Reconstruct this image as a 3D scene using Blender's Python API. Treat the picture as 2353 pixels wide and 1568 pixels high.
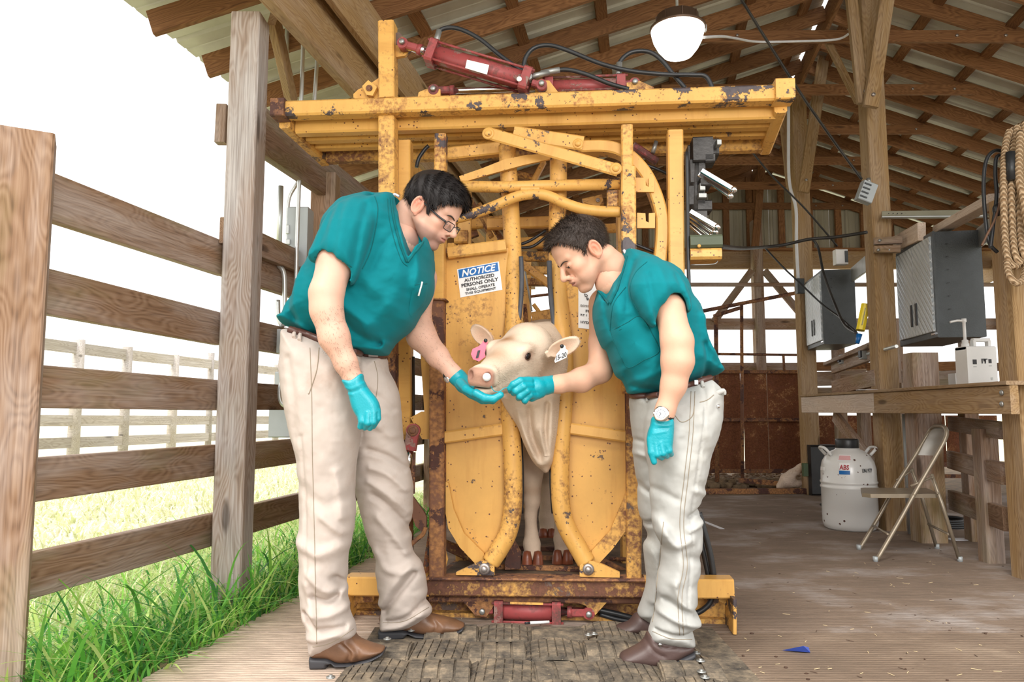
import bpy, math, random
import numpy as np
from mathutils import Vector, Matrix, noise
from math import sin, cos, tan, atan, atan2, pi, radians, sqrt, hypot

# ------------------------------------------------------------------ camera, sky, light, exposure
SC = bpy.context.scene
for _o in list(bpy.data.objects): bpy.data.objects.remove(_o)
FPX, CX, CY = 1700.0, 1176.5, 784.0          # focal length in pixels of the 2353 x 1568 frame
CAMH, PITCH = 0.84, atan(161 / 1700.0)
cd = bpy.data.cameras.new('camera'); cam = bpy.data.objects.new('camera', cd)
SC.collection.objects.link(cam); SC.camera = cam
cd.sensor_fit = 'HORIZONTAL'; cd.sensor_width = 36.0; cd.lens = 36.0 * FPX / 2353.0
cd.clip_start = 0.05; cd.clip_end = 400
cam.location = (0, 0, CAMH); cam.rotation_euler = (pi / 2 + PITCH, 0, 0)

wd = bpy.data.worlds.new('world'); SC.world = wd; wd.use_nodes = True
_n = wd.node_tree.nodes; _b = _n['Background']
_b.inputs[0].default_value = (1.0, 0.985, 0.965, 1); _b.inputs[1].default_value = 1.7

def sun(loc, rot, e, ang, col):
    l = bpy.data.lights.new('sun', 'SUN'); l.energy = e; l.angle = ang; l.color = col
    o = bpy.data.objects.new('sun', l); SC.collection.objects.link(o); o.rotation_euler = rot; o.location = loc
    return o
sun((-6, 4, 9), (radians(32), radians(-22), 0), 3.0, radians(25), (1, 0.97, 0.92))
# the photographer's soft flash, high behind the camera
fl = bpy.data.lights.new('flash_umbrella', 'AREA'); fl.shape = 'DISK'; fl.size = 1.6; fl.energy = 95; fl.color = (1, 0.97, 0.94)
flo = bpy.data.objects.new('flash_umbrella', fl); SC.collection.objects.link(flo)
flo.location = (1.0, -1.7, 2.0); flo.rotation_euler = (Vector((0.25, 3.2, 0.9)) - flo.location).to_track_quat('-Z', 'Y').to_euler()
SC.view_settings.view_transform = 'Standard'; SC.view_settings.look = 'None'
SC.view_settings.gamma = 1.0; SC.view_settings.use_curve_mapping = False
SC.view_settings.exposure = 0.15

# ------------------------------------------------------------------ pixel -> world helpers
cP, sP = cos(PITCH), sin(PITCH)
def ray(px, py):
    dx, dy = (px - CX) / FPX, -(py - CY) / FPX
    return Vector((dx, cP - dy * sP, sP + dy * cP))
CAM = Vector((0, 0, CAMH))
def at(px, py, Y):
    r = ray(px, py); return CAM + r * (Y / r.y)
def gnd(px, py, z=0.0):
    r = ray(px, py); return CAM + r * ((z - CAMH) / r.z)
def pl(px, py, a, b=-0.09):                    # vertical plane y = a + b x
    r = ray(px, py); return CAM + r * (a / (r.y - b * r.x))
AX = 0.18                                       # the barn's long axis: x = u + AX*y
def ln(px, py, u):                              # vertical plane along the barn, x = u + AX y
    r = ray(px, py); return CAM + r * (u / (r.x - AX * r.y))
def B(u, v, z): return Vector((u + AX * v, v, z))
ADIR = Vector((AX, 1, 0)).normalized()

# ------------------------------------------------------------------ scene graph helpers
COL = SC.collection
def tag(o, label=None, cat=None, group=None, kind=None):
    if label: o['label'] = label
    if cat: o['category'] = cat
    if group: o['group'] = group
    if kind: o['kind'] = kind
    return o
def thing(name, label, cat, loc=(0, 0, 0), group=None):
    o = bpy.data.objects.new(name, None); COL.objects.link(o); o.location = loc; o.empty_display_size = 0.1
    WM[o.name] = Matrix.Translation(loc)
    return tag(o, label, cat, group)
def root(name, loc=(0, 0, 0)):
    o = bpy.data.objects.new(name, None); COL.objects.link(o); o.location = loc; o['kind'] = 'structure'; WM[o.name] = Matrix.Translation(loc); return o
def put(o, parent):
    """parent o while keeping its world placement"""
    if parent is not None:
        o.parent = parent; o.matrix_parent_inverse = WM[parent.name].inverted()
    WM[o.name] = o.matrix_basis.copy()
    return o
WM = {}
class MB:
    """collects faces of several shapes, links them as ONE mesh object"""
    def __init__(s): s.v = []; s.f = []; s.m = []; s.sm = []; s.uv = None
    def add(s, vs, fs, smooth=False, mi=0):
        n = len(s.v); s.v += [tuple(v) for v in vs]
        for f in fs: s.f.append(tuple(i + n for i in f)); s.sm.append(smooth); s.m.append(mi)
        return s
    def box(s, c, d, M=None, mi=0, ch=0.0):
        x, y, z = d[0] / 2, d[1] / 2, d[2] / 2; M = M or Matrix.Identity(3); c = Vector(c)
        if ch <= 0:
            P = [c + M @ Vector((i * x, j * y, k * z)) for k in (-1, 1) for j in (-1, 1) for i in (-1, 1)]
            return s.add(P, [(0, 2, 3, 1), (4, 5, 7, 6), (0, 1, 5, 4), (2, 6, 7, 3), (0, 4, 6, 2), (1, 3, 7, 5)], False, mi)
        q = [(-y + ch, -z), (y - ch, -z), (y, -z + ch), (y, z - ch), (y - ch, z), (-y + ch, z), (-y, z - ch), (-y, -z + ch)]
        P = [c + M @ Vector((sx * x, a, b)) for sx in (-1, 1) for a, b in q]
        fs = [(i, (i + 1) % 8, 8 + (i + 1) % 8, 8 + i) for i in range(8)] + [tuple(range(7, -1, -1)), tuple(range(8, 16))]
        return s.add(P, fs, False, mi)
    def bar(s, p0, p1, w, d, n=(0, 1, 0), ch=0.003, mi=0, ext=0.0):
        """rectangular bar p0->p1: w across (perpendicular to n), d along n"""
        p0, p1 = Vector(p0), Vector(p1); L = (p1 - p0).length; M = frame(p1 - p0, n)
        return s.box((p0 + p1) / 2, (L + ext, d, w), M, mi, ch)
    def tube(s, pts, r, seg=10, cap=True, mi=0, closed=False, smooth=True, sub=0):
        pts = [Vector(p) for p in pts]
        if sub: pts = crom(pts, sub, closed)
        n = len(pts); rs = r if isinstance(r, (list, tuple)) else None
        V = []; up = None
        for i, p in enumerate(pts):
            if closed: t = (pts[(i + 1) % n] - pts[i - 1])
            else: t = (pts[min(i + 1, n - 1)] - pts[max(i - 1, 0)])
            t.normalize()
            if up is None:
                up = t.orthogonal().normalized()
            up = (up - t * up.dot(t)).normalized(); sd = t.cross(up)
            rr = np.interp(i / max(n - 1, 1), np.linspace(0, 1, len(rs)), rs) if rs else r
            for k in range(seg):
                a = 2 * pi * k / seg; V.append(p + (up * cos(a) + sd * sin(a)) * float(rr))
        Fs = []
        for i in range(n if closed else n - 1):
            j = (i + 1) % n
            for k in range(seg): Fs.append((i * seg + k, i * seg + (k + 1) % seg, j * seg + (k + 1) % seg, j * seg + k))
        s.add(V, Fs, smooth, mi)
        if cap and not closed:
            b = len(s.v) - len(V)
            s.f.append(tuple(b + k for k in range(seg - 1, -1, -1))); s.sm.append(False); s.m.append(mi)
            s.f.append(tuple(b + (n - 1) * seg + k for k in range(seg))); s.sm.append(False); s.m.append(mi)
        return s
    def cyl(s, p0, p1, r, seg=16, mi=0): return s.tube([p0, p1], r, seg, True, mi)
    def lathe(s, prof, c, axis=(0, 0, 1), seg=28, mi=0, smooth=True):
        M = frame(axis, (0, 1, 0) if abs(Vector(axis).normalized().y) < .9 else (0, 0, 1)); c = Vector(c); V = []; n = len(prof)
        for r, h in prof:
            for k in range(seg):
                a = 2 * pi * k / seg; V.append(c + M @ Vector((h, r * cos(a), r * sin(a))))
        Fs = [(i * seg + k, i * seg + (k + 1) % seg, (i + 1) * seg + (k + 1) % seg, (i + 1) * seg + k) for i in range(n - 1) for k in range(seg)]
        s.add(V, Fs, smooth, mi); b = len(s.v) - len(V)
        if prof[0][0] > 1e-5: s.f.append(tuple(b + k for k in range(seg - 1, -1, -1))); s.sm.append(False); s.m.append(mi)
        if prof[-1][0] > 1e-5: s.f.append(tuple(b + (n - 1) * seg + k for k in range(seg))); s.sm.append(False); s.m.append(mi)
        return s
    def prism(s, poly, off, mi=0, smooth=False):
        """poly: list of 3-D points (planar), extruded by vector off"""
        poly = [Vector(p) for p in poly]; off = Vector(off); n = len(poly)
        s.add(poly + [p + off for p in poly], [tuple(range(n - 1, -1, -1)), tuple(range(n, 2 * n))], False, mi)
        b = len(s.v) - 2 * n
        for i in range(n):
            j = (i + 1) % n; s.f.append((b + i, b + j, b + n + j, b + n + i)); s.sm.append(smooth); s.m.append(mi)
        return s
    def ball(s, c, r, seg=14, mi=0, M=None):
        c = Vector(c); r = (r, r, r) if not isinstance(r, (tuple, list)) else r; M = M or Matrix.Identity(3)
        V = []; rings = seg // 2
        for i in range(rings + 1):
            th = pi * i / rings
            for k in range(seg):
                a = 2 * pi * k / seg; V.append(c + M @ Vector((r[0] * sin(th) * cos(a), r[1] * sin(th) * sin(a), r[2] * cos(th))))
        Fs = [(i * seg + k, (i + 1) * seg + k, (i + 1) * seg + (k + 1) % seg, i * seg + (k + 1) % seg) for i in range(rings) for k in range(seg)]
        return s.add(V, Fs, True, mi)
    def build(s, name, mat, parent=None, loc=None, M=None, label=None, kind=None):
        """loc/M: local frame of the object; vertices were given in world space"""
        me = bpy.data.meshes.new(name)
        MM = (Matrix.Translation(loc) @ M.to_4x4()) if M is not None else Matrix.Translation(loc if loc is not None else cent(s.v))
        Mi = MM.inverted()
        V = [Mi @ Vector(v) for v in s.v]
        me.from_pydata([tuple(v) for v in V], [], s.f); me.polygons.foreach_set('use_smooth', s.sm); me.polygons.foreach_set('material_index', s.m)
        for m in (mat if isinstance(mat, (list, tuple)) else [mat]): me.materials.append(m)
        me.update(); me.validate()
        o = bpy.data.objects.new(name, me); COL.objects.link(o); o.matrix_basis = MM
        put(o, parent)
        if label: o['label'] = label
        if kind: o['kind'] = kind
        return o
def cent(vs):
    a = np.array(vs); return Vector(((a.max(0) + a.min(0)) / 2).tolist())
def frame(x, n):
    x = Vector(x).normalized(); n = Vector(n); y = (n - x * n.dot(x))
    if y.length < 1e-6: y = x.orthogonal()
    y.normalize(); z = x.cross(y); return Matrix((x, y, z)).transposed()
def crom(pts, sub, closed=False):
    pts = [Vector(p) for p in pts]; n = len(pts); out = []
    for i in range(n if closed else n - 1):
        if closed: a, b, c, d = pts[i - 1], pts[i], pts[(i + 1) % n], pts[(i + 2) % n]
        else: a, b, c, d = pts[max(i - 1, 0)], pts[i], pts[i + 1], pts[min(i + 2, n - 1)]
        for k in range(sub):
            t = k / sub
            out.append(0.5 * ((2 * b) + (c - a) * t + (2 * a - 5 * b + 4 * c - d) * t * t + (3 * b - a - 3 * c + d) * t ** 3))
    if not closed: out.append(pts[-1])
    return out
def barobj(name, p0, p1, w, d, mat, parent=None, n=(0, 1, 0), ch=0.003, label=None, kind=None):
    p0, p1 = Vector(p0), Vector(p1)
    return MB().bar(p0, p1, w, d, n, ch).build(name, mat, parent, (p0 + p1) / 2, frame(p1 - p0, n), label, kind)
def tubeobj(name, pts, r, mat, parent=None, seg=10, sub=0, label=None, closed=False):
    return MB().tube(pts, r, seg, sub=sub, closed=closed).build(name, mat, parent, label=label)

# ------------------------------------------------------------------ materials
MAT = {}
class NT:
    def __init__(s, name):
        s.m = bpy.data.materials.new(name); s.m.use_nodes = True; s.t = s.m.node_tree; s.n = s.t.nodes; s.l = s.t.links
        s.p = s.n['Principled BSDF']; s.tc = s.n.new('ShaderNodeTexCoord')
    def N(s, ty, **kw):
        n = s.n.new('ShaderNode' + ty)
        for k, v in kw.items():
            if k in n.inputs and not hasattr(n, k): s.set(n, k, v)
            elif hasattr(n, k) and not k[0].isupper(): setattr(n, k, v)
            else: s.set(n, k, v)
        return n
    def set(s, n, k, v):
        i = n.inputs[k]
        if isinstance(v, bpy.types.NodeSocket): s.l.new(v, i)
        elif isinstance(v, bpy.types.Node): s.l.new(v.outputs[0], i)
        else: i.default_value = v
    def map(s, scale=(1, 1, 1), loc=(0, 0, 0), src='Object', rnd=True):
        v = s.tc.outputs[src]
        if rnd:
            oi = s.n.new('ShaderNodeObjectInfo'); ad = s.n.new('ShaderNodeVectorMath'); ad.operation = 'MULTIPLY_ADD'
            s.l.new(v, ad.inputs[0]); ad.inputs[1].default_value = (1, 1, 1)
            sc = s.n.new('ShaderNodeVectorMath'); sc.operation = 'SCALE'; sc.inputs[0].default_value = (17, 29, 13)
            s.l.new(oi.outputs['Random'], sc.inputs['Scale']); s.l.new(sc.outputs[0], ad.inputs[2]); v = ad.outputs[0]
        mp = s.n.new('ShaderNodeMapping'); mp.inputs['Scale'].default_value = scale; mp.inputs['Location'].default_value = loc
        s.l.new(v, mp.inputs[0]); return mp.outputs[0]
    def noise(s, vec, scale=5, detail=4, rough=.55, dist=0.0):
        n = s.n.new('ShaderNodeTexNoise'); s.l.new(vec, n.inputs['Vector']); n.inputs['Scale'].default_value = scale
        n.inputs['Detail'].default_value = detail; n.inputs['Roughness'].default_value = rough; n.inputs['Distortion'].default_value = dist
        return n.outputs['Fac']
    def ramp(s, fac, stops, interp='LINEAR'):
        r = s.n.new('ShaderNodeValToRGB'); s.l.new(fac, r.inputs[0]); r.color_ramp.interpolation = interp
        el = r.color_ramp.elements
        while len(el) > 1: el.remove(el[-1])
        el[0].position = stops[0][0]; el[0].color = col4(stops[0][1])
        for p, c in stops[1:]:
            e = el.new(p); e.color = col4(c)
        return r.outputs['Color']
    def mix(s, fac, a, b, mode='MIX'):
        m = s.n.new('ShaderNodeMix'); m.data_type = 'RGBA'; m.blend_type = mode
        for k, v in ((0, fac), (6, a), (7, b)):
            if isinstance(v, bpy.types.NodeSocket): s.l.new(v, m.inputs[k])
            else: m.inputs[k].default_value = v if k == 0 else col4(v)
        return m.outputs[2]
    def math(s, op, a, b=0.0, c=0.0):
        m = s.n.new('ShaderNodeMath'); m.operation = op
        for k, v in enumerate((a, b, c)):
            if isinstance(v, bpy.types.NodeSocket): s.l.new(v, m.inputs[k])
            else: m.inputs[k].default_value = v
        return m.outputs[0]
    def bump(s, h, strength=.3, dist=.01):
        b = s.n.new('ShaderNodeBump'); s.l.new(h, b.inputs['Height']); b.inputs['Strength'].default_value = strength; b.inputs['Distance'].default_value = dist
        s.l.new(b.outputs[0], s.p.inputs['Normal']); return b
    def out(s, base=None, rough=None, metal=None, spec=None, **kw):
        for k, v in (('Base Color', base), ('Roughness', rough), ('Metallic', metal), ('Specular IOR Level', spec)) + tuple(kw.items()):
            if v is None: continue
            if isinstance(v, bpy.types.NodeSocket): s.l.new(v, s.p.inputs[k])
            elif k in ('Base Color', 'Emission Color', 'Subsurface Radius') and len(v) == 3 and k != 'Subsurface Radius': s.p.inputs[k].default_value = col4(v)
            else: s.p.inputs[k].default_value = v
        return s.m
def col4(c):
    c = tuple(c); return c if len(c) == 4 else c + (1.0,)
def srgb(r, g, b):
    f = lambda v: (v / 255 / 12.92) if v / 255 <= .04045 else ((v / 255 + .055) / 1.055) ** 2.4
    return (f(r), f(g), f(b))
def plain(name, c, rough=.6, metal=0.0, spec=.5, var=0.08, bump=0.0, bs=60):
    t = NT(name); m = t.map()
    n = t.noise(m, 9, 5)
    lo = tuple(x * (1 - var) for x in c); hi = tuple(min(1, x * (1 + var)) for x in c)
    if bump: t.bump(t.noise(m, bs, 4), bump, .004)
    return t.out(t.ramp(n, [(.3, lo), (.7, hi)]), rough, metal, spec)
def wood(name, dark, mid, light, gray=0.0, rough=.75, knots=True, gs=1.0, bump=.35, green=0.0):
    t = NT(name)
    v = t.map((1, 1, 1)); 
    # bend the grain lines around: low-frequency warp then stretched rings
    w = t.noise(t.map((1.6, 7, 7)), 1.0, 2, .5)
    cmb = t.n.new('ShaderNodeVectorMath'); cmb.operation = 'MULTIPLY_ADD'
    t.l.new(w, cmb.inputs[0]); cmb.inputs[1].default_value = (0, .35, .35); t.l.new(v, cmb.inputs[2])
    mp = t.n.new('ShaderNodeMapping'); mp.inputs['Scale'].default_value = (.22 * gs, 9 * gs, 9 * gs); t.l.new(cmb.outputs[0], mp.inputs[0])
    wv = t.n.new('ShaderNodeTexWave'); wv.wave_type = 'BANDS'; wv.bands_direction = 'DIAGONAL'; wv.inputs['Scale'].default_value = 2.6
    wv.inputs['Distortion'].default_value = 2.4; wv.inputs['Detail'].default_value = 2; wv.inputs['Detail Scale'].default_value = .8; t.l.new(mp.outputs[0], wv.inputs[0])
    fine = t.noise(t.map((3 * gs, 140 * gs, 140 * gs)), 1.0, 3, .6)
    big = t.noise(t.map((1.2, 4, 4)), 1.0, 3, .5)
    g = t.math('ADD', t.math('MULTIPLY', wv.outputs['Fac'], .26), t.math('MULTIPLY', fine, .74))
    c = t.ramp(g, [(.12, dark), (.4, mid), (.85, light)])
    c = t.mix(t.math('MULTIPLY', big, .6), c, tuple(x * .62 for x in mid), 'MIX')
    if gray:
        gm = t.ramp(t.noise(t.map((1.5, 8, 8), (3, 1, 2)), 1.0, 4, .6), [(.42, (0, 0, 0)), (.62, (1, 1, 1))])
        gc = t.ramp(fine, [(.3, (.32, .28, .26)), (.7, (.68, .64, .62))])
        c = t.mix(t.math('MULTIPLY', gm, gray), c, gc)
    if green:
        gm = t.ramp(t.noise(t.map((1.5, 5, 5), (7, 4, 2)), 1.0, 4, .6), [(.5, (0, 0, 0)), (.7, (1, 1, 1))])
        c = t.mix(t.math('MULTIPLY', gm, green), c, (.19, .19, .05))
    if knots:
        vo = t.n.new('ShaderNodeTexVoronoi'); t.l.new(t.map((1.3, 5.5, 5.5), (2, 2, 2)), vo.inputs['Vector']); vo.inputs['Scale'].default_value = 1.0
        k = t.ramp(vo.outputs['Distance'], [(.0, (1, 1, 1)), (.07, (.85, .85, .85)), (.12, (0, 0, 0))])
        c = t.mix(t.math('MULTIPLY', k, .75), c, tuple(x * .35 for x in dark))
    oi = t.n.new('ShaderNodeObjectInfo')
    hv = t.n.new('ShaderNodeHueSaturation'); t.l.new(c, hv.inputs['Color']); t.l.new(t.math('ADD', t.math('MULTIPLY', oi.outputs['Random'], .35), .82), hv.inputs['Value'])
    t.bump(g, bump, .004)
    return t.out(hv.outputs[0], rough, 0, .25)
def paint(name, base, chip=(.16, .11, .09), rust=(.25, .09, .04), amt=.35, rustamt=.2, rough=.42, streak=.3, speck=.5):
    """old enamel on steel: chipped patches, rust bloom, specks, dirt"""
    t = NT(name)
    m = t.map((1, 1, 1)); n1 = t.noise(m, 7, 8, .72); n2 = t.noise(t.map((1, 1, 1), (5, 5, 5)), 2.2, 6, .7); n3 = t.noise(m, 60, 3, .6)
    n4 = t.noise(t.map((9, 9, 1.2)), 2, 4, .6)
    c = t.ramp(n2, [(.3, tuple(x * .82 for x in base)), (.6, base)])
    c = t.mix(t.math('MULTIPLY', t.ramp(n4, [(.5, (0, 0, 0)), (.75, (1, 1, 1))]), streak), c, tuple(x * y for x, y in zip(base, (.62, .5, .35))))
    th = .78 - .33 * rustamt
    rm = t.ramp(t.math('ADD', t.math('MULTIPLY', n2, .7), t.math('MULTIPLY', n3, .3)), [(th - .14, (0, 0, 0)), (th - .03, (1, 1, 1))])
    rc = t.ramp(n3, [(.3, tuple(x * .45 for x in rust)), (.7, rust)])
    c = t.mix(rm, c, rc)
    tc = .74 - .3 * amt
    cm = t.ramp(n1, [(tc, (0, 0, 0)), (tc + .012, (1, 1, 1))])
    cc = t.ramp(n3, [(.3, tuple(x * .6 for x in chip)), (.7, chip)])
    c = t.mix(cm, c, cc)
    vo = t.n.new('ShaderNodeTexVoronoi'); t.l.new(m, vo.inputs['Vector']); vo.inputs['Scale'].default_value = 48
    s0 = t.math('LESS_THAN', vo.outputs['Distance'], .17); s1 = t.math('GREATER_THAN', t.noise(m, 13, 4), .53)
    sp = t.math('MULTIPLY', t.math('MULTIPLY', s0, s1), speck)
    c = t.mix(sp, c, tuple(x * .7 for x in rust))
    t.bump(t.math('SUBTRACT', 0.0, cm), .5, .002)
    return t.out(c, t.math('ADD', t.math('MULTIPLY', rm, .3), rough), 0, .4)
Yb = srgb(224, 172, 92)
MAT['yellow'] = paint('yellow_enamel', Yb, amt=.34, rustamt=.30, speck=1.0, streak=.5, rust=(.22, .09, .045))
MAT['yellow_chip'] = paint('yellow_enamel_chipped', Yb, chip=(.09, .07, .075), amt=.62, rustamt=.35)
MAT['yellow_rust'] = paint('yellow_enamel_rusty', Yb, amt=.5, rustamt=.62, streak=.8, rust=(.2, .085, .045))
MAT['base_rust'] = paint('yellow_enamel_worn_through', Yb, amt=.5, rustamt=.72, streak=.7, rust=(.17, .07, .04))
MAT['rust'] = paint('rusted_steel', (.19, .085, .05), chip=(.10, .045, .035), rust=(.42, .2, .08), amt=.7, rustamt=.55, rough=.7)
MAT['rust_sheet'] = paint('rusted_sheet', (.62, .33, .15), chip=(.22, .08, .04), rust=(.22, .08, .035), amt=.6, rustamt=.85, rough=.8, streak=.5)
MAT['red'] = paint('red_enamel', srgb(160, 74, 74), chip=(.33, .19, .16), rust=(.14, .06, .05), amt=.55, rustamt=.5, streak=.5)
MAT['olive'] = plain('olive_plastic', srgb(78, 86, 66), .6, bump=.2)
MAT['brown_wood'] = wood('weathered_brown_lumber', srgb(74, 55, 42), srgb(138, 108, 84), srgb(172, 144, 120), gray=.35, green=.35)
MAT['gray_wood'] = wood('grey_weathered_post', srgb(104, 86, 74), srgb(174, 154, 140), srgb(220, 210, 204), gray=.95)
MAT['post_wood'] = wood('treated_pine_post', srgb(92, 66, 36), srgb(156, 124, 84), srgb(186, 158, 116), gray=.15)
MAT['roof_wood'] = wood('roof_lumber', srgb(58, 36, 20), srgb(128, 88, 56), srgb(164, 120, 80), gs=.8)
MAT['pale_wood'] = wood('pale_new_board', srgb(168, 140, 116), srgb(214, 190, 168), srgb(236, 220, 204), gray=.3)
MAT['old_wood'] = wood('grey_far_fence', srgb(120, 112, 100), srgb(178, 168, 156), srgb(214, 206, 198), gray=.7)
MAT['galv'] = plain('galvanised_steel', (.36, .365, .35), .42, .7, var=.12, bump=.1)
MAT['conduit'] = plain('conduit_steel', (.62, .64, .63), .35, .7, var=.08)
MAT['chrome'] = plain('polished_steel', (.8, .8, .82), .12, 1.0, var=.03)
MAT['bolt'] = plain('bolt_steel', (.42, .38, .36), .45, .8, var=.15)
MAT['black'] = plain('black_rubber', (.018, .019, .021), .4, var=.3, bump=.15)
MAT['dark_metal'] = plain('greasy_dark_steel', (.045, .042, .04), .45, .5, var=.4, bump=.5)
MAT['strip_rubber'] = plain('grey_rubber_strip', (.075, .08, .095), .5, var=.35, bump=.3)
MAT['gray_box'] = plain('grey_enclosure', srgb(170, 176, 178), .45, .2, var=.05)
MAT['white'] = plain('white_plastic', (.8, .8, .79), .4, var=.03)
# ================================================================== THE BARN (setting)
R = random.Random(7)
PITCHR, ZE, UE, UR, ZR = 0.34, 3.05, -2.66, 1.70, 4.495
URE = 2 * UR - UE
RY = [3.85 + .505 * k for k in range(-5, 15)]          # rafter planes
def roofz(u): return ZR - PITCHR * abs(u - UR)
# ---- floor slabs
def floor_mat(name, base, light, wet=False, groove=90):
    t = NT(name); m = t.map((1, 1, 1), src='Object', rnd=False)
    geo = t.n.new('ShaderNodeNewGeometry'); P = geo.outputs['Position']
    def pm(sc, loc=(0, 0, 0)):
        mp = t.n.new('ShaderNodeMapping'); mp.inputs['Scale'].default_value = sc; mp.inputs['Location'].default_value = loc; t.l.new(P, mp.inputs[0]); return mp.outputs[0]
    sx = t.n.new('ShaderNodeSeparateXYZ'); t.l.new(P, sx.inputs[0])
    n1 = t.noise(pm((1.2, 1.8, 1)), 1.3, 7, .62); n2 = t.noise(pm((5, 60, 1)), 1.5, 4, .7); n3 = t.noise(pm((1, 1, 1)), 55, 3, .7); n4 = t.noise(pm((1, 1, 1), (4, 2, 0)), 14, 5, .65)
    c = t.ramp(n1, [(.3, tuple(x * .72 for x in base)), (.5, base), (.72, light)])
    # paler field side: cleaner concrete plus daylight put into the colour; soil inside
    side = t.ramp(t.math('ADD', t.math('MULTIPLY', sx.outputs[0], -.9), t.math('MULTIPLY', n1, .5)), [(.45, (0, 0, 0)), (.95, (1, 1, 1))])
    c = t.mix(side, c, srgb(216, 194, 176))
    c = t.mix(t.math('MULTIPLY', t.ramp(n2, [(.42, (1, 1, 1)), (.56, (0, 0, 0))]), .38), c, tuple(x * .5 for x in base))
    c = t.mix(t.ramp(n3, [(.70, (0, 0, 0)), (.76, (.8, .8, .8))]), c, srgb(190, 168, 130))
    c = t.mix(t.ramp(n4, [(.66, (0, 0, 0)), (.72, (.75, .75, .75))]), c, (.05, .035, .025))
    wv = t.n.new('ShaderNodeTexWave'); wv.bands_direction = 'Y'; wv.inputs['Scale'].default_value = groove / 6.0; wv.inputs['Distortion'].default_value = 2.5; wv.inputs['Detail'].default_value = 2; wv.inputs['Detail Scale'].default_value = 2
    t.l.new(pm((.25, 1, 1)), wv.inputs[0])
    t.bump(t.math('ADD', t.math('MULTIPLY', wv.outputs['Fac'], .6), n3), .45, .006)
    return t.out(c, t.ramp(n1, [(.4, (.9,) * 3), (.7, (.62,) * 3)]), 0, .3)
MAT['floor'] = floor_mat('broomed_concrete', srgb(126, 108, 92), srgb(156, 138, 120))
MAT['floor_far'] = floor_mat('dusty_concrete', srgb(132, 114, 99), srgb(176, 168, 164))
MAT['dirt'] = plain('barn_dirt', srgb(120, 100, 76), .95, var=.5, bump=.8, bs=25)
MAT['soil'] = plain('soil', srgb(176, 150, 124), .95, var=.3, bump=.6, bs=30)
flr = root('floor')
def slab(x0u, x1u, y0, y1, z0, z1, mat, name='slab'):
    P = [B(x0u, y0, z1), B(x1u, y0, z1), B(x1u, y1, z1), B(x0u, y1, z1)]
    return MB().prism(P, (0, 0, z0 - z1)).build(name, mat, flr)
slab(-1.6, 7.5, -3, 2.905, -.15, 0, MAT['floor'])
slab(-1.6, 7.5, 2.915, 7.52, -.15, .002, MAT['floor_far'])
slab(-1.6, 7.5, 7.53, 13, -.15, -.03, MAT['dirt'], 'dirt_floor')
# ---- outside ground
t = NT('field_grass'); geo = t.n.new('ShaderNodeNewGeometry'); mp = t.n.new('ShaderNodeMapping'); t.l.new(geo.outputs['Position'], mp.inputs[0])
g1 = t.noise(mp.outputs[0], 3.5, 6, .7); g2 = t.noise(mp.outputs[0], 40, 4, .7)
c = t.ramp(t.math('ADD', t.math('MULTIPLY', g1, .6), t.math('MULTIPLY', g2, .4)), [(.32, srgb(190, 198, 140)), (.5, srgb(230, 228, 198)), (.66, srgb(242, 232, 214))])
t.bump(g2, .8, .03); MAT['field'] = t.out(c, .95, 0, .1)
bm = MB(); bm.add([(-80, -10, -.08), (80, -10, -.08), (80, 160, -.08), (-80, 160, -.08)], [(0, 1, 2, 3)])
fld = bm.build('ground', MAT['field']); fld['kind'] = 'structure'
MB().add([B(-1.9, 1, -.02), B(-1.55, 1, -.02), B(-1.55, 8, -.02), B(-1.9, 8, -.02)], [(0, 1, 2, 3)]).build('soil_strip', MAT['soil'], flr)

# ---- roof
t = NT('roof_metal'); m = t.map((1, 1, 1)); n = t.noise(m, 3, 5, .6)
MAT['roof_metal'] = t.out(t.ramp(n, [(.3, srgb(186, 185, 174)), (.7, srgb(216, 215, 206))]), .5, .1, .4)
ceil = root('ceiling')
sl = sqrt(1 + PITCHR ** 2)
def cprof(y0, y1):
    """trapezoid ribs across the sheet: list of (y, height)"""
    pr = []; y = y0; 
    while y < y1 - 1e-6:
        pr += [(y, 0), (y + .012, .018), (y + .03, .018), (y + .042, 0), (y + .115, 0), (y + .12, .005), (y + .135, .005), (y + .14, 0)]; y += .2286
    pr.append((y1, 0)); return [p for p in pr if p[0] <= y1]
y = 1.20
while y < 11.0:
    y1 = y + .9144
    for sgn in (-1, 1):
        ua, ub = (UE - .09, UR - .03) if sgn < 0 else (URE + .09, UR + .03)
        za, zb = roofz(ua) + .042, roofz(ub) + .042
        pr = cprof(y, y1 + .03); V = []
        for (yy, h) in pr: V += [B(ua, yy, za + h), B(ub, yy, zb + h)]
        n = len(pr); V2 = [Vector(v) + Vector((0, 0, .002)) for v in V]
        F = [(2 * i, 2 * i + 1, 2 * i + 3, 2 * i + 2) for i in range(n - 1)]
        MB().add(V, F).build('roof_panel', MAT['roof_metal'], ceil)
    y = y1
for Y in RY:
    for sgn in (-1, 1):
        ua, ub = (UE, UR - .02) if sgn < 0 else (URE, UR + .02)
        barobj('rafter', B(ua, Y, roofz(ua) - .072), B(ub, Y, roofz(ub) - .072), .14, .038, MAT['roof_wood'], ceil)
ROWS = [-2.35, -2.05 + .0, -1.447, -.86, -.272, .32, .91, 1.45]
ROWS = [-2.04, -1.447, -.86, -.272, .32, .91, 1.48] + [1.92, 2.49, 3.08, 3.67, 4.26, 4.85, 5.44]
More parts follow.
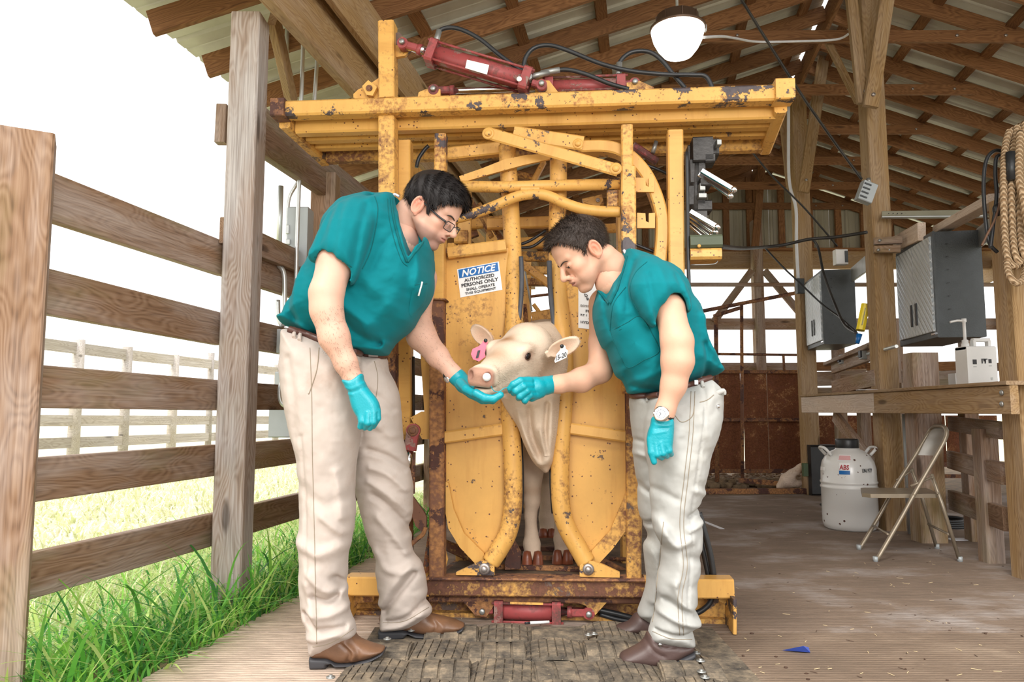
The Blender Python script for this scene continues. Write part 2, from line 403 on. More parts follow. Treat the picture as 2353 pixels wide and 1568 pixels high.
for i in range(len(RY) - 1):
    for u in ROWS:
        du = R.uniform(-.02, .02); ang = atan(PITCHR) * (-1 if u > UR else 1)
        p0, p1 = B(u + du, RY[i] + .02, roofz(u + du) - .012), B(u + du, RY[i + 1] - .02, roofz(u + du) - .012)
        barobj('purlin', p0, p1, .085, .036, MAT['roof_wood'], ceil, n=(-sin(ang), 0, cos(ang)), ch=.002)
for i in range(len(RY) - 1):
    pass
barobj('ridge_board', B(UR, 1.3, ZR - .12), B(UR, 11, ZR - .12), .2, .036, MAT['roof_wood'], ceil, n=(1, 0, 0))
for k in range(6):
    Y = 5.82 + 1.01 * k
    barobj('collar_tie', B(UR - 1.5, Y, 3.905), B(UR + 1.5, Y, 3.905), .1, .036, MAT['roof_wood'], ceil)
    for s_ in (-1.3, -.9, .9, 1.3):
        MB().lathe([(.012, 0), (.012, .012), (.0, .014)], B(UR + s_, Y - .018, 3.905), (0, -1, 0), 8).build('bolt', MAT['bolt'], ceil)
# girders along the eave posts
def along(name, u, z, v0, v1, h, w, mat, parent, tilt=None, label=None, z2=None):
    return barobj(name, B(u, v0, z), B(u, v1, z if z2 is None else z2), h, w, mat, parent, n=(1, -AX, 0), label=label)
for (u, z, h, w) in ((-1.66, 2.80, .28, .06), (-1.74, 3.09, .24, .05), (-1.555, 3.03, .28, .04)):
    along('girder', u, z, 2.2, 6.4, h, w, MAT['post_wood'], ceil); along('girder', u, z, 6.4, 11, h, w, MAT['post_wood'], ceil)
along('girder', URE - .9, 2.9, 1.5, 11, .28, .08, MAT['post_wood'], ceil)

# ---- eave posts (left) : the grey weathered one is the big one in view
def post(name, x, Y, w, d, z1, mat, label=None, cat=None, z0=0, parent=None, lean=0.0, rot=0.0):
    M = frame((lean, 0, 1), (sin(rot), cos(rot), 0))
    p0, p1 = Vector((x, Y, z0)), Vector((x + lean * (z1 - z0), Y, z1))
    o = MB().bar(p0, p1, w, d, (sin(rot), cos(rot), 0), .006).build(name, mat, parent, (p0 + p1) / 2, M)
    if cat: tag(o, label, cat)
    return o
post('barn_post', -1.245, 3.365, .135, .14, 2.70, MAT['gray_wood'], 'tall grey weathered square barn post standing in the grass, second from left', 'post', z0=-.08)
post('fence_post', -1.49, 2.20, .155, .14, 1.68, MAT['brown_wood'], 'thick brown fence post cut off at the left picture edge, rounded top', 'post', z0=-.1, rot=-.52)
pC = B(-1.86, 4.25, 0)
post('fence_post', pC.x, 4.25, .14, .14, 2.22, MAT['brown_wood'], 'brown fence post behind the left man, carrying the grey breaker cabinet', 'post', z0=-.1)
for v in (6.5, 8.8): post('fence_post', B(-1.86, v, 0).x, v, .14, .14, 2.9, MAT['brown_wood'], 'brown eave post further back along the left fence, partly behind yellow chute' if v < 7 else 'brown eave post at far end of the left fence behind the chute', 'post', z0=-.1)
# knee brace by the grey post
kb = barobj('knee_brace', at(628, 40, 3.45), at(672, 240, 4.05), .10, .04, MAT['post_wood'], ceil, n=(1, -.3, 0))
barobj('knee_brace', at(672, 240, 4.05), at(722, 330, 4.9), .05, .04, MAT['brown_wood'], ceil)

# ---- left corral fence, six heavy boards in two bays
uf = -1.955
fn = thing('board_fence', 'heavy brown plank corral fence on the left, five or more horizontal boards', 'fence', B(uf, 2.2, 0))
def zs(px, py): return ln(px, py, uf).z
rows = []
for (a, b, c_, d_) in (((100, 400), (490, 543), (97, 497), (490, 634)), ((90, 615), (490, 715), (82, 718), (490, 792)), ((78, 838), (488, 873), (70, 938), (487, 943)), ((60, 1054), (484, 1022), (57, 1155), (482, 1095)), ((50, 1275), (480, 1180), (40, 1382), (478, 1256))):
    zt0, zt1, zb0, zb1 = zs(*a), zs(*b), zs(*c_), zs(*d_); rows.append((zt0, zt1, zb0, zb1))
for (zt0, zt1, zb0, zb1) in rows:
    h = ((zt0 - zb0) + (zt1 - zb1)) / 2
    z0, z1 = (zt0 + zb0) / 2, (zt1 + zb1) / 2
    v0, v1 = 2.28, 3.26; s_ = (z1 - z0) / (v1 - v0) if abs(z1 - z0) < .2 else 0
    barobj('board', B(uf, 1.15, z0 - s_ * (v0 - 1.15)), B(uf, 3.38, z1 + s_ * .1), h, .04, MAT['brown_wood'], fn, n=(1, -AX, 0))
    zz = z1
    barobj('board', B(uf, 3.385, zz), B(uf, 6.4, zz), h * .97, .04, MAT['brown_wood'], fn, n=(1, -AX, 0))
    barobj('board', B(uf, 6.41, zz), B(uf, 9.0, zz), h * .97, .04, MAT['brown_wood'], fn, n=(1, -AX, 0))
barobj('board', B(uf + .05, 3.3, 1.66), B(uf + .05, 6.4, 1.66), .12, .04, MAT['brown_wood'], fn, n=(1, -AX, 0))
barobj('board', B(uf + .1, 3.43, 2.20), B(uf + .1, 6.4, 2.20), .235, .05, MAT['brown_wood'], fn, n=(1, -AX, 0))
# stub board poking out left of the grey post
barobj('board', at(513, 243, 3.5), at(508, 330, 3.5), .05, .05, MAT['brown_wood'], fn)

# ---- weathered far fence in the field
ff = thing('paddock_fence', 'pale weathered three-board paddock fence out in the bright field', 'fence', at(80, 1100, 8))
def fp(px, py):   # vertical plane through the two fence ends
    r = ray(px, py); a, b_ = at(80, 948, 8.0), at(490, 948, 10.8)
    k = (b_.y - a.y) / (b_.x - a.x); return CAM + r * ((a.y - k * a.x) / (r.y - k * r.x))
for (x, wpx, yt) in ((175, 27, 780), (288, 22, 797), (397, 21, 815), (482, 14, 811), (635, 14, 838), (10, 30, 760), (760, 12, 850)):
    p = fp(x, yt); MB().tube([(p.x, p.y + .06, -.1), (p.x, p.y + .06, p.z)], .5 * wpx * p.y / FPX, 12, smooth=True).build('fence_post', MAT['old_wood'], ff)
for (pts, w) in ((((-60, 770), (302, 817), (490, 838), (770, 868)), .13), (((-60, 967), (180, 967), (490, 966), (770, 966)), .125), (((-60, 1026), (260, 1014), (490, 1004), (770, 990)), .12)):
    for (p, q) in zip(pts[:-1], pts[1:]):
        barobj('board', fp(*p), fp(*q), w, .03, MAT['old_wood'], ff, n=(.6, -1, 0))

# ---- far end wall
def corr_wall(name, x0, x1, Yw, zb, ztop, mat, parent):
    V = []; F = []; x = x0; k = 0; pr = [(0, 0), (.02, .02), (.05, .02), (.07, 0), (.15, 0), (.155, .006), (.17, .006), (.175, 0)]
    xs = []
    while x < x1:
        for dx, h in pr:
            if x + dx <= x1: xs.append((x + dx, h))
        x += .2286
    xs.append((x1, 0))
    for xx, h in xs: V += [(xx, Yw - h, zb), (xx, Yw - h, ztop(xx - AX * Yw))]
    F = [(2 * i, 2 * i + 2, 2 * i + 3, 2 * i + 1) for i in range(len(xs) - 1)]
    MB().add(V, F).build(name, mat, parent)
t = NT('wall_metal'); MAT['wall_metal'] = t.out(t.ramp(t.noise(t.map((1, 1, .2)), 4, 4), [(.3, srgb(150, 142, 120)), (.7, srgb(190, 184, 162))]), .5, .1, .4)
wf = root('wall_back'); YW = 11.0
x = B(UE, YW, 0).x
while x < B(URE, YW, 0).x:
    corr_wall('wall_panel', x, x + .914, YW, 3.02, lambda u: roofz(u) - .02, MAT['wall_metal'], wf); x += .9144
for px in (1560, 1610, 1668, 1722, 1737, 1795, 1860, 1925, 1983, 2045, 2110, 2180):
    p = at(px, 500, 10.9); zt = roofz(p.x - AX * 10.9) - .1
    barobj('stud', (p.x, 10.9, 3.1), (p.x, 10.9, zt), .09, .05, MAT['roof_wood'], wf)
for x in np.arange(-1.0, 2.6, .6):
    barobj('stud', (float(x), 10.9, 3.1), (float(x), 10.9, roofz(x - AX * 10.9) - .1), .09, .05, MAT['roof_wood'], wf)
hb = at(1700, 619, 10.8).z
for (a, b) in ((B(UE, 10.8, 0).x, at(1735, 600, 10.8).x), (at(1735, 600, 10.8).x, B(URE, 10.8, 0).x)):
    barobj('header_beam', (a, 10.78, hb + .13), (b, 10.78, hb + .13), .26, .09, MAT['post_wood'], wf)
    barobj('header_cap', (a, 10.72, hb + .27), (b, 10.72, hb + .27), .03, .2, MAT['roof_wood'], wf)
pf = at(1742, 700, 10.6)
barobj('end_post', (pf.x, 10.6, 0), (pf.x, 10.6, 3.6), .14, .14, MAT['brown_wood'], wf)
barobj('end_strut', at(1750, 385, 10.3), at(1735, 570, 10.5), .1, .05, MAT['roof_wood'], wf)
barobj('knee_brace', at(1728, 622, 10.55), at(1640, 740, 10.55), .1, .05, MAT['brown_wood'], wf)
barobj('knee_brace', at(1756, 622, 10.55), at(1842, 724, 10.55), .1, .05, MAT['brown_wood'], wf)
for (y0, y1, Yd) in ((650, 659, 10.5), (732, 758, 10.6), (834, 853, 10.6)):
    a, b = at(1500, (y0 + y1) / 2, Yd), at(1860, (y0 + y1) / 2, Yd)
    barobj('end_rail', (a.x - 3, Yd, a.z), (b.x, Yd, a.z), (y1 - y0) * Yd / FPX, .04, MAT['brown_wood'], wf)
    barobj('end_rail', (b.x, Yd, a.z), (b.x + 4, Yd, a.z), (y1 - y0) * Yd / FPX, .04, MAT['brown_wood'], wf)
for xx in (-1.0, 1.2): barobj('end_post', (xx, 10.7, 0), (xx, 10.7, 3.0), .14, .14, MAT['brown_wood'], wf)

# ---- ridge posts down the middle with their V braces
def ridge_post(px, pyb, wpx, lab, mat='post_wood', top=None, face=None):
    p = gnd(px, pyb); return p
pA = gnd(2046, 1222); pB_ = gnd(1872, 1138)
post('ridge_post', pA.x + .048, pA.y + .07, .14, .14, 4.27, MAT['post_wood'], 'tall golden pine post carrying the workbench and the steel rail, V braces at its top', 'post', lean=-.001)
post('ridge_post', pB_.x, pB_.y + .07, .15, .14, 4.27, MAT['post_wood'], 'pine post further back at the far end of the bench, white conduit beside it', 'post', lean=-.001)
for k, (a, b, Yd, w) in enumerate((((1982, 238), (1950, -60), 5.12, .075), ((2000, 246), (2046, -60), 5.05, .10), ((1846, 442), (1893, 130), 7.25, .11), ((1817, 440), (1796, 235), 7.7, .08), ((1972, 235), (1903, 98), 5.9, .05))):
    barobj('v_brace', at(*a, Yd), at(*b, Yd), w, .04, MAT['post_wood'], ceil)
    MB().lathe([(.014, 0), (.014, .012), (.0, .015)], at(a[0] + 6, a[1] - 28, Yd - .02), (0, -1, 0), 8).build('bolt', MAT['bolt'], ceil)
# ---- right-hand side of the barn: eave posts, rails, rusty sheets seen through the bench
wr = root('wall_right'); ur = URE - .9
for v in (3.6, 5.0, 6.5, 8.5, 10.5): barobj('eave_post', B(ur, v, 0), B(ur, v, 3.0), .14, .14, MAT['brown_wood'], wr, n=(1, 0, 0))
for z in (.35, .75, 1.25, 1.55):
    for (v0, v1) in ((3.4, 6.5), (6.5, 10.6)): along('side_rail', ur + .1, z, v0, v1, .18 if z > 1 else .14, .04, MAT['roof_wood'], wr)
# ================================================================== THE CATTLE CHUTE (one big steel thing)
CA = 3.045; NV = (.09, 1, 0)
def c(px, py, o=0.0): return pl(px, py, CA + o)
chute = thing('cattle_chute', 'big yellow rusty hydraulic squeeze chute with a head gate holding the calf', 'cattle chute', (0.1, 3.1, 0))
def cb(name, a, b, wpx, o=0.0, d=.06, mat='yellow', par=None, ch=.006, lab=None):
    p, q = c(*a, o), c(*b, o); w = wpx * (p.y + q.y) / 2 / FPX
    return barobj(name, p, q, w, d, MAT[mat], par or chute, NV, ch, lab)
def ct(name, pts, rpx, o=0.0, mat='yellow', par=None, sub=5, seg=14, lab=None):
    P = [c(*p[:2], o + (p[2] if len(p) > 2 else 0)) for p in pts]; return tubeobj(name, P, rpx * P[0].y / FPX, MAT[mat], par or chute, seg, sub, lab)
def cplate(name, poly, o, th, mat='yellow', par=None, lab=None):
    return MB().prism([c(*p, o) for p in poly], Vector(NV) * th).build(name, MAT[mat], par or chute, label=lab)
def pin(a, rpx, o, l=.03, mat='bolt', par=None, name='bolt'):
    p = c(*a, o); r = rpx * p.y / FPX
    b = MB(); b.lathe([(r, 0), (r, l * .6), (r * .85, l), (0, l)], p, (-.09, -1, 0), 16)
    b.lathe([(r * 1.7, -.004), (r * 1.7, l * .25), (r * 1.05, l * .3), (r, l * .3)], p, (-.09, -1, 0), 20)
    return b.build(name, MAT[mat], par or chute)
def back(p, d):                                 # go back along the barn axis by d metres
    return p + ADIR * d
# --- base
base = cb('base_beam', (800, 1343), (990, 1344), 42, 0, .09, 'yellow')
cb('base_beam', (985, 1344), (1480, 1348), 40, 0, .09, 'base_rust'); cb('base_beam', (1478, 1348), (1682, 1349), 42, 0, .09, 'yellow')
for (a, b, m) in (((984, 1326), (1480, 1330), 'rust'),): cb('base_lip', a, b, 7, -.01, .1, m)
cb('base_beam', (990, 1373), (1476, 1377), 14, .035, .07, 'rust')
cplate('kick_plate', [(806, 1364), (1676, 1368), (1676, 1437), (806, 1420)], .085, .012, 'yellow_rust')
for (x0, y0, x1, y1) in ((803, 1362, 803, 1424), (1679, 1366, 1679, 1447)):
    p, q = c(x0, y0, -.02), c(x1, y1, -.02)
    MB().bar(p, (q.x, q.y, 0.004), .014, .16, NV).build('end_flange', MAT['yellow_chip'], chute)
cplate('gusset', [(808, 1366), (860, 1366), (858, 1384), (822, 1386), (812, 1400)], .02, .03, 'yellow_rust')
cplate('gusset', [(1676, 1370), (1652, 1370), (1652, 1382), (1668, 1390), (1674, 1410)], .02, .03, 'yellow_chip')
bl = c(803, 1420); 
MB().box((.1, 3.13, .01), (1.5, .1, .018), frame((1, -.09, 0), (0, 1, 0))).build('base_skid', MAT['yellow_rust'], chute)
# platform the calf stands on and the side sills going back
P0, P1 = c(1015, 1322, .03), c(1452, 1326, .03)
MB().prism([(P0.x, P0.y, .175), (P1.x, P1.y, .175), back(Vector((P1.x, P1.y, .175)), 2.4), back(Vector((P0.x, P0.y, .175)), 2.4)], (0, 0, -.03)).build('platform', MAT['dark_dirt'] if 'dark_dirt' in MAT else MAT.setdefault('dark_dirt', plain('trodden_manure', srgb(96, 78, 60), .95, var=.5, bump=.9, bs=40)), chute)
for i in range(3): 
    q0, q1 = Vector((P0.x + .15, P0.y + .12 + .22 * i, .184)), Vector((P1.x - .15, P1.y + .12 + .22 * i, .184)); MB().bar(q0, q1, .02, .03, NV).build('cleat', MAT['rust'], chute)
for p in (P0, P1):
    a = Vector((p.x, p.y, .12)); MB().bar(a, back(a, 2.5), .1, .06, (1, 0, 0)).build('side_sill', MAT['yellow_rust'], chute)
# --- uprights of the gate frame
cb('upright', (1006, 690), (1006, 1327), 33, 0, .07, 'rust'); cb('upright', (1014, 312), (1010, 560), 27, .02, .06, 'yellow_chip')
cb('upright_sleeve', (1006, 540), (1005, 692), 36, -.005, .08, 'yellow'); cb('upright_seam', (990, 691), (1027, 691), 4, -.012, .08, 'rust')
cb('upright', (1454, 900), (1456, 1330), 32, 0, .07, 'yellow_rust'); cb('upright', (1443, 388), (1446, 905), 34, -.005, .07, 'yellow_chip'); cb('upright', (1440, 292), (1441, 392), 27, .0, .06, 'yellow')
cb('upright', (1443, 900), (1446, 1130), 14, -.004, .05, 'rust')
cb('tall_post', (891, 57), (893, 232), 38, -.03, .08, 'yellow'); cb('tall_post', (892, 272), (894, 760), 38, .0, .08, 'yellow'); cb('tall_post', (895, 760), (898, 1330), 34, .0, .07, 'rust')
cb('post', (932, 328), (932, 1010), 30, .09, .07, 'yellow'); cb('post', (932, 1010), (934, 1326), 26, .09, .07, 'rust')
cb('rod', (950, 820), (951, 1010), 6, .07, .02, 'dark_metal')
cb('post', (1550, 305), (1560, 1330), 36, .03, .07, 'yellow')
ct('hydraulic_hose', [(1578, 350), (1580, 480), (1582, 620), (1588, 760), (1596, 900)], 4.5, -.02, 'black')
cplate('side_plate', [(965, 800), (992, 800), (992, 1010), (970, 1010), (943, 960), (968, 946), (975, 946)], .03, .012, 'yellow')
cplate('side_plate', [(985, 1215), (998, 1300), (998, 1322), (975, 1322), (971, 1310)], .03, .012, 'yellow_chip')
cplate('side_plate', [(1023, 1262), (1029, 1286), (1021, 1318), (1016, 1318)], .03, .012, 'yellow')
cb('cross_brace', (1018, 1250), (1110, 1292), 22, .25, .03, 'yellow_rust'); cb('cross_brace', (1380, 1288), (1450, 1322), 14, .2, .03, 'rust')
cb('cross_brace', (1400, 1285), (1440, 1286), 8, .3, .02, 'rust')
# --- canopy frame at the top
def cq(p, q, w, d, mat, name='canopy_rail', n=NV): return barobj(name, p, q, w, d, MAT[mat], chute, n, .008)
A_, B_ = c(634, 256, -.04), c(1816, 218, -.04); hh = 38 * 3.0 / FPX
cq(A_, B_, hh, .07, 'yellow_chip')
MB().box(A_ + Vector((.025, -.012, 0)), (.06, .085, .078), frame(B_ - A_, NV), 0, .004).build('corner_cap', MAT['rust'], chute)
MB().box(B_ + Vector((-.035, -.012, .004)), (.075, .085, .086), frame(B_ - A_, NV), 0, .004).build('corner_cap', MAT['yellow_chip'], chute)
dz = Vector((0, 0, -.045))
for k, (o_, r_) in enumerate(((.10, .034), (.20, .03), (.30, .03), (.42, .045))):
    p, q = back(A_, o_) + dz * (.8 if k < 3 else 1) + Vector((.05, 0, 0)), back(B_, o_) + dz * (.8 if k < 3 else 1) - Vector((.05, 0, 0))
    cq(p, q, r_ * 2, .06, 'yellow' if k != 3 else 'yellow_rust')
MB().prism([back(A_, .04) + dz * .3, back(B_, .04) + dz * .3, back(B_, .40) + dz * .3, back(A_, .40) + dz * .3], (0, 0, .006)).build('canopy_plate', MAT['yellow_rust'], chute)
for (p, sx) in ((A_, 1), (B_, -1)):
    a = p + Vector((.03 * sx, .03, -.03)); b = back(a, .42) + Vector((0, 0, -.03)); cq(a, b, .07, .05, 'yellow_rust' if sx > 0 else 'yellow', 'canopy_side', (1, 0, 0))
# back tube and longitudinal rails of the squeeze behind
for (px, py, o_) in ((900, 345, .42), (1560, 330, .42)):
    a = c(px, py, o_); cq(a, a + ADIR * 2.0, .07, .06, 'yellow', 'top_side_rail', (1, 0, 0))
# --- the brackets on the left
cplate('bracket', [(812, 216), (824, 205), (845, 196), (872, 178), (888, 176), (888, 212), (896, 226), (812, 226)], -.03, .012)
cplate('bracket', [(832, 198), (846, 184), (866, 200), (856, 220), (842, 218)], -.06, .02); pin((848, 202), 4.5, -.065, .004, 'rust')
cplate('bracket', [(866, 190), (888, 216), (905, 228), (898, 232), (872, 214)], -.055, .01)
cplate('bracket', [(903, 76), (918, 74), (935, 95), (947, 112), (930, 128), (905, 132)], -.03, .018, 'yellow_rust')
# --- hydraulic cylinders
def cylinder(pa, pb, br, o, par, name, rod0=None, lab=None, clevis_r=13):
    """pa = rod clevis pin, pb = base pin, barrel radius br px, rod0 = fraction where barrel starts"""
    e = bpy.data.objects.new(name, None); COL.objects.link(e); A, Bq = c(*pa, o), c(*pb, o); e.location = (A + Bq) / 2
    e.parent = par; e.matrix_parent_inverse = WM[par.name].inverted(); WM[e.name] = Matrix.Translation(e.location)
    if lab: e['label'] = lab
    s = A.y / FPX; d = (Bq - A); L = d.length; d.normalize(); r = br * s
    f0 = rod0
    b0, b1 = A + d * L * f0, Bq - d * (r * 1.1)
    MB().lathe([(r * .82, 0), (r * .82, (b1 - b0).length)], b0, d, 24).build('barrel', MAT['red'], e)
    for p, l in ((b0, .035), (b1 - d * .035, .035)):
        MB().box(p + d * l / 2, (l, r * 2.05, r * 2.05), frame(d, NV), 0, .008).build('end_cap', MAT['red'], e)
    up = frame(d, NV).col[2]; nn = frame(d, NV).col[1]
    for sy in (-1, 1):
        for sz in (-1, 1):
            off = nn * sy * r * .8 + up * sz * r * .8; MB().tube([b0 + off - d * .01, b1 + off + d * .01], .0055, 8).build('tie_rod', MAT['red'], e)
    MB().tube([A + d * .02, b0], r * .38, 16).build('piston_rod', MAT['chrome'], e)
    cr = clevis_r * s
    cl = MB(); cl.lathe([(cr, -cr * .9), (cr, cr * .9)], A, nn, 20); cl.box(A + d * cr * 1.9, (cr * 2.4, cr * 1.6, cr * 1.35), frame(d, NV), 0, .006)
    cl.lathe([(cr * 1.0, 0), (cr * 1.0, cr * .8)], A + d * cr * 2.9, d, 16); cl.build('clevis', MAT['red'], e)
    cl2 = MB(); cl2.lathe([(cr * .95, -cr * .8), (cr * .95, cr * .8)], Bq, nn, 20); cl2.box(Bq - d * cr * .9, (cr * 1.8, cr * 1.5, cr * 1.2), frame(d, NV), 0, .006); cl2.build('clevis', MAT['red'], e)
    for q in (A, Bq): 
        b = MB(); b.lathe([(cr * .5, 0), (cr * .5, .012), (cr * .42, .016), (0, .016)], q - nn * cr * .9 * (1 if nn.y > 0 else -1), (-.09, -1, 0), 14); b.build('pin', MAT['galv'], e)
    return e
cy1 = cylinder((927, 103), (1245, 198), 27, -.06, chute, 'hydraulic_cylinder', .19)
cy2 = cylinder((998, 210), (1458, 194), 20, .02, chute, 'hydraulic_cylinder', .56)
cy3 = cylinder((1353, 1408), (1110, 1402), 25, .02, chute, 'hydraulic_cylinder', .26)
MB().prism([c(1073, 138, -.112), c(1124, 150, -.112), c(1119, 172, -.112), c(1069, 157, -.112)], (0, -.003, 0)).build('data_label', MAT['white'], chute, label='scuffed white data sticker on the upper red cylinder')
MB().lathe([(.011, 0), (.011, .003), (0, .003)], c(1193, 182, -.112), (0, -1, 0), 12).build('round_sticker', MAT['white'], chute)
cplate('cylinder_lug', [(1060, 1378), (1128, 1378), (1135, 1392), (1118, 1418), (1092, 1415)], .0, .02, 'rust'); cplate('cylinder_lug', [(1322, 1384), (1395, 1384), (1368, 1414), (1345, 1392)], .0, .02, 'yellow_rust')
cplate('cylinder_lug', [(1228, 185), (1262, 185), (1285, 215), (1230, 215)], -.02, .02); cplate('cylinder_lug', [(962, 212), (978, 205), (1012, 205), (1012, 222), (960, 222)], .0, .02); cplate('cylinder_lug', [(1440, 190), (1470, 186), (1502, 200), (1502, 212), (1440, 212)], .0, .02)
cplate('tape', [(1172, 1384), (1248, 1386), (1248, 1391), (1172, 1389)], -.035, .003, 'yellow')
# --- hoses over the canopy
def hose(pts, o, ends=(1, 1), r=5.2):
    P = [c(p[0], p[1], o + (p[2] if len(p) > 2 else 0)) for p in pts]
    h = tubeobj('hydraulic_hose', P, r * 3.0 / FPX, MAT['black'], chute, 12, 8)
    cr_ = crom(P, 8)
    for k, e in enumerate(ends):
        if not e: continue
        a, b = (cr_[0], cr_[2]) if k == 0 else (cr_[-1], cr_[-3]); d = (b - a).normalized()
        MB().tube([a - d * .035, a + d * .045], .0125, 12).build('fitting', MAT['galv'], h)
    return h
hose([(1003, 92), (1014, 68), (1050, 65), (1100, 88), (1150, 128), (1200, 164)], -.05, (1, 0))
MB().tube([c(990, 126, -.06), c(1001, 92, -.05)], .013, 12).build('hose_elbow', MAT['dark_metal'], chute)
MB().lathe([(.016, -.02), (.016, .02)], c(990, 122, -.07), (0, 1, 0), 6).build('hex_fitting', MAT['galv'], chute)
hose([(1201, 165), (1208, 132), (1228, 110), (1262, 104), (1305, 116), (1380, 146), (1450, 163), (1530, 171), (1590, 172), (1622, 176), (1638, 204)], -.02, (0, 0))
hose([(1262, 165), (1300, 160), (1345, 170), (1400, 192), (1445, 205)], -.04, (1, 0)); hose([(1422, 168), (1426, 140), (1452, 120), (1490, 119), (1520, 138), (1548, 172), (1574, 202)], .0, (1, 0))
MB().tube([c(1213, 178, -.06), c(1262, 166, -.04)], .012, 12).build('hose_fitting', MAT['galv'], chute); MB().lathe([(.016, -.02), (.016, .02)], c(1214, 180, -.075), (0, 1, 0), 6).build('hex_fitting', MAT['galv'], chute)
MB().tube([c(1422, 170, 0), c(1424, 188, 0)], .013, 12).build('hose_fitting', MAT['galv'], chute)
# --- top of the gate: rails, wavy bow, link bars
ct('cross_pipe', [(1040, 428), (1150, 430), (1424, 423)], 13.5, .02, 'yellow_chip', sub=1)
ct('bow_pipe', [(1030, 506), (1065, 498), (1105, 486), (1145, 470), (1185, 453), (1222, 446), (1258, 450), (1298, 467), (1338, 480), (1385, 486), (1424, 487)], 12.5, .0, 'yellow_chip', sub=5)
cb('weld_plate', (1197, 436), (1240, 436), 12, .0, .03, 'yellow')
cb('link_bar', (1118, 305), (1421, 392), 30, -.05, .014); pin((1122, 307), 8.5, -.055, .014, 'yellow'); pin((1415, 388), 8.5, -.055, .014, 'yellow')
cb('link_bar', (1180, 306), (1340, 330), 36, .0, .014); pin((1328, 331), 7.5, -.005, .014, 'yellow')
MB().prism([c(*p, .02) for p in ((1055, 405), (1110, 386), (1160, 366), (1210, 356), (1270, 352), (1262, 366), (1200, 380), (1120, 402), (1060, 420))], Vector(NV) * .014).build('link_bar', MAT['yellow'], chute)
cb('hinge_pipe', (1030, 356), (1150, 343), 30, .12, .05); 
for pts, o_ in (([(1332, 342), (1385, 341), (1420, 348), (1452, 368), (1482, 402), (1504, 446), (1518, 495), (1520, 545), (1514, 612)], .05),):
    P = crom([c(*p, o_) for p in pts], 6); hw = 14.5 * 3.0 / FPX; Nn = Vector(NV).normalized(); m = MB(); V = []
    for i, q in enumerate(P):
        t_ = (P[min(i + 1, len(P) - 1)] - P[max(i - 1, 0)]).normalized(); s_ = t_.cross(Nn).normalized()
        V += [q + s_ * hw - Nn * .03, q + s_ * (hw - .006) - Nn * .036, q - s_ * (hw - .006) - Nn * .036, q - s_ * hw - Nn * .03, q - s_ * hw + Nn * .03, q + s_ * hw + Nn * .03]
    m.add(V, [(6 * i + k, 6 * i + (k + 1) % 6, 6 * i + 6 + (k + 1) % 6, 6 * i + 6 + k) for i in range(len(P) - 1) for k in range(6)]); m.build('curved_guard', MAT['yellow'], chute)
cb('guard_foot', (1512, 600), (1505, 720), 30, .05, .06)
for (x0, y0, x1, y1) in ((1460, 408, 1503, 441), (1464, 489, 1505, 524)):
    ym = (y0 + y1) / 2
    cplate('latch_plate', [(x0, y0), (1483, y0 + 1), (1484, ym + 2), (1491, ym + 5), (1491, y0 + 1), (x1, y0), (x1, y1), (x0, y1)], .0, .014)
cb('strut_plate', (1408, 438), (1408, 474), 28, .02, .01, 'yellow_rust')
# --- the two head-gate doors
for side in (0, 1):
    d_ = bpy.data.objects.new('gate_door', None); COL.objects.link(d_); d_.location = c(1100 if side == 0 else 1380, 1000); d_.parent = chute
    d_.matrix_parent_inverse = WM['cattle_chute'].inverted(); WM[d_.name] = Matrix.Translation(d_.location)
    if side == 0:
        ct('door_tube', [(1165, 335, .09), (1169, 400, .09), (1174, 490, .09), (1179, 600, .06), (1182, 700, .03), (1178, 780), (1172, 870), (1172, 940), (1177, 1030), (1179, 1100), (1178, 1170), (1168, 1222), (1150, 1258), (1128, 1292)], 20.5, .0, 'yellow', d_, 6, 18)
        cplate('door_panel', [(1024, 582), (1168, 570), (1168, 1240), (1118, 1288), (1085, 1278), (1045, 1222), (1024, 1160)], .03, .008, 'yellow', d_)
        cplate('door_rim', [(1024, 1108), (1030, 1110), (1042, 1170), (1066, 1226), (1112, 1272), (1112, 1300), (1092, 1296), (1056, 1258), (1030, 1215), (1024, 1180)], .006, .02, 'yellow', d_)
        cb('door_rib', (1020, 1006), (1163, 986), 27, .005, .03, 'yellow', d_); cb('door_rib', (1030, 582), (1163, 565), 28, .01, .035, 'yellow', d_)
        ct('rubber_strip', [(1197, 590), (1199, 640), (1197, 690), (1192, 740), (1189, 790)], 5.5, -.002, 'strip_rubber', d_)
        ct('rubber_strip', [(1192, 960), (1197, 1040), (1199, 1100), (1198, 1180)], 5, .03, 'black', d_)
    else:
        ct('door_tube', [(1283, 345, .09), (1283, 420, .09), (1281, 500, .09), (1281, 600, .06), (1284, 690, .03), (1293, 770), (1297, 850), (1294, 940), (1288, 1040), (1287, 1120), (1292, 1180), (1306, 1220), (1328, 1258), (1347, 1292)], 20.5, .0, 'yellow', d_, 6, 18)
        cplate('door_panel', [(1298, 600), (1440, 600), (1440, 1150), (1405, 1225), (1362, 1275), (1310, 1230), (1298, 1180)], .03, .008, 'yellow', d_)
        cplate('door_rim', [(1440, 1128), (1432, 1150), (1402, 1220), (1360, 1266), (1358, 1292), (1378, 1294), (1408, 1262), (1440, 1218)], .006, .02, 'yellow', d_)
        cb('door_rib', (1303, 984), (1440, 1004), 26, .005, .03, 'yellow', d_)
        ct('rubber_strip', [(1262, 600), (1264, 660), (1270, 720), (1278, 780), (1286, 850), (1285, 920)], 6, -.006, 'strip_rubber', d_)
        ct('rubber_strip', [(1277, 930), (1270, 1020), (1267, 1100), (1272, 1180)], 5, .03, 'black', d_)
cplate('foot_bracket', [(1048, 1316), (1105, 1290), (1122, 1289), (1136, 1302), (1136, 1323), (1048, 1322)], -.035, .02, 'yellow_chip'); pin((1113, 1308), 7.5, -.04, .018)
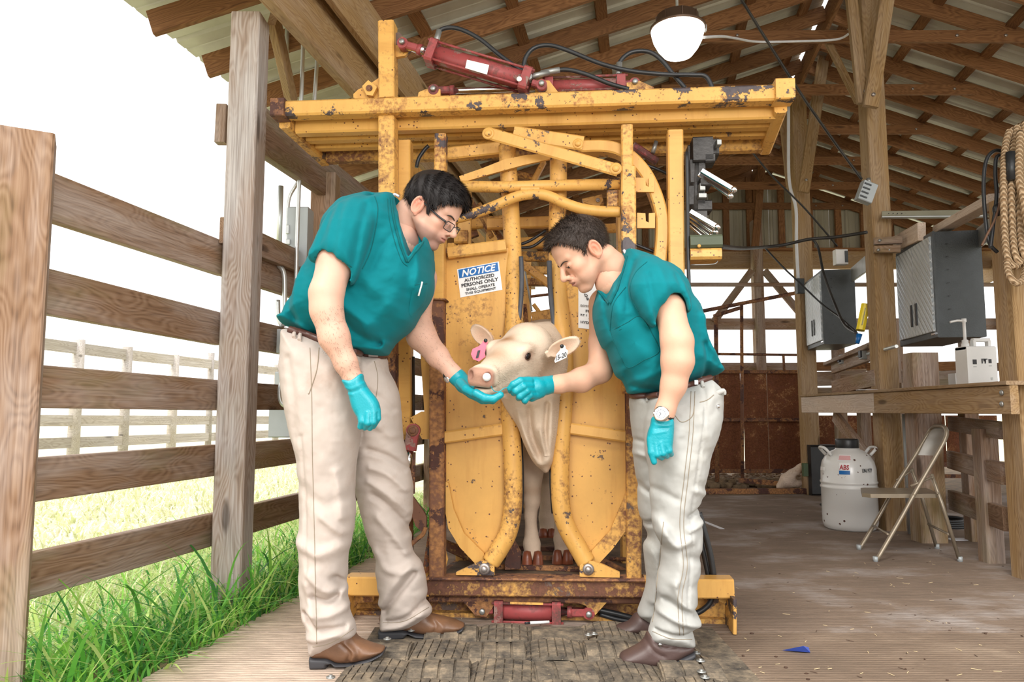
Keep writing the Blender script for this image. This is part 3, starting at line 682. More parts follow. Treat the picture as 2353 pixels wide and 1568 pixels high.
cplate('foot_bracket', [(1332, 1326), (1332, 1300), (1345, 1290), (1362, 1290), (1390, 1300), (1424, 1316), (1424, 1328)], -.035, .02, 'yellow_chip'); pin((1352, 1309), 7.5, -.04, .018)
cplate('heel_block', [(1160, 1292), (1180, 1240), (1196, 1270), (1196, 1308), (1160, 1310)], .1, .03, 'rust')
# --- left lower linkage with red clevis
cb('arm_plate', (945, 985), (990, 975), 26, .05, .01)
lk = MB(); A1 = c(950, 990, -.04); lk.lathe([(.028, -.02), (.028, .02)], A1, (0, 1, 0), 20); lk.bar(A1, c(942, 1035, -.04), .05, .035, NV, .006); lk.build('clevis', MAT['red'], chute); pin((949, 990), 7.5, -.065, .012, 'rust')
MB().tube([c(942, 1036, -.04), c(934, 1085, -.04)], .016, 14).build('piston_rod', MAT['chrome'], chute)
cb('hinge_arm', (950, 1040), (948, 1135), 10, .0, .02, 'rust')
cplate('stirrup_plate', [(946, 1138), (975, 1178), (980, 1190), (979, 1215), (972, 1225), (955, 1210), (944, 1180)], -.02, .016, 'rust')
ct('stirrup_bar', [(978, 1212), (972, 1228), (958, 1240), (945, 1252), (940, 1262)], 5, -.02, 'rust')
# --- inner bars seen through the gate
for (a, b, w, o_, m) in (((1120, 516), (1290, 510), 26, .35, 'yellow'), ((1040, 520), (1180, 505), 24, .5, 'yellow_rust'), ((1198, 560), (1262, 556), 26, .9, 'yellow'), ((1190, 600), (1265, 655), 18, .55, 'yellow'),
                         ((1078, 455), (1130, 545), 13, .5, 'yellow_rust'), ((1100, 470), (1152, 550), 13, .6, 'yellow_rust'), ((1060, 460), (1090, 545), 22, .55, 'rust'), ((1045, 545), (1075, 545), 30, .3, 'yellow'),
                         ((1222, 425), (1250, 372), 12, .3, 'yellow'), ((1190, 400), (1236, 412), 12, .35, 'yellow_rust'), ((1340, 470), (1385, 460), 24, .5, 'yellow'), ((1290, 530), (1430, 524), 20, .6, 'yellow'),
                         ((1205, 700), (1214, 780), 10, .8, 'rust'), ((1210, 700), (1222, 790), 12, 1.0, 'yellow'), ((1222, 730), (1285, 720), 24, 1.2, 'yellow'), ((1206, 622), (1268, 622), 18, 1.9, 'yellow'), ((1212, 648), (1268, 648), 17, 2.1, 'yellow'),
                         ((1218, 682), (1268, 676), 5, 2.0, 'rust'), ((1206, 620), (1222, 715), 4, 1.4, 'galv'), ((1226, 700), (1252, 735), 9, 1.6, 'yellow'), ((1000, 590), (1262, 590), 22, 1.1, 'yellow_rust')):
    cb('inner_bar', a, b, w, o_, .04, m)
ct('hydraulic_hose', [(1196, 562), (1220, 552), (1254, 530)], 3.5, .25, 'black'); ct('hydraulic_hose', [(1194, 570), (1225, 566), (1256, 543)], 3.5, .25, 'black')
ct('hydraulic_hose', [(957, 385), (962, 365), (975, 345), (985, 335)], 4.5, .2, 'black')
ct('hydraulic_hose', [(1455, 560), (1480, 570), (1505, 580)], 4, .1, 'black'); ct('hydraulic_hose', [(1455, 370), (1500, 385), (1535, 400)], 4, .2, 'black')
cb('bleeder', (1455, 335), (1510, 372), 16, .25, .04, 'red'); ct('bleeder_fitting', [(1500, 352), (1508, 325)], 5, .22, 'galv', sub=1)
cplate('tag_plate', [(1342, 465), (1372, 450), (1386, 458), (1378, 472), (1392, 480)], .2, .008); pin((1374, 460), 3, .195, .006)
# squeeze sides going back (slatted)
for (px, py0) in ((1030, 0), (1440, 0)):
    g = c(px, 1322, .1)
    for z in (.45, .72, .99, 1.26, 1.52):
        a = Vector((g.x, g.y, z)); MB().bar(a, a + ADIR * 2.2, .1, .03, (1, 0, 0)).build('squeeze_slat', MAT['yellow_rust' if z < .9 else 'yellow'], chute)
    for k in range(4):
        a = Vector((g.x, g.y, .16)) + ADIR * (.25 + k * .62); MB().bar(a, a + Vector((0, 0, 1.75)), .06, .06, (1, 0, 0)).build('squeeze_post', MAT['yellow'], chute)
rear = c(1235, 900, 2.2)
for dx in (-.4, 0, .4): MB().bar((rear.x + dx, rear.y, .2), (rear.x + dx, rear.y, 1.5), .05, .05).build('tail_gate_bar', MAT['rust'], chute)
# --- valve bank with levers, right side
vb = MB()
for (x, y, w, h, o_) in ((1612, 350, 46, 60, .1), (1600, 400, 34, 60, .12), (1635, 345, 26, 40, .15), (1598, 455, 36, 50, .12), (1612, 478, 40, 26, .12), (1590, 430, 20, 190, .14), (1628, 370, 22, 22, .1), (1618, 425, 24, 20, .08), (1606, 500, 30, 24, .1)):
    p = c(x, y, o_); s = p.y / FPX; vb.box(p, (w * s, .09, h * s), frame((1, -.09, 0), NV), 0, .006)
vb.tube([c(1600, 330, .1), c(1596, 520, .1)], .028, 10); vb.build('valve_bank', MAT['dark_metal'], chute)
for (x, y, w, h) in ((1612, 432, 12, 18), (1612, 452, 18, 12), (1650, 330, 10, 14)):
    p = c(x, y, .06); s = p.y / FPX; MB().box(p, (w * s, .04, h * s), None, 0, .003).build('valve_cap', MAT['galv'], chute)
for (a, b, o_) in (((1612, 392), (1686, 436), .0), ((1606, 400), (1678, 450), .04), ((1586, 486), (1648, 522), .0), ((1586, 494), (1643, 533), .03), ((1584, 502), (1635, 541), .06), ((1582, 512), (1626, 549), .09)):
    l = MB().bar(c(*a, o_), c(*b, o_), .022, .014, NV, .003).build('lever', MAT['chrome'], chute)
    MB().ball(c(*b, o_), .0145, 12).build('knob', MAT['chrome'], l)
p = c(1617, 562, .02); s = p.y / FPX
MB().box(p, (72 * s, .14, 30 * s), frame((1, -.09, 0), NV), 0, .01).build('control_box', MAT['olive'], chute, label='olive green control box cover under the levers')
MB().box(c(1617, 590, .02), (70 * s, .13, 26 * s), frame((1, -.09, 0), NV), 0, .01).build('control_box_base', MAT['yellow'], chute)
MB().tube([c(1588, 609, .0), c(1640, 607, .0), c(1650, 596, .0), c(1653, 580, .0)], .003, 6, sub=4).build('wire_guard', MAT['galv'], chute)
MB().lathe([(.007, 0), (.007, .006), (0, .006)], c(1606, 566, -.055), (0, -1, 0), 10).build('indicator', MAT['yellow'], chute)
# floor hoses at the right foot
ct('hydraulic_hose', [(1606, 1178), (1618, 1220), (1632, 1275), (1640, 1326)], 7, .06, 'black'); ct('hydraulic_hose', [(1600, 1200), (1612, 1250), (1622, 1295), (1628, 1326)], 6, .08, 'black')
ct('hydraulic_hose', [(1640, 1362), (1632, 1385), (1615, 1402), (1590, 1415)], 6, .03, 'black'); ct('hydraulic_hose', [(1375, 1402), (1420, 1412), (1465, 1424)], 6, .04, 'black'); ct('hydraulic_hose', [(1378, 1412), (1420, 1424), (1462, 1430)], 5, .04, 'black')

# ---- NOTICE sign and maker's plate: flat prints on the doors
def text_on(body, p_tl, p_tr, p_bl, lines, mat, name, par, o_=.0):
    """lines: (text, u0, u1, v0, v1) in unit coords of the sign, v downward"""
    X = (p_tr - p_tl); Yv = (p_bl - p_tl); N_ = X.cross(Yv).normalized(); N_ = N_ if N_.y < 0 else -N_
    objs = []
    for (tx, u0, u1, v0, v1, m, sh) in lines:
        cu = bpy.data.curves.new('t', 'FONT'); cu.body = tx; cu.size = 1; cu.offset = .028; cu.resolution_u = 2
        to = bpy.data.objects.new('t', cu); COL.objects.link(to); bpy.context.view_layer.update()
        me = bpy.data.meshes.new_from_object(to.evaluated_get(bpy.context.evaluated_depsgraph_get())); bpy.data.objects.remove(to)
        co = np.array([v.co[:] for v in me.vertices]); mn, mx = co.min(0), co.max(0); mx = np.where(mx - mn < 1e-6, mn + 1, mx)
        for v in me.vertices:
            a = (v.co.x - mn[0]) / (mx[0] - mn[0]); b = (v.co.y - mn[1]) / (mx[1] - mn[1])
            w = p_tl + X * (u0 + (u1 - u0) * (a + sh * (b - .5))) + Yv * (v1 + (v0 - v1) * b) + N_ * .0022
            v.co = w
        me.materials.clear(); me.materials.append(MAT[m]); me.update()
        ob = bpy.data.objects.new(name, me); COL.objects.link(ob); put(ob, par); objs.append(ob)
    return objs
MAT['sign_white'] = plain('sign_white', (.85, .86, .86), .35, var=.02); MAT['sign_blue'] = plain('sign_blue', srgb(24, 104, 176), .35, var=.03); MAT['ink'] = plain('sign_ink', (.02, .02, .025), .5, var=.1)
o_ = .028
TL, TR, BL = c(1050, 619, o_), c(1146, 601, o_), c(1058, 684, o_); BRr = TR + (BL - TL)
sg = MB().prism([TL, TR, BRr, BL], (0, .002, 0)).build('notice_sign', MAT['sign_white'], None)
tag(sg, 'white and blue NOTICE sign on the left yellow gate door', 'sign')
X, Yv = TR - TL, BL - TL; q = lambda u, v: TL + X * u + Yv * v + Vector((0, -.0012, 0))
MB().prism([q(.03, .03), q(.97, .03), q(.97, .33), q(.03, .33)], (0, -.0006, 0)).build('blue_band', MAT['sign_blue'], sg, label='blue header band')
text_on(None, TL, TR, BL, [('NOTICE', .12, .9, .06, .3, 'sign_white', .06), ('AUTHORIZED', .14, .86, .38, .50, 'ink', 0), ('PERSONS ONLY', .06, .94, .54, .67, 'ink', 0), ('SHALL OPERATE', .16, .84, .72, .82, 'ink', 0), ('THIS EQUIPMENT', .12, .86, .86, .96, 'ink', 0)], None, 'lettering', sg)
TL, TR, BL = c(1329, 640, o_), c(1412, 648, o_), c(1329, 754, o_); BRr = TR + (BL - TL)
pg = MB().prism([TL, TR, BRr, BL], (0, .002, 0)).build('maker_plate', MAT['sign_white'], None)
tag(pg, 'worn white maker plate with black print on the right gate door, half behind a man', 'sign')
text_on(None, TL, TR, BL, [('FLY', .2, .42, .62, .67, 'ink', 0), ('RT 1  W', .06, .42, .71, .75, 'ink', 0), ('(4', .28, .42, .77, .81, 'ink', 0), ('HYDRA', .06, .45, .85, .90, 'ink', 0), ('EQ', .32, .5, .38, .43, 'ink', 0), ('8098', .05, .32, .52, .57, 'galv', 0)], None, 'lettering', pg)
for k, ch_ in enumerate('HYDRAU'):
    a = radians(112 - 0 + k * -11); u, v = .06 + k * .055, .16 + k * .07
    text_on(None, TL, TR, BL, [(ch_, u, u + .09, v, v + .06, 'ink', -.25)], None, 'lettering', pg)
# ================================================================== implicit surfaces -> one continuous mesh
f4 = np.float32
def V3(p): return np.array([p[0], p[1], p[2]], f4)
def sd_cone(p, a, b, ra, rb):
    a, b = V3(a), V3(b); ba = b - a; pa = p - a; h = np.clip(pa @ ba / max(float(ba @ ba), 1e-9), 0, 1)
    return np.sqrt(((pa - h[:, None] * ba) ** 2).sum(1)) - (ra + (rb - ra) * h)
def sd_ell(p, c, r, M=None):
    q = p - V3(c)
    if M is not None: q = q @ np.array(M, f4)          # M columns = local axes
    r = np.array(r, f4); k0 = np.sqrt(((q / r) ** 2).sum(1)); k1 = np.sqrt(((q / (r * r)) ** 2).sum(1)) + 1e-9
    return k0 * (k0 - 1) / k1
def sd_box(p, c, r, M=None, rd=.003):
    q = p - V3(c)
    if M is not None: q = q @ np.array(M, f4)
    q = np.abs(q) - (np.array(r, f4) - rd)
    return np.sqrt((np.maximum(q, 0) ** 2).sum(1)) + np.minimum(q.max(1), 0) - rd
def smin(a, b, k):
    if k <= 0: return np.minimum(a, b)
    h = np.clip(.5 + .5 * (b - a) / k, 0, 1); return b + (a - b) * h - k * h * (1 - h)
def smax(a, b, k): return -smin(-a, -b, k)
def fbm2(shape, sx, sy, seed, oct=4):
    """value noise on a raster, cell sizes sx, sy pixels"""
    rg = np.random.RandomState(seed); H_, W_ = shape; out = np.zeros(shape, f4); amp = 1.0; tot = 0
    for o in range(oct):
        gh, gw = max(2, int(H_ / sy) + 3), max(2, int(W_ / sx) + 3); g = rg.rand(gh, gw).astype(f4) * 2 - 1
        y = np.arange(H_) / sy; x = np.arange(W_) / sx; yi, xi = y.astype(int), x.astype(int); fy, fx = y - yi, x - xi
        fy = (fy * fy * (3 - 2 * fy))[:, None]; fx = (fx * fx * (3 - 2 * fx))[None, :]
        a = g[yi][:, xi]; b = g[yi][:, xi + 1]; c_ = g[yi + 1][:, xi]; d = g[yi + 1][:, xi + 1]
        out += amp * ((a * (1 - fx) + b * fx) * (1 - fy) + (c_ * (1 - fx) + d * fx) * fy); tot += amp; amp *= .5; sx = max(sx / 2, 1.5); sy = max(sy / 2, 1.5)
    return out / tot
def seg_d(X, Yg, pts, closed=True):
    d2 = np.full(X.shape, 1e12, f4); ins = np.zeros(X.shape, bool); n = len(pts)
    for i in range(n if closed else n - 1):
        (x0, y0), (x1, y1) = pts[i], pts[(i + 1) % n]
        ex, ey = x1 - x0, y1 - y0; L = ex * ex + ey * ey + 1e-9
        t_ = np.clip(((X - x0) * ex + (Yg - y0) * ey) / L, 0, 1); dx = X - x0 - t_ * ex; dy = Yg - y0 - t_ * ey
        d2 = np.minimum(d2, dx * dx + dy * dy)
        if closed:
            c1 = (y0 > Yg) != (y1 > Yg)
            with np.errstate(divide='ignore', invalid='ignore'): xi = x0 + (Yg - y0) * ex / (ey if abs(ey) > 1e-9 else 1e-9)
            ins ^= c1 & (X < xi)
    d = np.sqrt(d2); return np.where(ins, -d, d) if closed else d
def smooth2(pts, sub=4, closed=True):
    return [(v.x, v.y) for v in crom([(p[0], p[1], 0) for p in pts], sub, closed)]
class Infl:
    """a limb or garment: outline as seen, swollen to its real thickness about a centre sheet at distance Y.
       folds: (polyline, height m, width px) ridges (+) and creases (-) in the cloth facing us"""
    def __init__(s, pts, Y, Bt, Rpx, n=2.0, folds=(), noise=0.0, ncell=(30, 60), seed=1, sharp=False, step=2.0):
        P = pts if sharp else smooth2(pts); a = np.array(P); s.x0, s.y0 = a.min(0) - 60; x1, y1 = a.max(0) + 60; s.st = step
        X, Yg = np.meshgrid(np.arange(s.x0, x1, step, dtype=f4), np.arange(s.y0, y1, step, dtype=f4)); s.d = seg_d(X, Yg, P).astype(f4)
        h = np.zeros_like(s.d)
        for pl_, amp, w in folds:
            if Bt is not None and noise: amp = amp * 1.55
            dd = seg_d(X, Yg, smooth2(pl_, 4, False), False); h += amp * np.exp(-(dd / w) ** 2)
        if noise: h += noise * 1.3 * fbm2(h.shape, ncell[0] / step, ncell[1] / step, seed)
        s.h = h.astype(f4); s.n = n
        cx = float(a[:, 0].mean())
        def tab(v):
            if not isinstance(v, (list, tuple)): return None, v
            zz, vv = [], []
            for py, val in v:
                Yr = s.Yf(py) ; zz.append(at(cx, py, Yr).z); vv.append(val)
            o = np.argsort(zz); return np.array(zz)[o], np.array(vv)[o]
        s.Yl = Y
        s.Yf = (lambda py: float(np.interp(py, [q[0] for q in Y], [q[1] for q in Y]))) if isinstance(Y, (list, tuple)) else (lambda py: Y)
        s.Yt, s.Bt, s.Rt = tab(Y), tab(Bt), tab(Rpx)
        pz = [at(p[0], p[1], s.Yf(p[1])) for p in P]
        bm_ = max(s.Bt[1]) if s.Bt[0] is not None else s.Bt[1]
        s.lo = np.array([min(v.x for v in pz), min(v.y for v in pz) - bm_, min(v.z for v in pz)]) - .02; s.hi = np.array([max(v.x for v in pz), max(v.y for v in pz) + bm_, max(v.z for v in pz)]) + .02
    def __call__(s, p):
        g = lambda tb: tb[1] if tb[0] is None else np.interp(p[:, 2], tb[0], tb[1]).astype(f4)
        yc, Bv, Rv = g(s.Yt), g(s.Bt), g(s.Rt); zz = p[:, 2] - CAMH
        D = yc * cP + zz * sP; px = CX + FPX * p[:, 0] / D; py = CY - FPX * (-yc * sP + zz * cP) / D
        gx = np.clip((px - s.x0) / s.st, 0, s.d.shape[1] - 1.01); gy = np.clip((py - s.y0) / s.st, 0, s.d.shape[0] - 1.01)
        ix, iy = gx.astype(int), gy.astype(int); fx, fy = gx - ix, gy - iy
        bl = lambda A: (A[iy, ix] * (1 - fx) + A[iy, ix + 1] * fx) * (1 - fy) + (A[iy + 1, ix] * (1 - fx) + A[iy + 1, ix + 1] * fx) * fy
        d = bl(s.d); Rm = Rv * D / FPX
        u = np.maximum(1 + d / Rv, 0); v = (p[:, 1] - yc) / Bv
        r = (u ** s.n + np.abs(v) ** s.n) ** (1 / s.n)
        side = np.clip(-v * 1.6 + .3, 0, 1)
        return ((r - 1) * np.minimum(Rm, Bv) * 1.0 - bl(s.h) * (.35 + .65 * side)).astype(f4)
def sdf_mesh(fn, lo, hi, h, cf=4):
    """sparse evaluation + naive surface nets"""
    lo = np.array(lo, float); hi = np.array(hi, float); nb = np.ceil((hi - lo) / (h * cf)).astype(int) + 1; nf = nb * cf
    ax = [lo[i] + (np.arange(nb[i]) + .5) * h * cf - h * .5 for i in range(3)]
    G = np.stack(np.meshgrid(*ax, indexing='ij'), -1).reshape(-1, 3).astype(f4)
    C = np.concatenate([fn(G[i:i + 400000]) for i in range(0, len(G), 400000)]).reshape(nb)
    near = np.abs(C) < h * cf * 1.5 + .004
    Dn = np.repeat(np.repeat(np.repeat(C, cf, 0), cf, 1), cf, 2).astype(f4)
    idx = np.argwhere(near); off = np.stack(np.meshgrid(*[np.arange(cf)] * 3, indexing='ij'), -1).reshape(-1, 3)
    for i in range(0, len(idx), 6000):
        I = (idx[i:i + 6000, None, :] * cf + off[None]).reshape(-1, 3); P = (lo + I * h).astype(f4)
        Dn[I[:, 0], I[:, 1], I[:, 2]] = fn(P)
    S = Dn < 0; del G
    n0, n1, n2 = Dn.shape
    c8 = [S[a:n0 - 1 + a, b:n1 - 1 + b, c_:n2 - 1 + c_] for a in (0, 1) for b in (0, 1) for c_ in (0, 1)]
    s8 = c8[0].astype(np.int8)
    for q in c8[1:]: s8 = s8 + q
    act = (s8 > 0) & (s8 < 8); cells = np.argwhere(act); vid = np.full(act.shape, -1, np.int32); vid[act] = np.arange(len(cells))
    corn = np.array([(a, b, c_) for a in (0, 1) for b in (0, 1) for c_ in (0, 1)])
    val = np.stack([Dn[cells[:, 0] + a, cells[:, 1] + b, cells[:, 2] + c_] for a, b, c_ in corn], 1)
    acc = np.zeros((len(cells), 3)); cnt = np.zeros(len(cells))
    for i in range(8):
        for j in range(i + 1, 8):
            if np.abs(corn[i] - corn[j]).sum() != 1: continue
            a, b = val[:, i], val[:, j]; m = (a < 0) != (b < 0); t_ = np.where(m, a / np.where(m, a - b, 1), 0)
            pt = corn[i] + t_[:, None] * (corn[j] - corn[i]); acc += pt * m[:, None]; cnt += m
    Vt = lo + (cells + acc / np.maximum(cnt, 1)[:, None]) * h
    Fs = []
    for axn in range(3):
        o1, o2 = [(1, 2), (2, 0), (0, 1)][axn]
        sl0 = [slice(1, -1)] * 3; sl0[axn] = slice(0, -1); sl1 = list(sl0); sl1[axn] = slice(1, None)
        A, Bq = S[tuple(sl0)], S[tuple(sl1)]; e = np.argwhere(A != Bq); flip = A[A != Bq]
        base = e.copy(); base[:, o1] += 1; base[:, o2] += 1
        def gv(d1, d2):
            q = base.copy(); q[:, o1] -= d1; q[:, o2] -= d2; return vid[q[:, 0], q[:, 1], q[:, 2]]
        q = np.stack([gv(1, 1), gv(0, 1), gv(0, 0), gv(1, 0)], 1); q[~flip] = q[~flip][:, ::-1]; Fs.append(q)
    Fq = np.concatenate(Fs); Fq = Fq[(Fq >= 0).all(1)]
    return Vt, Fq
def mesh_np(name, parts, mats, parent=None, col=None, loc=None):
    """parts: list of (V, Fquads); col: function verts -> (N,3) colours"""
    Vs, Fs, o = [], [], 0
    for V_, F_ in parts: Vs.append(V_); Fs.append(F_ + o); o += len(V_)
    V_ = np.concatenate(Vs); F_ = np.concatenate(Fs); loc = loc if loc is not None else V_.mean(0)
    me = bpy.data.meshes.new(name); me.vertices.add(len(V_)); me.vertices.foreach_set('co', (V_ - np.array(loc)).astype(f4).ravel())
    nf = len(F_); me.loops.add(nf * 4); me.loops.foreach_set('vertex_index', F_.astype(np.int32).ravel())
    me.polygons.add(nf); me.polygons.foreach_set('loop_start', np.arange(0, nf * 4, 4, dtype=np.int32)); me.polygons.foreach_set('use_smooth', np.ones(nf, bool))
    me.update(calc_edges=True); me.validate()
    for m in (mats if isinstance(mats, (list, tuple)) else [mats]): me.materials.append(m)
    if col is not None:
        ca = me.color_attributes.new('tint', 'FLOAT_COLOR', 'POINT'); c_ = np.ones((len(V_), 4), f4); c_[:, :3] = col(V_); ca.data.foreach_set('color', c_.ravel())
    o = bpy.data.objects.new(name, me); COL.objects.link(o); o.matrix_basis = Matrix.Translation([float(v) for v in loc]); put(o, parent); return o
def sdfobj(name, fn, lo, hi, h, mat, parent=None, col=None, **k):
    return mesh_np(name, [sdf_mesh(fn, lo, hi, h)], mat, parent, col)
def inflobj(name, fl, h, mat, parent=None, k=.01, extra=None, col=None):
    fl = fl if isinstance(fl, (list, tuple)) else [fl]
    def fn(p):
        d = fl[0](p)
        for q in fl[1:]: d = smin(d, q(p), k)
        if extra is not None: d = extra(p, d)
        return d
    lo = np.min([q.lo for q in fl], 0); hi = np.max([q.hi for q in fl], 0)
    return sdfobj(name, fn, lo, hi, h, mat, parent, col)
def pxr(r, Y): return r * Y / FPX
def cones(p, L, k=.01, d=None):
    """L: chain list of (px,py,Y,rpx)"""
    for (a, b) in zip(L[:-1], L[1:]):
        q = sd_cone(p, at(*a[:3]), at(*b[:3]), pxr(a[3], a[2]), pxr(b[3], b[2])); d = q if d is None else smin(d, q, k)
    return d

def tint_mat(name, rough, sss=0.0, spec=.4, bump=None, noise_var=.06, sheen=0.0, mul=(1, 1, 1)):
    t = NT(name); a = t.n.new('ShaderNodeAttribute'); a.attribute_name = 'tint'
    n = t.noise(t.map((1, 1, 1), rnd=False), 25, 5, .6)
    c_ = t.mix(1.0, a.outputs['Color'], t.ramp(n, [(.3, (1 - noise_var,) * 3), (.7, (1, 1, 1))]), 'MULTIPLY')
    if bump: t.bump(t.noise(t.map((1, 1, 1), rnd=False), bump[0], 4, .6), bump[1], bump[2])
    m = t.out(c_, rough, 0, spec)
    if sss: t.p.inputs['Subsurface Weight'].default_value = sss; t.p.inputs['Subsurface Radius'].default_value = (.012, .004, .002)
    return m
MAT['skin'] = tint_mat('skin', .5, .12, .35, (500, .12, .002), .07)
MAT['hide'] = tint_mat('calf_hide', .75, 0, .2, (190, .35, .004), .1)
def cloth(name, c_, rough=.85, weave=900, b=.15, var=.06, spec=.15, stain=None):
    t = NT(name); m = t.map((1, 1, 1), rnd=False); n = t.noise(m, 8, 5, .6)
    cc = t.ramp(n, [(.3, tuple(x * (1 - var * 2) for x in c_)), (.65, c_)])
    if stain: cc = t.mix(t.math('MULTIPLY', t.ramp(t.noise(m, 5.5, 5, .65), [(.55, (0, 0, 0)), (.72, (1, 1, 1))]), stain[1]), cc, stain[0])
    t.bump(t.noise(t.map((1, 1, 1), rnd=False), weave, 2), b, .0015)
    t.p.inputs['Sheen Weight'].default_value = .04; t.p.inputs['Sheen Roughness'].default_value = .5
    return t.out(cc, rough, 0, spec)
MAT['scrub'] = cloth('teal_scrubs', srgb(6, 118, 127)); MAT['khaki'] = cloth('khaki_cotton', srgb(192, 180, 171), stain=(srgb(150, 118, 96), .35)); MAT['stone'] = cloth('stone_cotton', srgb(178, 178, 174), stain=(srgb(140, 134, 120), .35))
MAT['seam'] = cloth('dark_seam', srgb(10, 96, 100)); MAT['seam_k'] = cloth('trouser_seam', srgb(150, 138, 120)); MAT['tee'] = cloth('white_undershirt', (.75, .76, .8))
MAT['glove'] = plain('teal_nitrile', srgb(0, 148, 162), .38, var=.06, bump=.25, bs=160); 
MAT['leather'] = plain('brown_leather', srgb(112, 80, 58), .45, var=.3, bump=.2, bs=90); MAT['dark_leather'] = plain('dark_brown_leather', srgb(78, 60, 56), .5, var=.15, bump=.15, bs=90)
MAT['sole'] = plain('dark_sole', (.035, .035, .04), .6, var=.2); MAT['belt'] = plain('belt_leather', srgb(82, 52, 44), .4, var=.15)
MAT['hair_l'] = plain('black_hair', (.018, .015, .015), .55, spec=.3, var=.4); MAT['hair_r'] = plain('brown_hair', (.045, .032, .026), .55, spec=.3, var=.4)
MAT['lash'] = plain('brow_hair', (.03, .02, .016), .6, var=.2); MAT['glass'] = plain('lens_glass', (.9, .9, .9), .05)
MAT['glass'].node_tree.nodes['Principled BSDF'].inputs['Transmission Weight'].default_value = 1.0; MAT['glass'].node_tree.nodes['Principled BSDF'].inputs['IOR'].default_value = 1.05
_t = NT('clear_lens'); _tr = _t.n.new('ShaderNodeBsdfTransparent'); _mx = _t.n.new('ShaderNodeMixShader'); _mx.inputs[0].default_value = .12; _t.p.inputs['Roughness'].default_value = .05
_t.l.new(_tr.outputs[0], _mx.inputs[1]); _t.l.new(_t.p.outputs[0], _mx.inputs[2]); _t.l.new(_mx.outputs[0], _t.n['Material Output'].inputs[0]); MAT['glass'] = _t.m
MAT['eye_white'] = plain('eye_white', (.75, .72, .7), .15, var=.02); MAT['eye_dark'] = plain('eye_dark', (.012, .008, .007), .05, var=.1)
# ================================================================== THE TWO MEN
def head_frame(sgn, pitch, yaw, roll=0.0):
    """F forward, S towards us, U up"""
    F_ = Vector((sgn * cos(pitch) * cos(yaw), -cos(pitch) * sin(yaw), -sin(pitch)))
    S_ = Vector((-sgn * sin(yaw), -cos(yaw), 0)).normalized()
    U_ = S_.cross(F_) if sgn > 0 else F_.cross(S_)
    if roll:
        S2 = S_ * cos(roll) + U_ * sin(roll); U_ = U_ * cos(roll) - S_ * sin(roll); S_ = S2
    return F_, S_, U_
def head_sdf(q, o, full=True):
    """q in head coordinates (f, s, u). o = options"""
    f, s, u = q[:, 0], q[:, 1], q[:, 2]; sa = np.abs(s); m = np.stack([f, sa, u], 1)
    d = sd_ell(q, (-.012, 0, .052), (.098, .077, .084))
    d = smin(d, sd_ell(q, (.048, 0, .048), (.046, .060, .058)), .03)
    d = smin(d, sd_ell(q, (.038, 0, -.022), (.050, .055, .068)), .03)
    d = smin(d, sd_cone(m, (-.002, .058, -.035), (.066, .020, -.092), .017, .015), .03)      # jaw
    d = smin(d, sd_ell(q, (.074, 0, -.090), (.021, .022, .018)), .018)                       # chin
    d = smin(d, sd_ell(m, (.060, .044, -.012), (.026, .022, .024)), .022)                    # cheekbone
    d = smin(d, sd_ell(m, (.058, .036, -.050), (.026, .020, .026)), .02)                     # cheek
    d = smin(d, sd_cone(m, (.092, .006, .030), (.076, .044, .034), .009, .008), .014)        # brow ridge
    d = smax(d, -sd_ell(m, (.102, .032, .010), (.019, .020, .014)), .012)                    # eye socket
    d = smin(d, sd_ell(m, (.078, .032, .008), (.0155, .0165, .0135)), .004)                  # lidded eye
    d = smin(d, sd_cone(q, (.090, 0, .026), (o.get('nl', .121), 0, -.020), .0075, .0110), .010)          # nose bridge -> tip
    d = smin(d, sd_ell(q, (o.get('nl', .121) - .004, 0, -.024), (.012, .0105, .009)), .006)
    d = smin(d, sd_ell(m, (.105, .0125, -.027), (.011, .0065, .0085)), .006)                 # nostril wings
    d = smin(d, sd_ell(q, (.088, 0, -.050), (.016, .030, .022)), .014)                       # muzzle of the mouth
    d = smin(d, sd_ell(q, (.1015, 0, -.0475), (.0065, .020, .0050)), .004)                   # upper lip
    d = smin(d, sd_ell(q, (.0985, 0, -.0585), (.0070, .018, .0056)), .004)                   # lower lip
    d = smax(d, -sd_ell(q, (.106, 0, -.0528 - (.0 if not o.get('open') else .001)), (.012, .024, .0014 if not o.get('open') else .0032)), .003)
    if o.get('smile'): d = smax(d, -sd_cone(m, (.094, .017, -.026), (.080, .032, -.050), .002, .0025), .006)
    d = smax(d, -sd_cone(m, (.099, .0085, -.036), (.112, .008, -.030), .003, .003), .003)    # nostrils
    # ears
    a = .22
    me = sd_ell(m, (-.008, .079, .002), (.019, .0065, .031), ((cos(a), sin(a), 0), (-sin(a), cos(a), 0), (0, 0, 1)))
    rim = np.sqrt((np.sqrt(((m[:, 0] + .010) / .0165) ** 2 + ((m[:, 2] - .003) / .0275) ** 2) - 1) ** 2 * .0165 ** 2 + (m[:, 1] - .083 + (m[:, 0]) * .25) ** 2) - .0036
    conc = sd_ell(m, (-.003, .0865, -.001), (.0095, .0065, .0145))
    ear = smin(smax(me, -conc, .003), rim, .004); ear = smin(ear, sd_ell(m, (.004, .080, .0), (.004, .004, .007)), .004); ear = smin(ear, sd_ell(m, (-.003, .080, -.027), (.007, .004, .009)), .005)
    return smin(d, ear, .004)
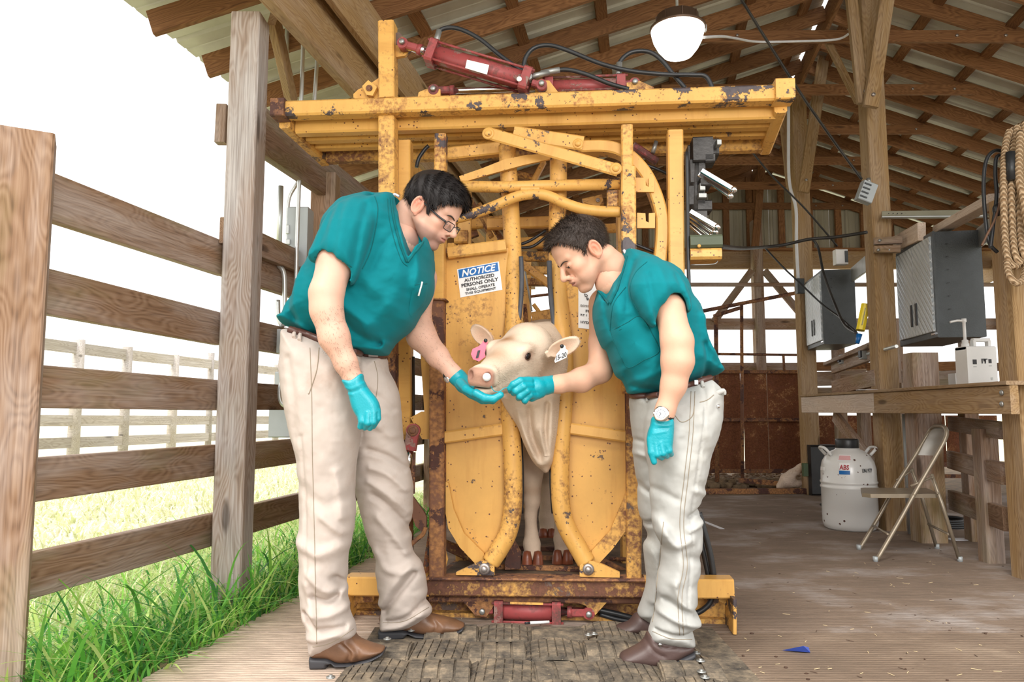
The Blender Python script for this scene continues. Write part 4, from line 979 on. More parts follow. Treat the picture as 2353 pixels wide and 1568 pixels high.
def make_head(par, px_ear, Ye, sgn, pitch, yaw, o, body_extra, ext_boxes, name='body', roll=0.0, sc=1.0):
    F_, S_, U_ = head_frame(sgn, pitch, yaw, roll); O = at(*px_ear, Ye) - (F_ * -.006 + S_ * .080) * sc
    M = np.array([F_, S_, U_], f4)                        # rows
    loc = lambda p: (p - V3(O)) @ M.T / sc
    wl = lambda f, s, u: O + (F_ * f + S_ * s + U_ * u) * sc
    return O, M, loc, wl, F_, S_, U_
def hairline(f, o): return np.interp(f, o['hx'], o['hy'])
def hair_obj(par, loc, o, O, mat, h=.0024, seed=3, bbox=.17):
    rg = np.random.RandomState(seed); ph = rg.rand(24) * 6.28; fr = (rg.rand(24, 3) - .5)
    def fn(p):
        q = loc(p); f, s, u = q[:, 0], q[:, 1], q[:, 2]
        d = sd_ell(q, (-.012, 0, .052), (.098, .077, .084)); d = smin(d, sd_ell(q, (.048, 0, .048), (.046, .060, .058)), .03)
        n_ = np.zeros(len(p), f4)
        for i in range(12):
            w = fr[i] * np.array(o.get('hf', (160, 260, 160))); n_ += np.sin(q @ w.astype(f4) + ph[i]) / 12 * 1.6
        th = o['ht'] + o.get('hfront', .008) * np.clip((f - .0) / .06, 0, 1) * np.clip((u - .05) / .05, 0, 1)
        d = d - th - n_ * o.get('hn', .0035)
        hl = hairline(f, o) + np.clip(np.abs(s) - .03, 0, 1) * np.where(f > .04, -o.get('hs', .6), 0) + n_ * .006
        g = (hl - u) * .8
        d = smax(d, g, .006)
        ear = sd_ell(np.stack([f, np.abs(s), u], 1), (-.008, .085, -.002), (.024, .02, .031)); return smax(d, -ear, .003)
    lo = np.array(O) - bbox; hi = np.array(O) + bbox
    return sdfobj('hair', fn, lo, hi, h, mat, par), fn
def strands(par, hair, mat, n, L, w, dirf, seed=5, name='hair_strands', jit=.5, sel=None, col=None):
    """short tapering locks rooted on the hair mass"""
    rg = np.random.RandomState(seed); me = hair.data; nv = len(me.vertices); co = np.empty(nv * 3, f4); no = np.empty(nv * 3, f4)
    me.vertices.foreach_get('co', co); me.vertex_normals.foreach_get('vector', no) if hasattr(me, 'vertex_normals') else me.vertices.foreach_get('normal', no)
    co = co.reshape(-1, 3) + np.array(hair.matrix_basis.translation, f4); no = no.reshape(-1, 3); pool = np.arange(nv) if sel is None else np.nonzero(sel(co))[0]; ids = pool[rg.randint(0, len(pool), n)]; V = []; F_ = []
    P, N_ = co[ids], no[ids]; Dr = dirf(P, N_, rg); Dr = Dr + rg.randn(n, 3) * .22 * jit; Dr /= np.linalg.norm(Dr, axis=1)[:, None]
    sd = np.cross(Dr, N_); sd /= np.linalg.norm(sd, axis=1)[:, None] + 1e-9; Ls = L * (.6 + rg.rand(n) * .8)
    for k, (a, b) in enumerate(((0, 1.0), (.5, .8), (1.0, .05))):
        c_ = P - N_ * .001 + Dr * (Ls * a)[:, None] + N_ * (.0018 * sin(a * 2.6)); V.append(c_ - sd * w * b); V.append(c_ + sd * w * b)
    Va = np.stack(V, 1).reshape(-1, 3); b = np.arange(n)[:, None] * 6; Fa = np.concatenate([b + np.array([[0, 1, 3, 2]]), b + np.array([[2, 3, 5, 4]])])
    cc_ = None if col is None else np.repeat(col(P), 6, 0)
    ob = mesh_np(name, [(Va, Fa)], mat, par, None if col is None else (lambda V_: cc_)); ob['kind'] = 'stuff'; return ob
def skin_tint(loc, base, o):
    base = np.array(base, f4)
    def col(V_):
        q = loc(V_.astype(f4)); f, s, u = q[:, 0], np.abs(q[:, 1]), q[:, 2]; c_ = np.repeat(base[None], len(V_), 0)
        def blend(w, t_): nonlocal c_; w = np.clip(w, 0, 1)[:, None]; c_ = c_ * (1 - w) + np.array(t_, f4) * w
        inh = (np.abs(q).max(1) < .2)
        g = lambda cf, cs, cu, rf, rs, ru: np.exp(-(((f - cf) / rf) ** 2 + ((s - cs) / rs) ** 2 + ((u - cu) / ru) ** 2)) * inh
        blend(g(.075, .045, -.02, .03, .03, .025) * .45, base * np.array([1.02, .78, .74]))          # cheek
        blend(g(.118, 0, -.024, .014, .02, .014) * .5, base * np.array([1.02, .74, .68]))            # nose
        blend(g(-.008, .088, .0, .026, .016, .036) * .95, base * np.array([1.02, .58, .50]))          # ear
        st = np.clip((-.036 - u) / .02, 0, 1) * np.clip((f + .01) / .03, 0, 1) * (u > -.125) * inh * (1 - g(.1, 0, -.053, .02, .024, .008))
        blend(st * o.get('stub', .5), base * np.array([.56, .53, .55]))
        blend(g(.101, 0, -.053, .012, .021, .0095) * 1.2, (.50, .20, .17))
        blend(g(.09, .032, .008, .02, .018, .012) * .3, base * np.array([.72, .6, .58]))
        return c_
    return col
def fing(L, k=.004): return lambda p: cones(p, L, k)

# ---------------------------------------------------------------- left man
Y0 = 2.62
pL = thing('person', 'tall man in teal scrubs and glasses, left, gloved hand under the calf muzzle', 'person', at(800, 1500, 2.7) * 1.0)
pL.location.z = 0; WM[pL.name] = Matrix.Translation(pL.location)
OL = dict(nl=.123, stub=1.05, hx=[-.12, -.085, -.055, -.028, -.022, .012, .026, .036, .052, .075, .11], hy=[-.02, -.030, -.030, -.012, .03, .03, -.012, .022, .05, .078, .088], ht=.013, hfront=.010, hn=.0042, hs=.35)
O, M_, locL, wlL, FL, SL, UL = make_head(pL, (962, 474), 2.545, 1, radians(33), radians(17), OL, None, None, sc=1.03)
def neckL(p, d):
    return smin(d, cones(p, [(948, 490, 2.64, 40), (925, 520, 2.66, 41), (900, 560, 2.68, 52)], .02), .022)
def fL_head(p): return neckL(p, head_sdf(locL(p), OL) * 1.03)
farm = [(965, 640, 2.86, 40), (958, 720, 2.84, 31), (968, 772, 2.80, 33), (1005, 818, 2.76, 25), (1040, 857, 2.73, 18), (1075, 885, 2.71, 16)]
narm = [(815, 520, 2.52, 34), (772, 600, 2.41, 42), (750, 675, 2.37, 38), (750, 712, 2.365, 36), (768, 775, 2.37, 34), (795, 835, 2.38, 25), (812, 872, 2.39, 20), (825, 905, 2.39, 19)]
def fL_body(p):
    d = cones(p, [(915, 500, 2.66, 30), (926, 556, 2.635, 42)], .03); d = smin(d, cones(p, [(920, 540, 2.68, 30), (870, 560, 2.66, 70), (810, 680, 2.66, 85), (775, 760, 2.66, 50), (760, 850, 2.66, 55)], .04), .03)
    d = smin(d, cones(p, narm, .02), .03); d = smin(d, cones(p, farm, .02), .03)
    d = smin(d, cones(p, [(760, 880, 2.60, 45), (752, 1150, 2.57, 30), (750, 1420, 2.56, 20)], .02), .03); d = smin(d, cones(p, [(840, 890, 2.72, 38), (885, 1150, 2.8, 26), (925, 1390, 2.84, 18)], .02), .03)
    return d
skinL = (.70, .42, .315)
bb = [at(900, 360, 2.6), at(1060, 600, 2.6)]
h1 = sdf_mesh(fL_head, (bb[0].x - .04, 2.38, bb[1].z - .02), (bb[1].x + .03, 2.84, bb[0].z + .02), .0027)
h2 = sdf_mesh(fL_body, (-.86, 2.22, .12), (-.08, 3.02, 1.48), .0065)
bodyL = mesh_np('body', [h1, h2], MAT['skin'], pL, skin_tint(locL, skinL, OL))
hairL, _f = hair_obj(pL, locL, OL, O, MAT['hair_l'], seed=4)
def dirL(P, N_, rg):
    q = locL(P); f = np.array(FL)[None] * 1.0; D_ = f * .75 - np.array(UL)[None] * .65 * np.clip((.1 - q[:, 2:3]) / .06, 0, 1) + N_ * .25 - np.array(UL)[None] * .5 * np.clip((q[:, 0:1] - .05) / .05, 0, 1)
    back = np.clip((-q[:, 0:1] - .03) / .05, 0, 1); D_ = D_ * (1 - back) + (-np.array(UL)[None] + N_ * .2) * back
    D_ += np.sin(q[:, [0]] * 180 + q[:, [2]] * 90) * np.array(SL)[None] * .35
    return D_ / np.linalg.norm(D_, axis=1)[:, None]
strands(pL, hairL, MAT['hair_l'], 11000, .017, .0009, dirL)
def eyebrow(par, wl, mat, s_=1, thick=.0026, u0=.0, lu=0.0):
    for sg in (1, -1):
        L = [wl(.1025, .008 * sg, .022 + u0), wl(.0995, .019 * sg, .026 + u0), wl(.092, .034 * sg, .028 + u0), wl(.074, .050 * sg, .020 + u0)]
        MB().tube(L, [.0018, thick, thick, .0008], 8, sub=4).build('eyebrow', mat, par)
        MB().tube([wl(.0925, .018 * sg, .002 + lu), wl(.0945, .028 * sg, -.0025 + lu), wl(.0915, .038 * sg, -.002 + lu), wl(.085, .046 * sg, .003 + lu)], [.0007, .0013, .0014, .0006], 6, sub=4).build('eyelashes', mat, par)
eyebrow(pL, wlL, MAT['lash'])
def near_seg(a, b, r, lo=0, hi=1):
    a, b = V3(at(*a[:3])), V3(at(*b[:3])); ba = b - a
    return lambda P: (lambda h: (np.linalg.norm(P - a - np.clip(h, 0, 1)[:, None] * ba, axis=1) < r) & (h > lo) & (h < hi))((P - a) @ ba / (ba @ ba))
def dfore(a, b):
    d = np.array((at(*b[:3]) - at(*a[:3])).normalized(), f4); return lambda P, N_, rg: N_ * .25 + d[None] * .7 + rg.randn(len(P), 3) * .3
strands(pL, bodyL, MAT['hair_l'], 900, .011, .00022, dfore(narm[3], narm[5]), 31, 'arm_hair', .5, near_seg(narm[3], narm[6], .08, 0, .97))
strands(pL, bodyL, MAT['hair_l'], 700, .011, .00022, dfore(farm[2], farm[3]), 32, 'arm_hair', .5, near_seg(farm[1], farm[4], .08, 0, .97))
# glasses
gl = thing('eyeglasses', 'thin dark-framed eyeglasses worn by the left man', 'eyeglasses', wlL(.11, 0, .0))
for sg in (1, -1):
    c0 = (.1135, .0345 * sg, -.004)
    rim = [(-.024, -.011), (-.019, -.0155), (0, -.0165), (.019, -.0155), (.024, -.010), (.0245, .006), (.020, .0125), (0, .0135), (-.020, .0125), (-.0245, .006)]
    P = [wlL(c0[0] - abs(a) * .0 - (a * sg > 0) * abs(a) * .35 + b * .1, c0[1] + a, c0[2] + b) for a, b in rim]
    MB().tube(P, .0016, 6, closed=True, sub=3).build('rim', MAT['black'], gl)
    MB().add(crom(P, 3, True), [tuple(range(30))]).build('lens', MAT['glass'], gl)
    MB().tube([wlL(.1035, .060 * sg, .003), wlL(.07, .071 * sg, .006), wlL(.01, .080 * sg, .018), wlL(-.012, .084 * sg, .022), wlL(-.03, .083 * sg, .005)], [.0036, .0036, .003, .0022, .0018], 6, sub=3).build('temple', MAT['black'], gl)
MB().tube([wlL(.1145, .0105, .001), wlL(.118, 0, .004), wlL(.1145, -.0105, .001)], .0013, 6, sub=3).build('bridge', MAT['black'], gl)

# shirt
foldsL = [([(866, 470), (862, 540), (840, 600), (820, 650)], -.012, 7), ([(905, 480), (880, 560), (860, 640)], .006, 18), ([(860, 660), (900, 700), (940, 740)], .006, 16), ([(800, 690), (830, 730), (870, 760)], .010, 12), ([(790, 700), (830, 770), (880, 795)], -.009, 9),
          ([(700, 650), (690, 700), (700, 745)], -.006, 8), ([(720, 640), (712, 700), (722, 760)], .006, 10), ([(815, 800), (870, 770), (930, 700)], .006, 14), ([(830, 805), (880, 808), (895, 795)], .006, 6), ([(930, 560), (900, 600), (880, 650)], -.004, 8), ([(660, 735), (690, 745), (730, 770)], .008, 7),
          ([(930, 600), (955, 640), (950, 690)], -.004, 10), ([(970, 590), (975, 640), (968, 680)], .005, 8)]
torsoL = Infl([(906, 452), (880, 449), (850, 449), (815, 456), (785, 470), (760, 500), (742, 545), (722, 592), (700, 633), (681, 678), (664, 720), (654, 738), (660, 751), (689, 756), (733, 778), (775, 795), (811, 808), (850, 817), (885, 818), (897, 802), (915, 782), (941, 761), (963, 726), (984, 695), (996, 664), (997, 622), (996, 591), (992, 562), (975, 548), (950, 528), (928, 485), (917, 458)],
              [(450, 2.67), (600, 2.66), (820, 2.66)], [(450, .17), (520, .225), (620, .235), (700, .22), (820, .19)], [(450, 60), (560, 95), (820, 105)], 2.3, foldsL, .0075, (64, 46), 11)
sleeveL = Infl([(868, 452), (842, 451), (812, 456), (785, 468), (760, 490), (740, 520), (724, 555), (712, 592), (722, 604), (760, 606), (790, 616), (802, 630), (800, 655), (816, 646), (832, 610), (848, 560), (862, 510), (872, 470)],
               [(450, 2.52), (520, 2.43), (660, 2.38)], [(450, .07), (540, .085), (660, .085)], [(450, 45), (620, 50)], 2.2, [([(820, 470), (800, 530), (790, 600)], .008, 14), ([(850, 480), (830, 560), (810, 640)], -.006, 8), ([(770, 500), (750, 560), (735, 600)], -.005, 8), ([(790, 480), (775, 540), (765, 600)], .005, 8)], .0055, (34, 70), 5)
fsleeveL = Infl([(930, 560), (975, 560), (997, 590), (999, 650), (996, 668), (975, 715), (950, 700), (930, 640)], 2.84, .07, 34, 2.2)
VL = Infl([(903, 440), (912, 500), (925, 548), (937, 591), (951, 568), (966, 545), (970, 480), (950, 440)], 2.47, .14, 10, 4.0, sharp=True)
def vneckL(p, d):
    d = smax(d, -VL(p), .004)
    # hollow the collar and the sleeve mouth
    dn = cones(p, [(948, 470, 2.63, 48), (928, 515, 2.60, 36)], .015); d = smax(d, -(dn - .006), .008)
    da = cones(p, [(772, 596, 2.395, 40), (757, 670, 2.36, 40), (752, 712, 2.35, 44)], .01); d = smax(d, -(da - .004), .006)
    db = cones(p, [(962, 700, 2.85, 28), (966, 770, 2.80, 32)], .01); return smax(d, -(db - .003), .006)
shL = inflobj('scrub_shirt', [torsoL, sleeveL, fsleeveL], .0046, MAT['scrub'], pL, .012, vneckL)
def seamline(pts, Y, mat, par, r=.0016, name='seam', sub=5, onto=None):
    P = [at(*p, Y if len(p) == 2 else p[2]) for p in [(q[0], q[1]) for q in pts]] if not isinstance(Y, (list, tuple)) else [at(q[0], q[1], y) for q, y in zip(pts, Y)]
    P = crom(P, sub * 3 if onto is not None else sub)
    if onto is not None:
        out = []
        for q in P:
            d = (q - CAM).normalized(); ok, l, n_, i_ = onto.ray_cast(onto.matrix_basis.inverted() @ CAM, d)
            if ok: out.append(onto.matrix_basis @ l + n_ * r * .55)
        P = out
    if len(P) > 2: MB().tube(P, r, 6).build(name, mat, par)
def patch(name, poly, onto, mat, par, off=.0035, th=.004, sub=3):
    """a piece of cloth lying on another: grid of the outline laid on the surface below"""
    P = smooth2(poly, sub); a = np.array(P); cx, cy = a.mean(0); rings = 5; V = []; Fc = []
    for k in range(rings + 1):
        t_ = k / rings
        for (x, y) in P:
            d = (ray(cx + (x - cx) * t_, cy + (y - cy) * t_)).normalized(); ok, l, n_, i_ = onto.ray_cast(onto.matrix_basis.inverted() @ CAM, d)
            V.append((onto.matrix_basis @ l + n_ * off * (1 if k < rings else .2)) if ok else None)
    last = next(v for v in V if v is not None)
    for i, v in enumerate(V):
        if v is None: V[i] = last
        last = V[i]
    n = len(P)
    for k in range(rings):
        for i in range(n): Fc.append((k * n + i, k * n + (i + 1) % n, (k + 1) * n + (i + 1) % n, (k + 1) * n + i))
    b = MB(); b.add(V, Fc, True); return b.build(name, mat, par)
bpy.context.view_layer.update()
collarL = [(897, 456), (903, 500), (916, 550), (934, 602)]
seamline([(936, 602), (957, 575), (972, 556)], 2.5, MAT['seam'], pL, .0045, 'collar_band', onto=shL)
seamline(collarL, 2.5, MAT['seam'], pL, .0045, 'collar_band', onto=shL)
seamline([(890, 457), (894, 502), (906, 552), (922, 598), (936, 612)], 2.5, MAT['seam'], pL, .0014, onto=shL)
seamline([(861, 452), (868, 480), (862, 530), (850, 580), (832, 618)], 2.4, MAT['seam'], pL, .0016, onto=shL)
seamline([(722, 590), (760, 592), (790, 602), (808, 614)], 2.3, MAT['seam'], pL, .0014, onto=shL)
pkL = patch('chest_pocket', [(953, 655), (981, 652), (978, 690), (962, 712), (944, 728), (940, 705)], shL, MAT['scrub'], pL); seamline([(953, 655), (981, 652)], 2.5, MAT['seam'], pL, .0016, onto=shL)
pen = MB().tube([at(967, 646, 2.40), at(958, 680, 2.40)], .0032, 8).build('pen', MAT['white'], None); 
ok, l, n_, i_ = shL.ray_cast(shL.matrix_basis.inverted() @ CAM, ray(963, 664).normalized())
if ok: pen.location += (shL.matrix_basis @ l - at(963, 664, 2.40)) + n_ * .006
tag(pen, 'white ballpoint pen clipped in the left man\'s chest pocket', 'pen')
MB().tube([at(899, 452, 2.6), at(907, 447, 2.62), at(917, 452, 2.62)], .005, 8, sub=3).build('undershirt_edge', MAT['tee'], pL)

# trousers
def folds_trouser(pts): return pts
near_f = [([(715, 1000), (718, 1150), (722, 1300)], -.0035, 4), ([(780, 1320), (790, 1345), (765, 1370), (735, 1360)], -.013, 8), ([(730, 1310), (760, 1340), (790, 1350)], .011, 11), ([(725, 1390), (760, 1400), (800, 1390)], .009, 10), ([(715, 1400), (740, 1430), (800, 1432)], -.012, 8), ([(720, 1330), (735, 1390), (745, 1430)], .009, 10),
          ([(700, 1240), (750, 1260), (795, 1250)], .008, 14), ([(760, 1180), (800, 1215)], .007, 10), ([(720, 1455), (760, 1450), (806, 1432)], .008, 9), ([(690, 830), (700, 900), (700, 1000)], -.004, 10), ([(790, 1080), (800, 1180)], .006, 10), ([(700, 1110), (760, 1150), (800, 1140)], -.005, 14)]
nearT = Infl([(663, 757), (735, 775), (790, 800), (826, 818), (832, 880), (829, 950), (826, 1000), (818, 1060), (813, 1120), (815, 1165), (811, 1217), (800, 1268), (798, 1315), (797, 1362), (800, 1398), (808, 1420), (817, 1458), (785, 1477), (745, 1497), (714, 1503), (707, 1440), (697, 1409), (690, 1326), (689, 1240), (691, 1181), (687, 1090), (676, 1010), (662, 950), (654, 900), (649, 850), (653, 790)],
             [(760, 2.60), (1000, 2.57), (1500, 2.545)], [(760, .16), (900, .155), (1100, .115), (1500, .085)], [(760, 70), (1000, 68), (1200, 60), (1500, 56)], 2.2, near_f, .006, (44, 60), 21)
far_f = [([(860, 1030), (900, 1045), (935, 1075)], -.008, 7), ([(865, 1070), (905, 1085), (940, 1120)], .008, 8), ([(868, 1130), (905, 1160), (942, 1215)], -.010, 8), ([(860, 1100), (905, 1130), (943, 1170)], .007, 8), ([(880, 1180), (915, 1220), (940, 1262)], .010, 10), ([(870, 1260), (900, 1300), (960, 1300)], .006, 10), ([(890, 1400), (925, 1350), (955, 1310)], -.013, 8), ([(880, 1380), (915, 1330), (950, 1292)], .009, 9),
         ([(895, 1420), (935, 1410), (975, 1380)], -.009, 6), ([(885, 1435), (930, 1428), (975, 1400)], .008, 8), ([(845, 880), (850, 930), (845, 990)], -.005, 5), ([(850, 960), (880, 975), (910, 1000)], .006, 10), ([(855, 900), (885, 915), (910, 940)], -.004, 7)]
farT = Infl([(780, 800), (830, 812), (884, 820), (893, 852), (915, 899), (921, 947), (926, 1007), (937, 1054), (948, 1120), (947, 1181), (942, 1210), (946, 1232), (945, 1262), (966, 1292), (976, 1320), (983, 1355), (981, 1377), (993, 1406), (966, 1431), (930, 1445), (894, 1448), (875, 1445), (876, 1391), (871, 1355), (864, 1319), (865, 1286), (860, 1264), (846, 1235), (832, 1181), (821, 1145), (813, 1110), (812, 1040), (800, 950), (790, 880)],
            [(800, 2.72), (1000, 2.76), (1450, 2.85)], [(800, .14), (1000, .13), (1200, .10), (1450, .085)], [(800, 60), (1100, 62), (1450, 54)], 2.2, far_f, .006, (64, 34), 22)
trL = inflobj('trousers', [nearT, farT], .0052, MAT['khaki'], pL, .012)
bpy.context.view_layer.update()
seamline([(733, 800), (728, 850), (712, 900), (708, 905)], 2.4, MAT['seam_k'], pL, .0015, onto=trL); seamline([(712, 800), (716, 900), (718, 1050), (722, 1200), (725, 1350), (728, 1480)], 2.4, MAT['seam_k'], pL, .0012, onto=trL)
seamline([(719, 1487), (760, 1478), (812, 1446)], 2.3, MAT['seam_k'], pL, .0012, onto=trL); seamline([(880, 1432), (930, 1428), (985, 1396)], 2.5, MAT['seam_k'], pL, .0012, onto=trL); seamline([(860, 830), (868, 870), (862, 920), (845, 950)], 2.4, MAT['seam_k'], pL, .0013, onto=trL)
seamline([(664, 762), (700, 772), (735, 786), (780, 802)], 2.4, MAT['belt'], pL, .013, 'belt', onto=trL); seamline([(810, 812), (840, 818), (868, 821), (887, 820)], 2.4, MAT['belt'], pL, .012, 'belt', onto=trL)
for a, b in (((676, 750), (675, 778)), ((690, 754), (688, 784))): seamline([a, ((a[0] + b[0]) / 2, (a[1] + b[1]) / 2), b], 2.4, MAT['khaki'], pL, .007, 'belt_loop', onto=trL)
ok, l, n_, i_ = trL.ray_cast(trL.matrix_basis.inverted() @ CAM, ray(858, 822).normalized())
if ok: MB().box(trL.matrix_basis @ l + n_ * .016, (.034, .006, .028), None, 0, .004).build('belt_buckle', MAT['bolt'], pL)
# boots
def boot(par, upper, sole, Y, Bt, mat, folds=(), nm='boot'):
    u_ = Infl(upper, Y, Bt, 24, 2.3, folds); b = inflobj(nm, u_, .004, mat, par)
    s_ = Infl(sole, Y, Bt * 1.04, 9, 4.0, sharp=True); so = inflobj('sole', s_, .0035, MAT['sole'], b); return b
boot(pL, [(722, 1450), (800, 1440), (822, 1465), (850, 1478), (880, 1487), (884, 1493), (874, 1502), (850, 1512), (812, 1520), (780, 1521), (755, 1512), (718, 1508), (716, 1480)],
     [(716, 1503), (760, 1505), (776, 1516), (815, 1517), (860, 1505), (886, 1492), (884, 1499), (858, 1513), (820, 1524), (775, 1526), (768, 1518), (758, 1520), (758, 1528), (718, 1530)], 2.55, .052, MAT['leather'], [([(790, 1470), (810, 1490), (805, 1510)], -.004, 4), ([(810, 1468), (830, 1490), (826, 1508)], -.003, 4), ([(800, 1468), (820, 1490), (816, 1510)], .004, 4)])
boot(pL, [(880, 1410), (970, 1395), (995, 1412), (1030, 1420), (1058, 1430), (1068, 1438), (1052, 1450), (1010, 1458), (970, 1456), (930, 1448), (900, 1450), (876, 1448), (874, 1430)],
     [(872, 1443), (930, 1442), (955, 1450), (1000, 1455), (1045, 1448), (1068, 1436), (1066, 1444), (1046, 1456), (1000, 1464), (958, 1461), (940, 1452), (932, 1462), (872, 1468)], 2.85, .052, MAT['leather'], [([(990, 1415), (1005, 1430), (1000, 1445)], -.004, 4), ([(1005, 1418), (1020, 1432), (1015, 1446)], .003, 4)])
# gloved hands
cuffn = [([(790, 890), (812, 894), (840, 880)], .002, 3), ([(792, 898), (815, 902), (845, 890)], -.002, 3), ([(796, 905), (815, 908)], .0015, 3)]
palm = Infl([(786, 874), (805, 868), (832, 859), (837, 875), (850, 897), (864, 914), (872, 930), (875, 950), (872, 965), (862, 978), (845, 984), (828, 980), (822, 962), (809, 938), (800, 903), (794, 890)], 2.385, [(860, .034), (900, .032), (960, .028), (990, .02)], 20, 2.2, cuffn + [([(846, 955), (842, 972), (838, 985)], -.006, 2.2), ([(859, 957), (854, 972), (850, 986)], -.006, 2.2), ([(869, 950), (867, 968), (858, 982)], -.004, 2)])
hfn = [[(830, 945, 2.372, 10), (832, 968, 2.365, 8.5), (828, 981, 2.375, 7)], [(846, 950, 2.365, 9), (845, 972, 2.36, 8), (838, 983, 2.385, 7)], [(858, 948, 2.368, 9), (858, 970, 2.365, 8), (850, 984, 2.385, 7)], [(867, 945, 2.378, 8), (868, 962, 2.378, 7.5), (858, 980, 2.39, 6.5)], [(822, 935, 2.42, 11), (830, 960, 2.43, 9), (845, 972, 2.425, 7.5)]]
def gl1(p, d):
    for L in hfn: d = smin(d, cones(p, L, .003), .0028)
    return d
inflobj('glove', palm, .0026, MAT['glove'], pL, .003, gl1)
cuff2 = [(1034, 853, 2.735, 19), (1052, 868, 2.725, 19), (1068, 884, 2.71, 20)]
hf2 = [[(1066, 884, 2.70, 19), (1086, 900, 2.64, 17), (1098, 908, 2.61, 14)], [(1094, 904, 2.55, 10), (1114, 915, 2.535, 9.5), (1134, 917, 2.53, 9), (1150, 908, 2.53, 8)], [(1094, 910, 2.58, 9.5), (1116, 920, 2.575, 9), (1132, 921, 2.57, 8), (1142, 914, 2.57, 7.5)], [(1085, 908, 2.62, 9), (1108, 920, 2.61, 9), (1124, 921, 2.60, 8)], [(1080, 903, 2.66, 9), (1100, 916, 2.65, 8), (1114, 920, 2.64, 7)], [(1058, 880, 2.65, 11), (1072, 894, 2.59, 10.5), (1088, 904, 2.56, 9)]]
def gl2(p):
    d = cones(p, cuff2, .01)
    for L in hf2: d = smin(d, cones(p, L, .004), .0035 if L is not hf2[0] else .01)
    return d
g0, g1 = at(1020, 930, 2.7), at(1160, 835, 2.7)
sdfobj('glove', gl2, (g0.x - .02, 2.49, g0.z - .02), (g1.x + .02, 2.80, g1.z + .02), .0027, MAT['glove'], pL)
ww = at(1036, 858, 2.735); wd_ = (at(1050, 868, 2.725) - at(1025, 848, 2.745)).normalized()
wt = MB().lathe([(.031, -.008), (.033, -.006), (.033, .006), (.031, .008)], at(1035, 856, 2.737), wd_, 24).build('wristwatch', MAT['black'], None)
tag(wt, 'black wristwatch on the left man\'s far wrist at the glove cuff', 'wristwatch')
MB().lathe([(.013, 0), (.013, .007), (.010, .009), (0, .009)], at(1029, 872, 2.72), (-.5, -.75, -.4), 16).build('watch_case', MAT['chrome'], wt)

# ---------------------------------------------------------------- right man
pR = thing('person', 'shorter man in teal scrubs and watch, right, pulling the calf nose cord', 'person', (at(1545, 1500, 2.65).x, 2.7, 0))
OR = dict(nl=.119, stub=.32, smile=True, open=True, hx=[-.12, -.085, -.055, -.034, -.026, .010, .022, .032, .048, .064, .080, .11], hy=[-.045, -.050, -.040, -.006, .032, .034, .002, .034, .062, .084, .098, .10], ht=.010, hfront=.008, hn=.0035, hs=.15)
O2, M2, locR, wlR, FR, SR, UR_ = make_head(pR, (1366, 574), 2.565, -1, radians(38), radians(15), OR, None, None, sc=1.02)
def fR_head(p):
    d = head_sdf(locR(p), OR) * 1.02
    return smin(d, cones(p, [(1386, 594, 2.64, 35), (1408, 620, 2.66, 38), (1432, 655, 2.68, 50)], .02), .022)
farR = [(1392, 700, 2.86, 40), (1383, 790, 2.80, 29), (1378, 852, 2.76, 28), (1335, 874, 2.70, 27), (1285, 883, 2.64, 19.5), (1250, 886, 2.62, 19)]
narR = [(1510, 655, 2.53, 30), (1538, 710, 2.43, 34), (1556, 785, 2.40, 36), (1557, 830, 2.40, 36), (1548, 885, 2.41, 28), (1528, 945, 2.42, 21), (1520, 985, 2.42, 20)]
def fR_body(p):
    d = cones(p, [(1412, 605, 2.66, 30), (1404, 648, 2.635, 38)], .03); d = smin(d, cones(p, [(1420, 640, 2.68, 30), (1470, 670, 2.66, 66), (1505, 770, 2.66, 75), (1530, 850, 2.66, 42), (1560, 950, 2.66, 50)], .04), .03)
    d = smin(d, cones(p, narR, .02), .03); d = smin(d, cones(p, farR, .02), .03)
    d = smin(d, cones(p, [(1560, 970, 2.60, 42), (1560, 1180, 2.56, 28), (1555, 1430, 2.55, 18)], .02), .03); return smin(d, cones(p, [(1510, 970, 2.72, 36), (1508, 1180, 2.8, 16), (1500, 1400, 2.86, 12)], .02), .03)
bb = [at(1235, 470, 2.6), at(1465, 700, 2.6)]
h1 = sdf_mesh(fR_head, (bb[0].x - .02, 2.40, bb[1].z - .02), (bb[1].x + .02, 2.86, bb[0].z + .02), .0027)
h2 = sdf_mesh(fR_body, (.08, 2.24, .12), (.78, 3.05, 1.30), .0065)
bodyR = mesh_np('body', [h1, h2], MAT['skin'], pR, skin_tint(locR, (.68, .395, .275), OR))
hairR, _f = hair_obj(pR, locR, OR, O2, MAT['hair_r'], seed=9)
def dirR(P, N_, rg):
    q = locR(P); D_ = N_ * (.55 + .5 * np.clip((q[:, [2]] - .08) / .05, 0, 1)) + np.array(FR)[None] * .6 - np.array(UR_)[None] * .6 * np.clip((.11 - q[:, [2]]) / .05, 0, 1)
    back = np.clip((-q[:, 0:1] - .02) / .05, 0, 1); D_ = D_ * (1 - back) + (-np.array(UR_)[None] * .9 + N_ * .35) * back
    return D_ / np.linalg.norm(D_, axis=1)[:, None]
strands(pR, hairR, MAT['hair_r'], 10000, .013, .0008, dirR, jit=.8)
eyebrow(pR, wlR, MAT['lash'], thick=.0022, u0=-.001, lu=.0075)
for sg in (1, -1): MB().ball(wlR(.0900, .0325 * sg, .0025), (.0045, .0075, .0042), 12, M=Matrix((FR, SR, UR_)).transposed()).build('eye', MAT['eye_dark'], pR)
MB().ball(wlR(.094, 0, -.0525), (.006, .015, .0022), 10, M=Matrix((FR, SR, UR_)).transposed()).build('teeth', MAT['eye_white'], pR)
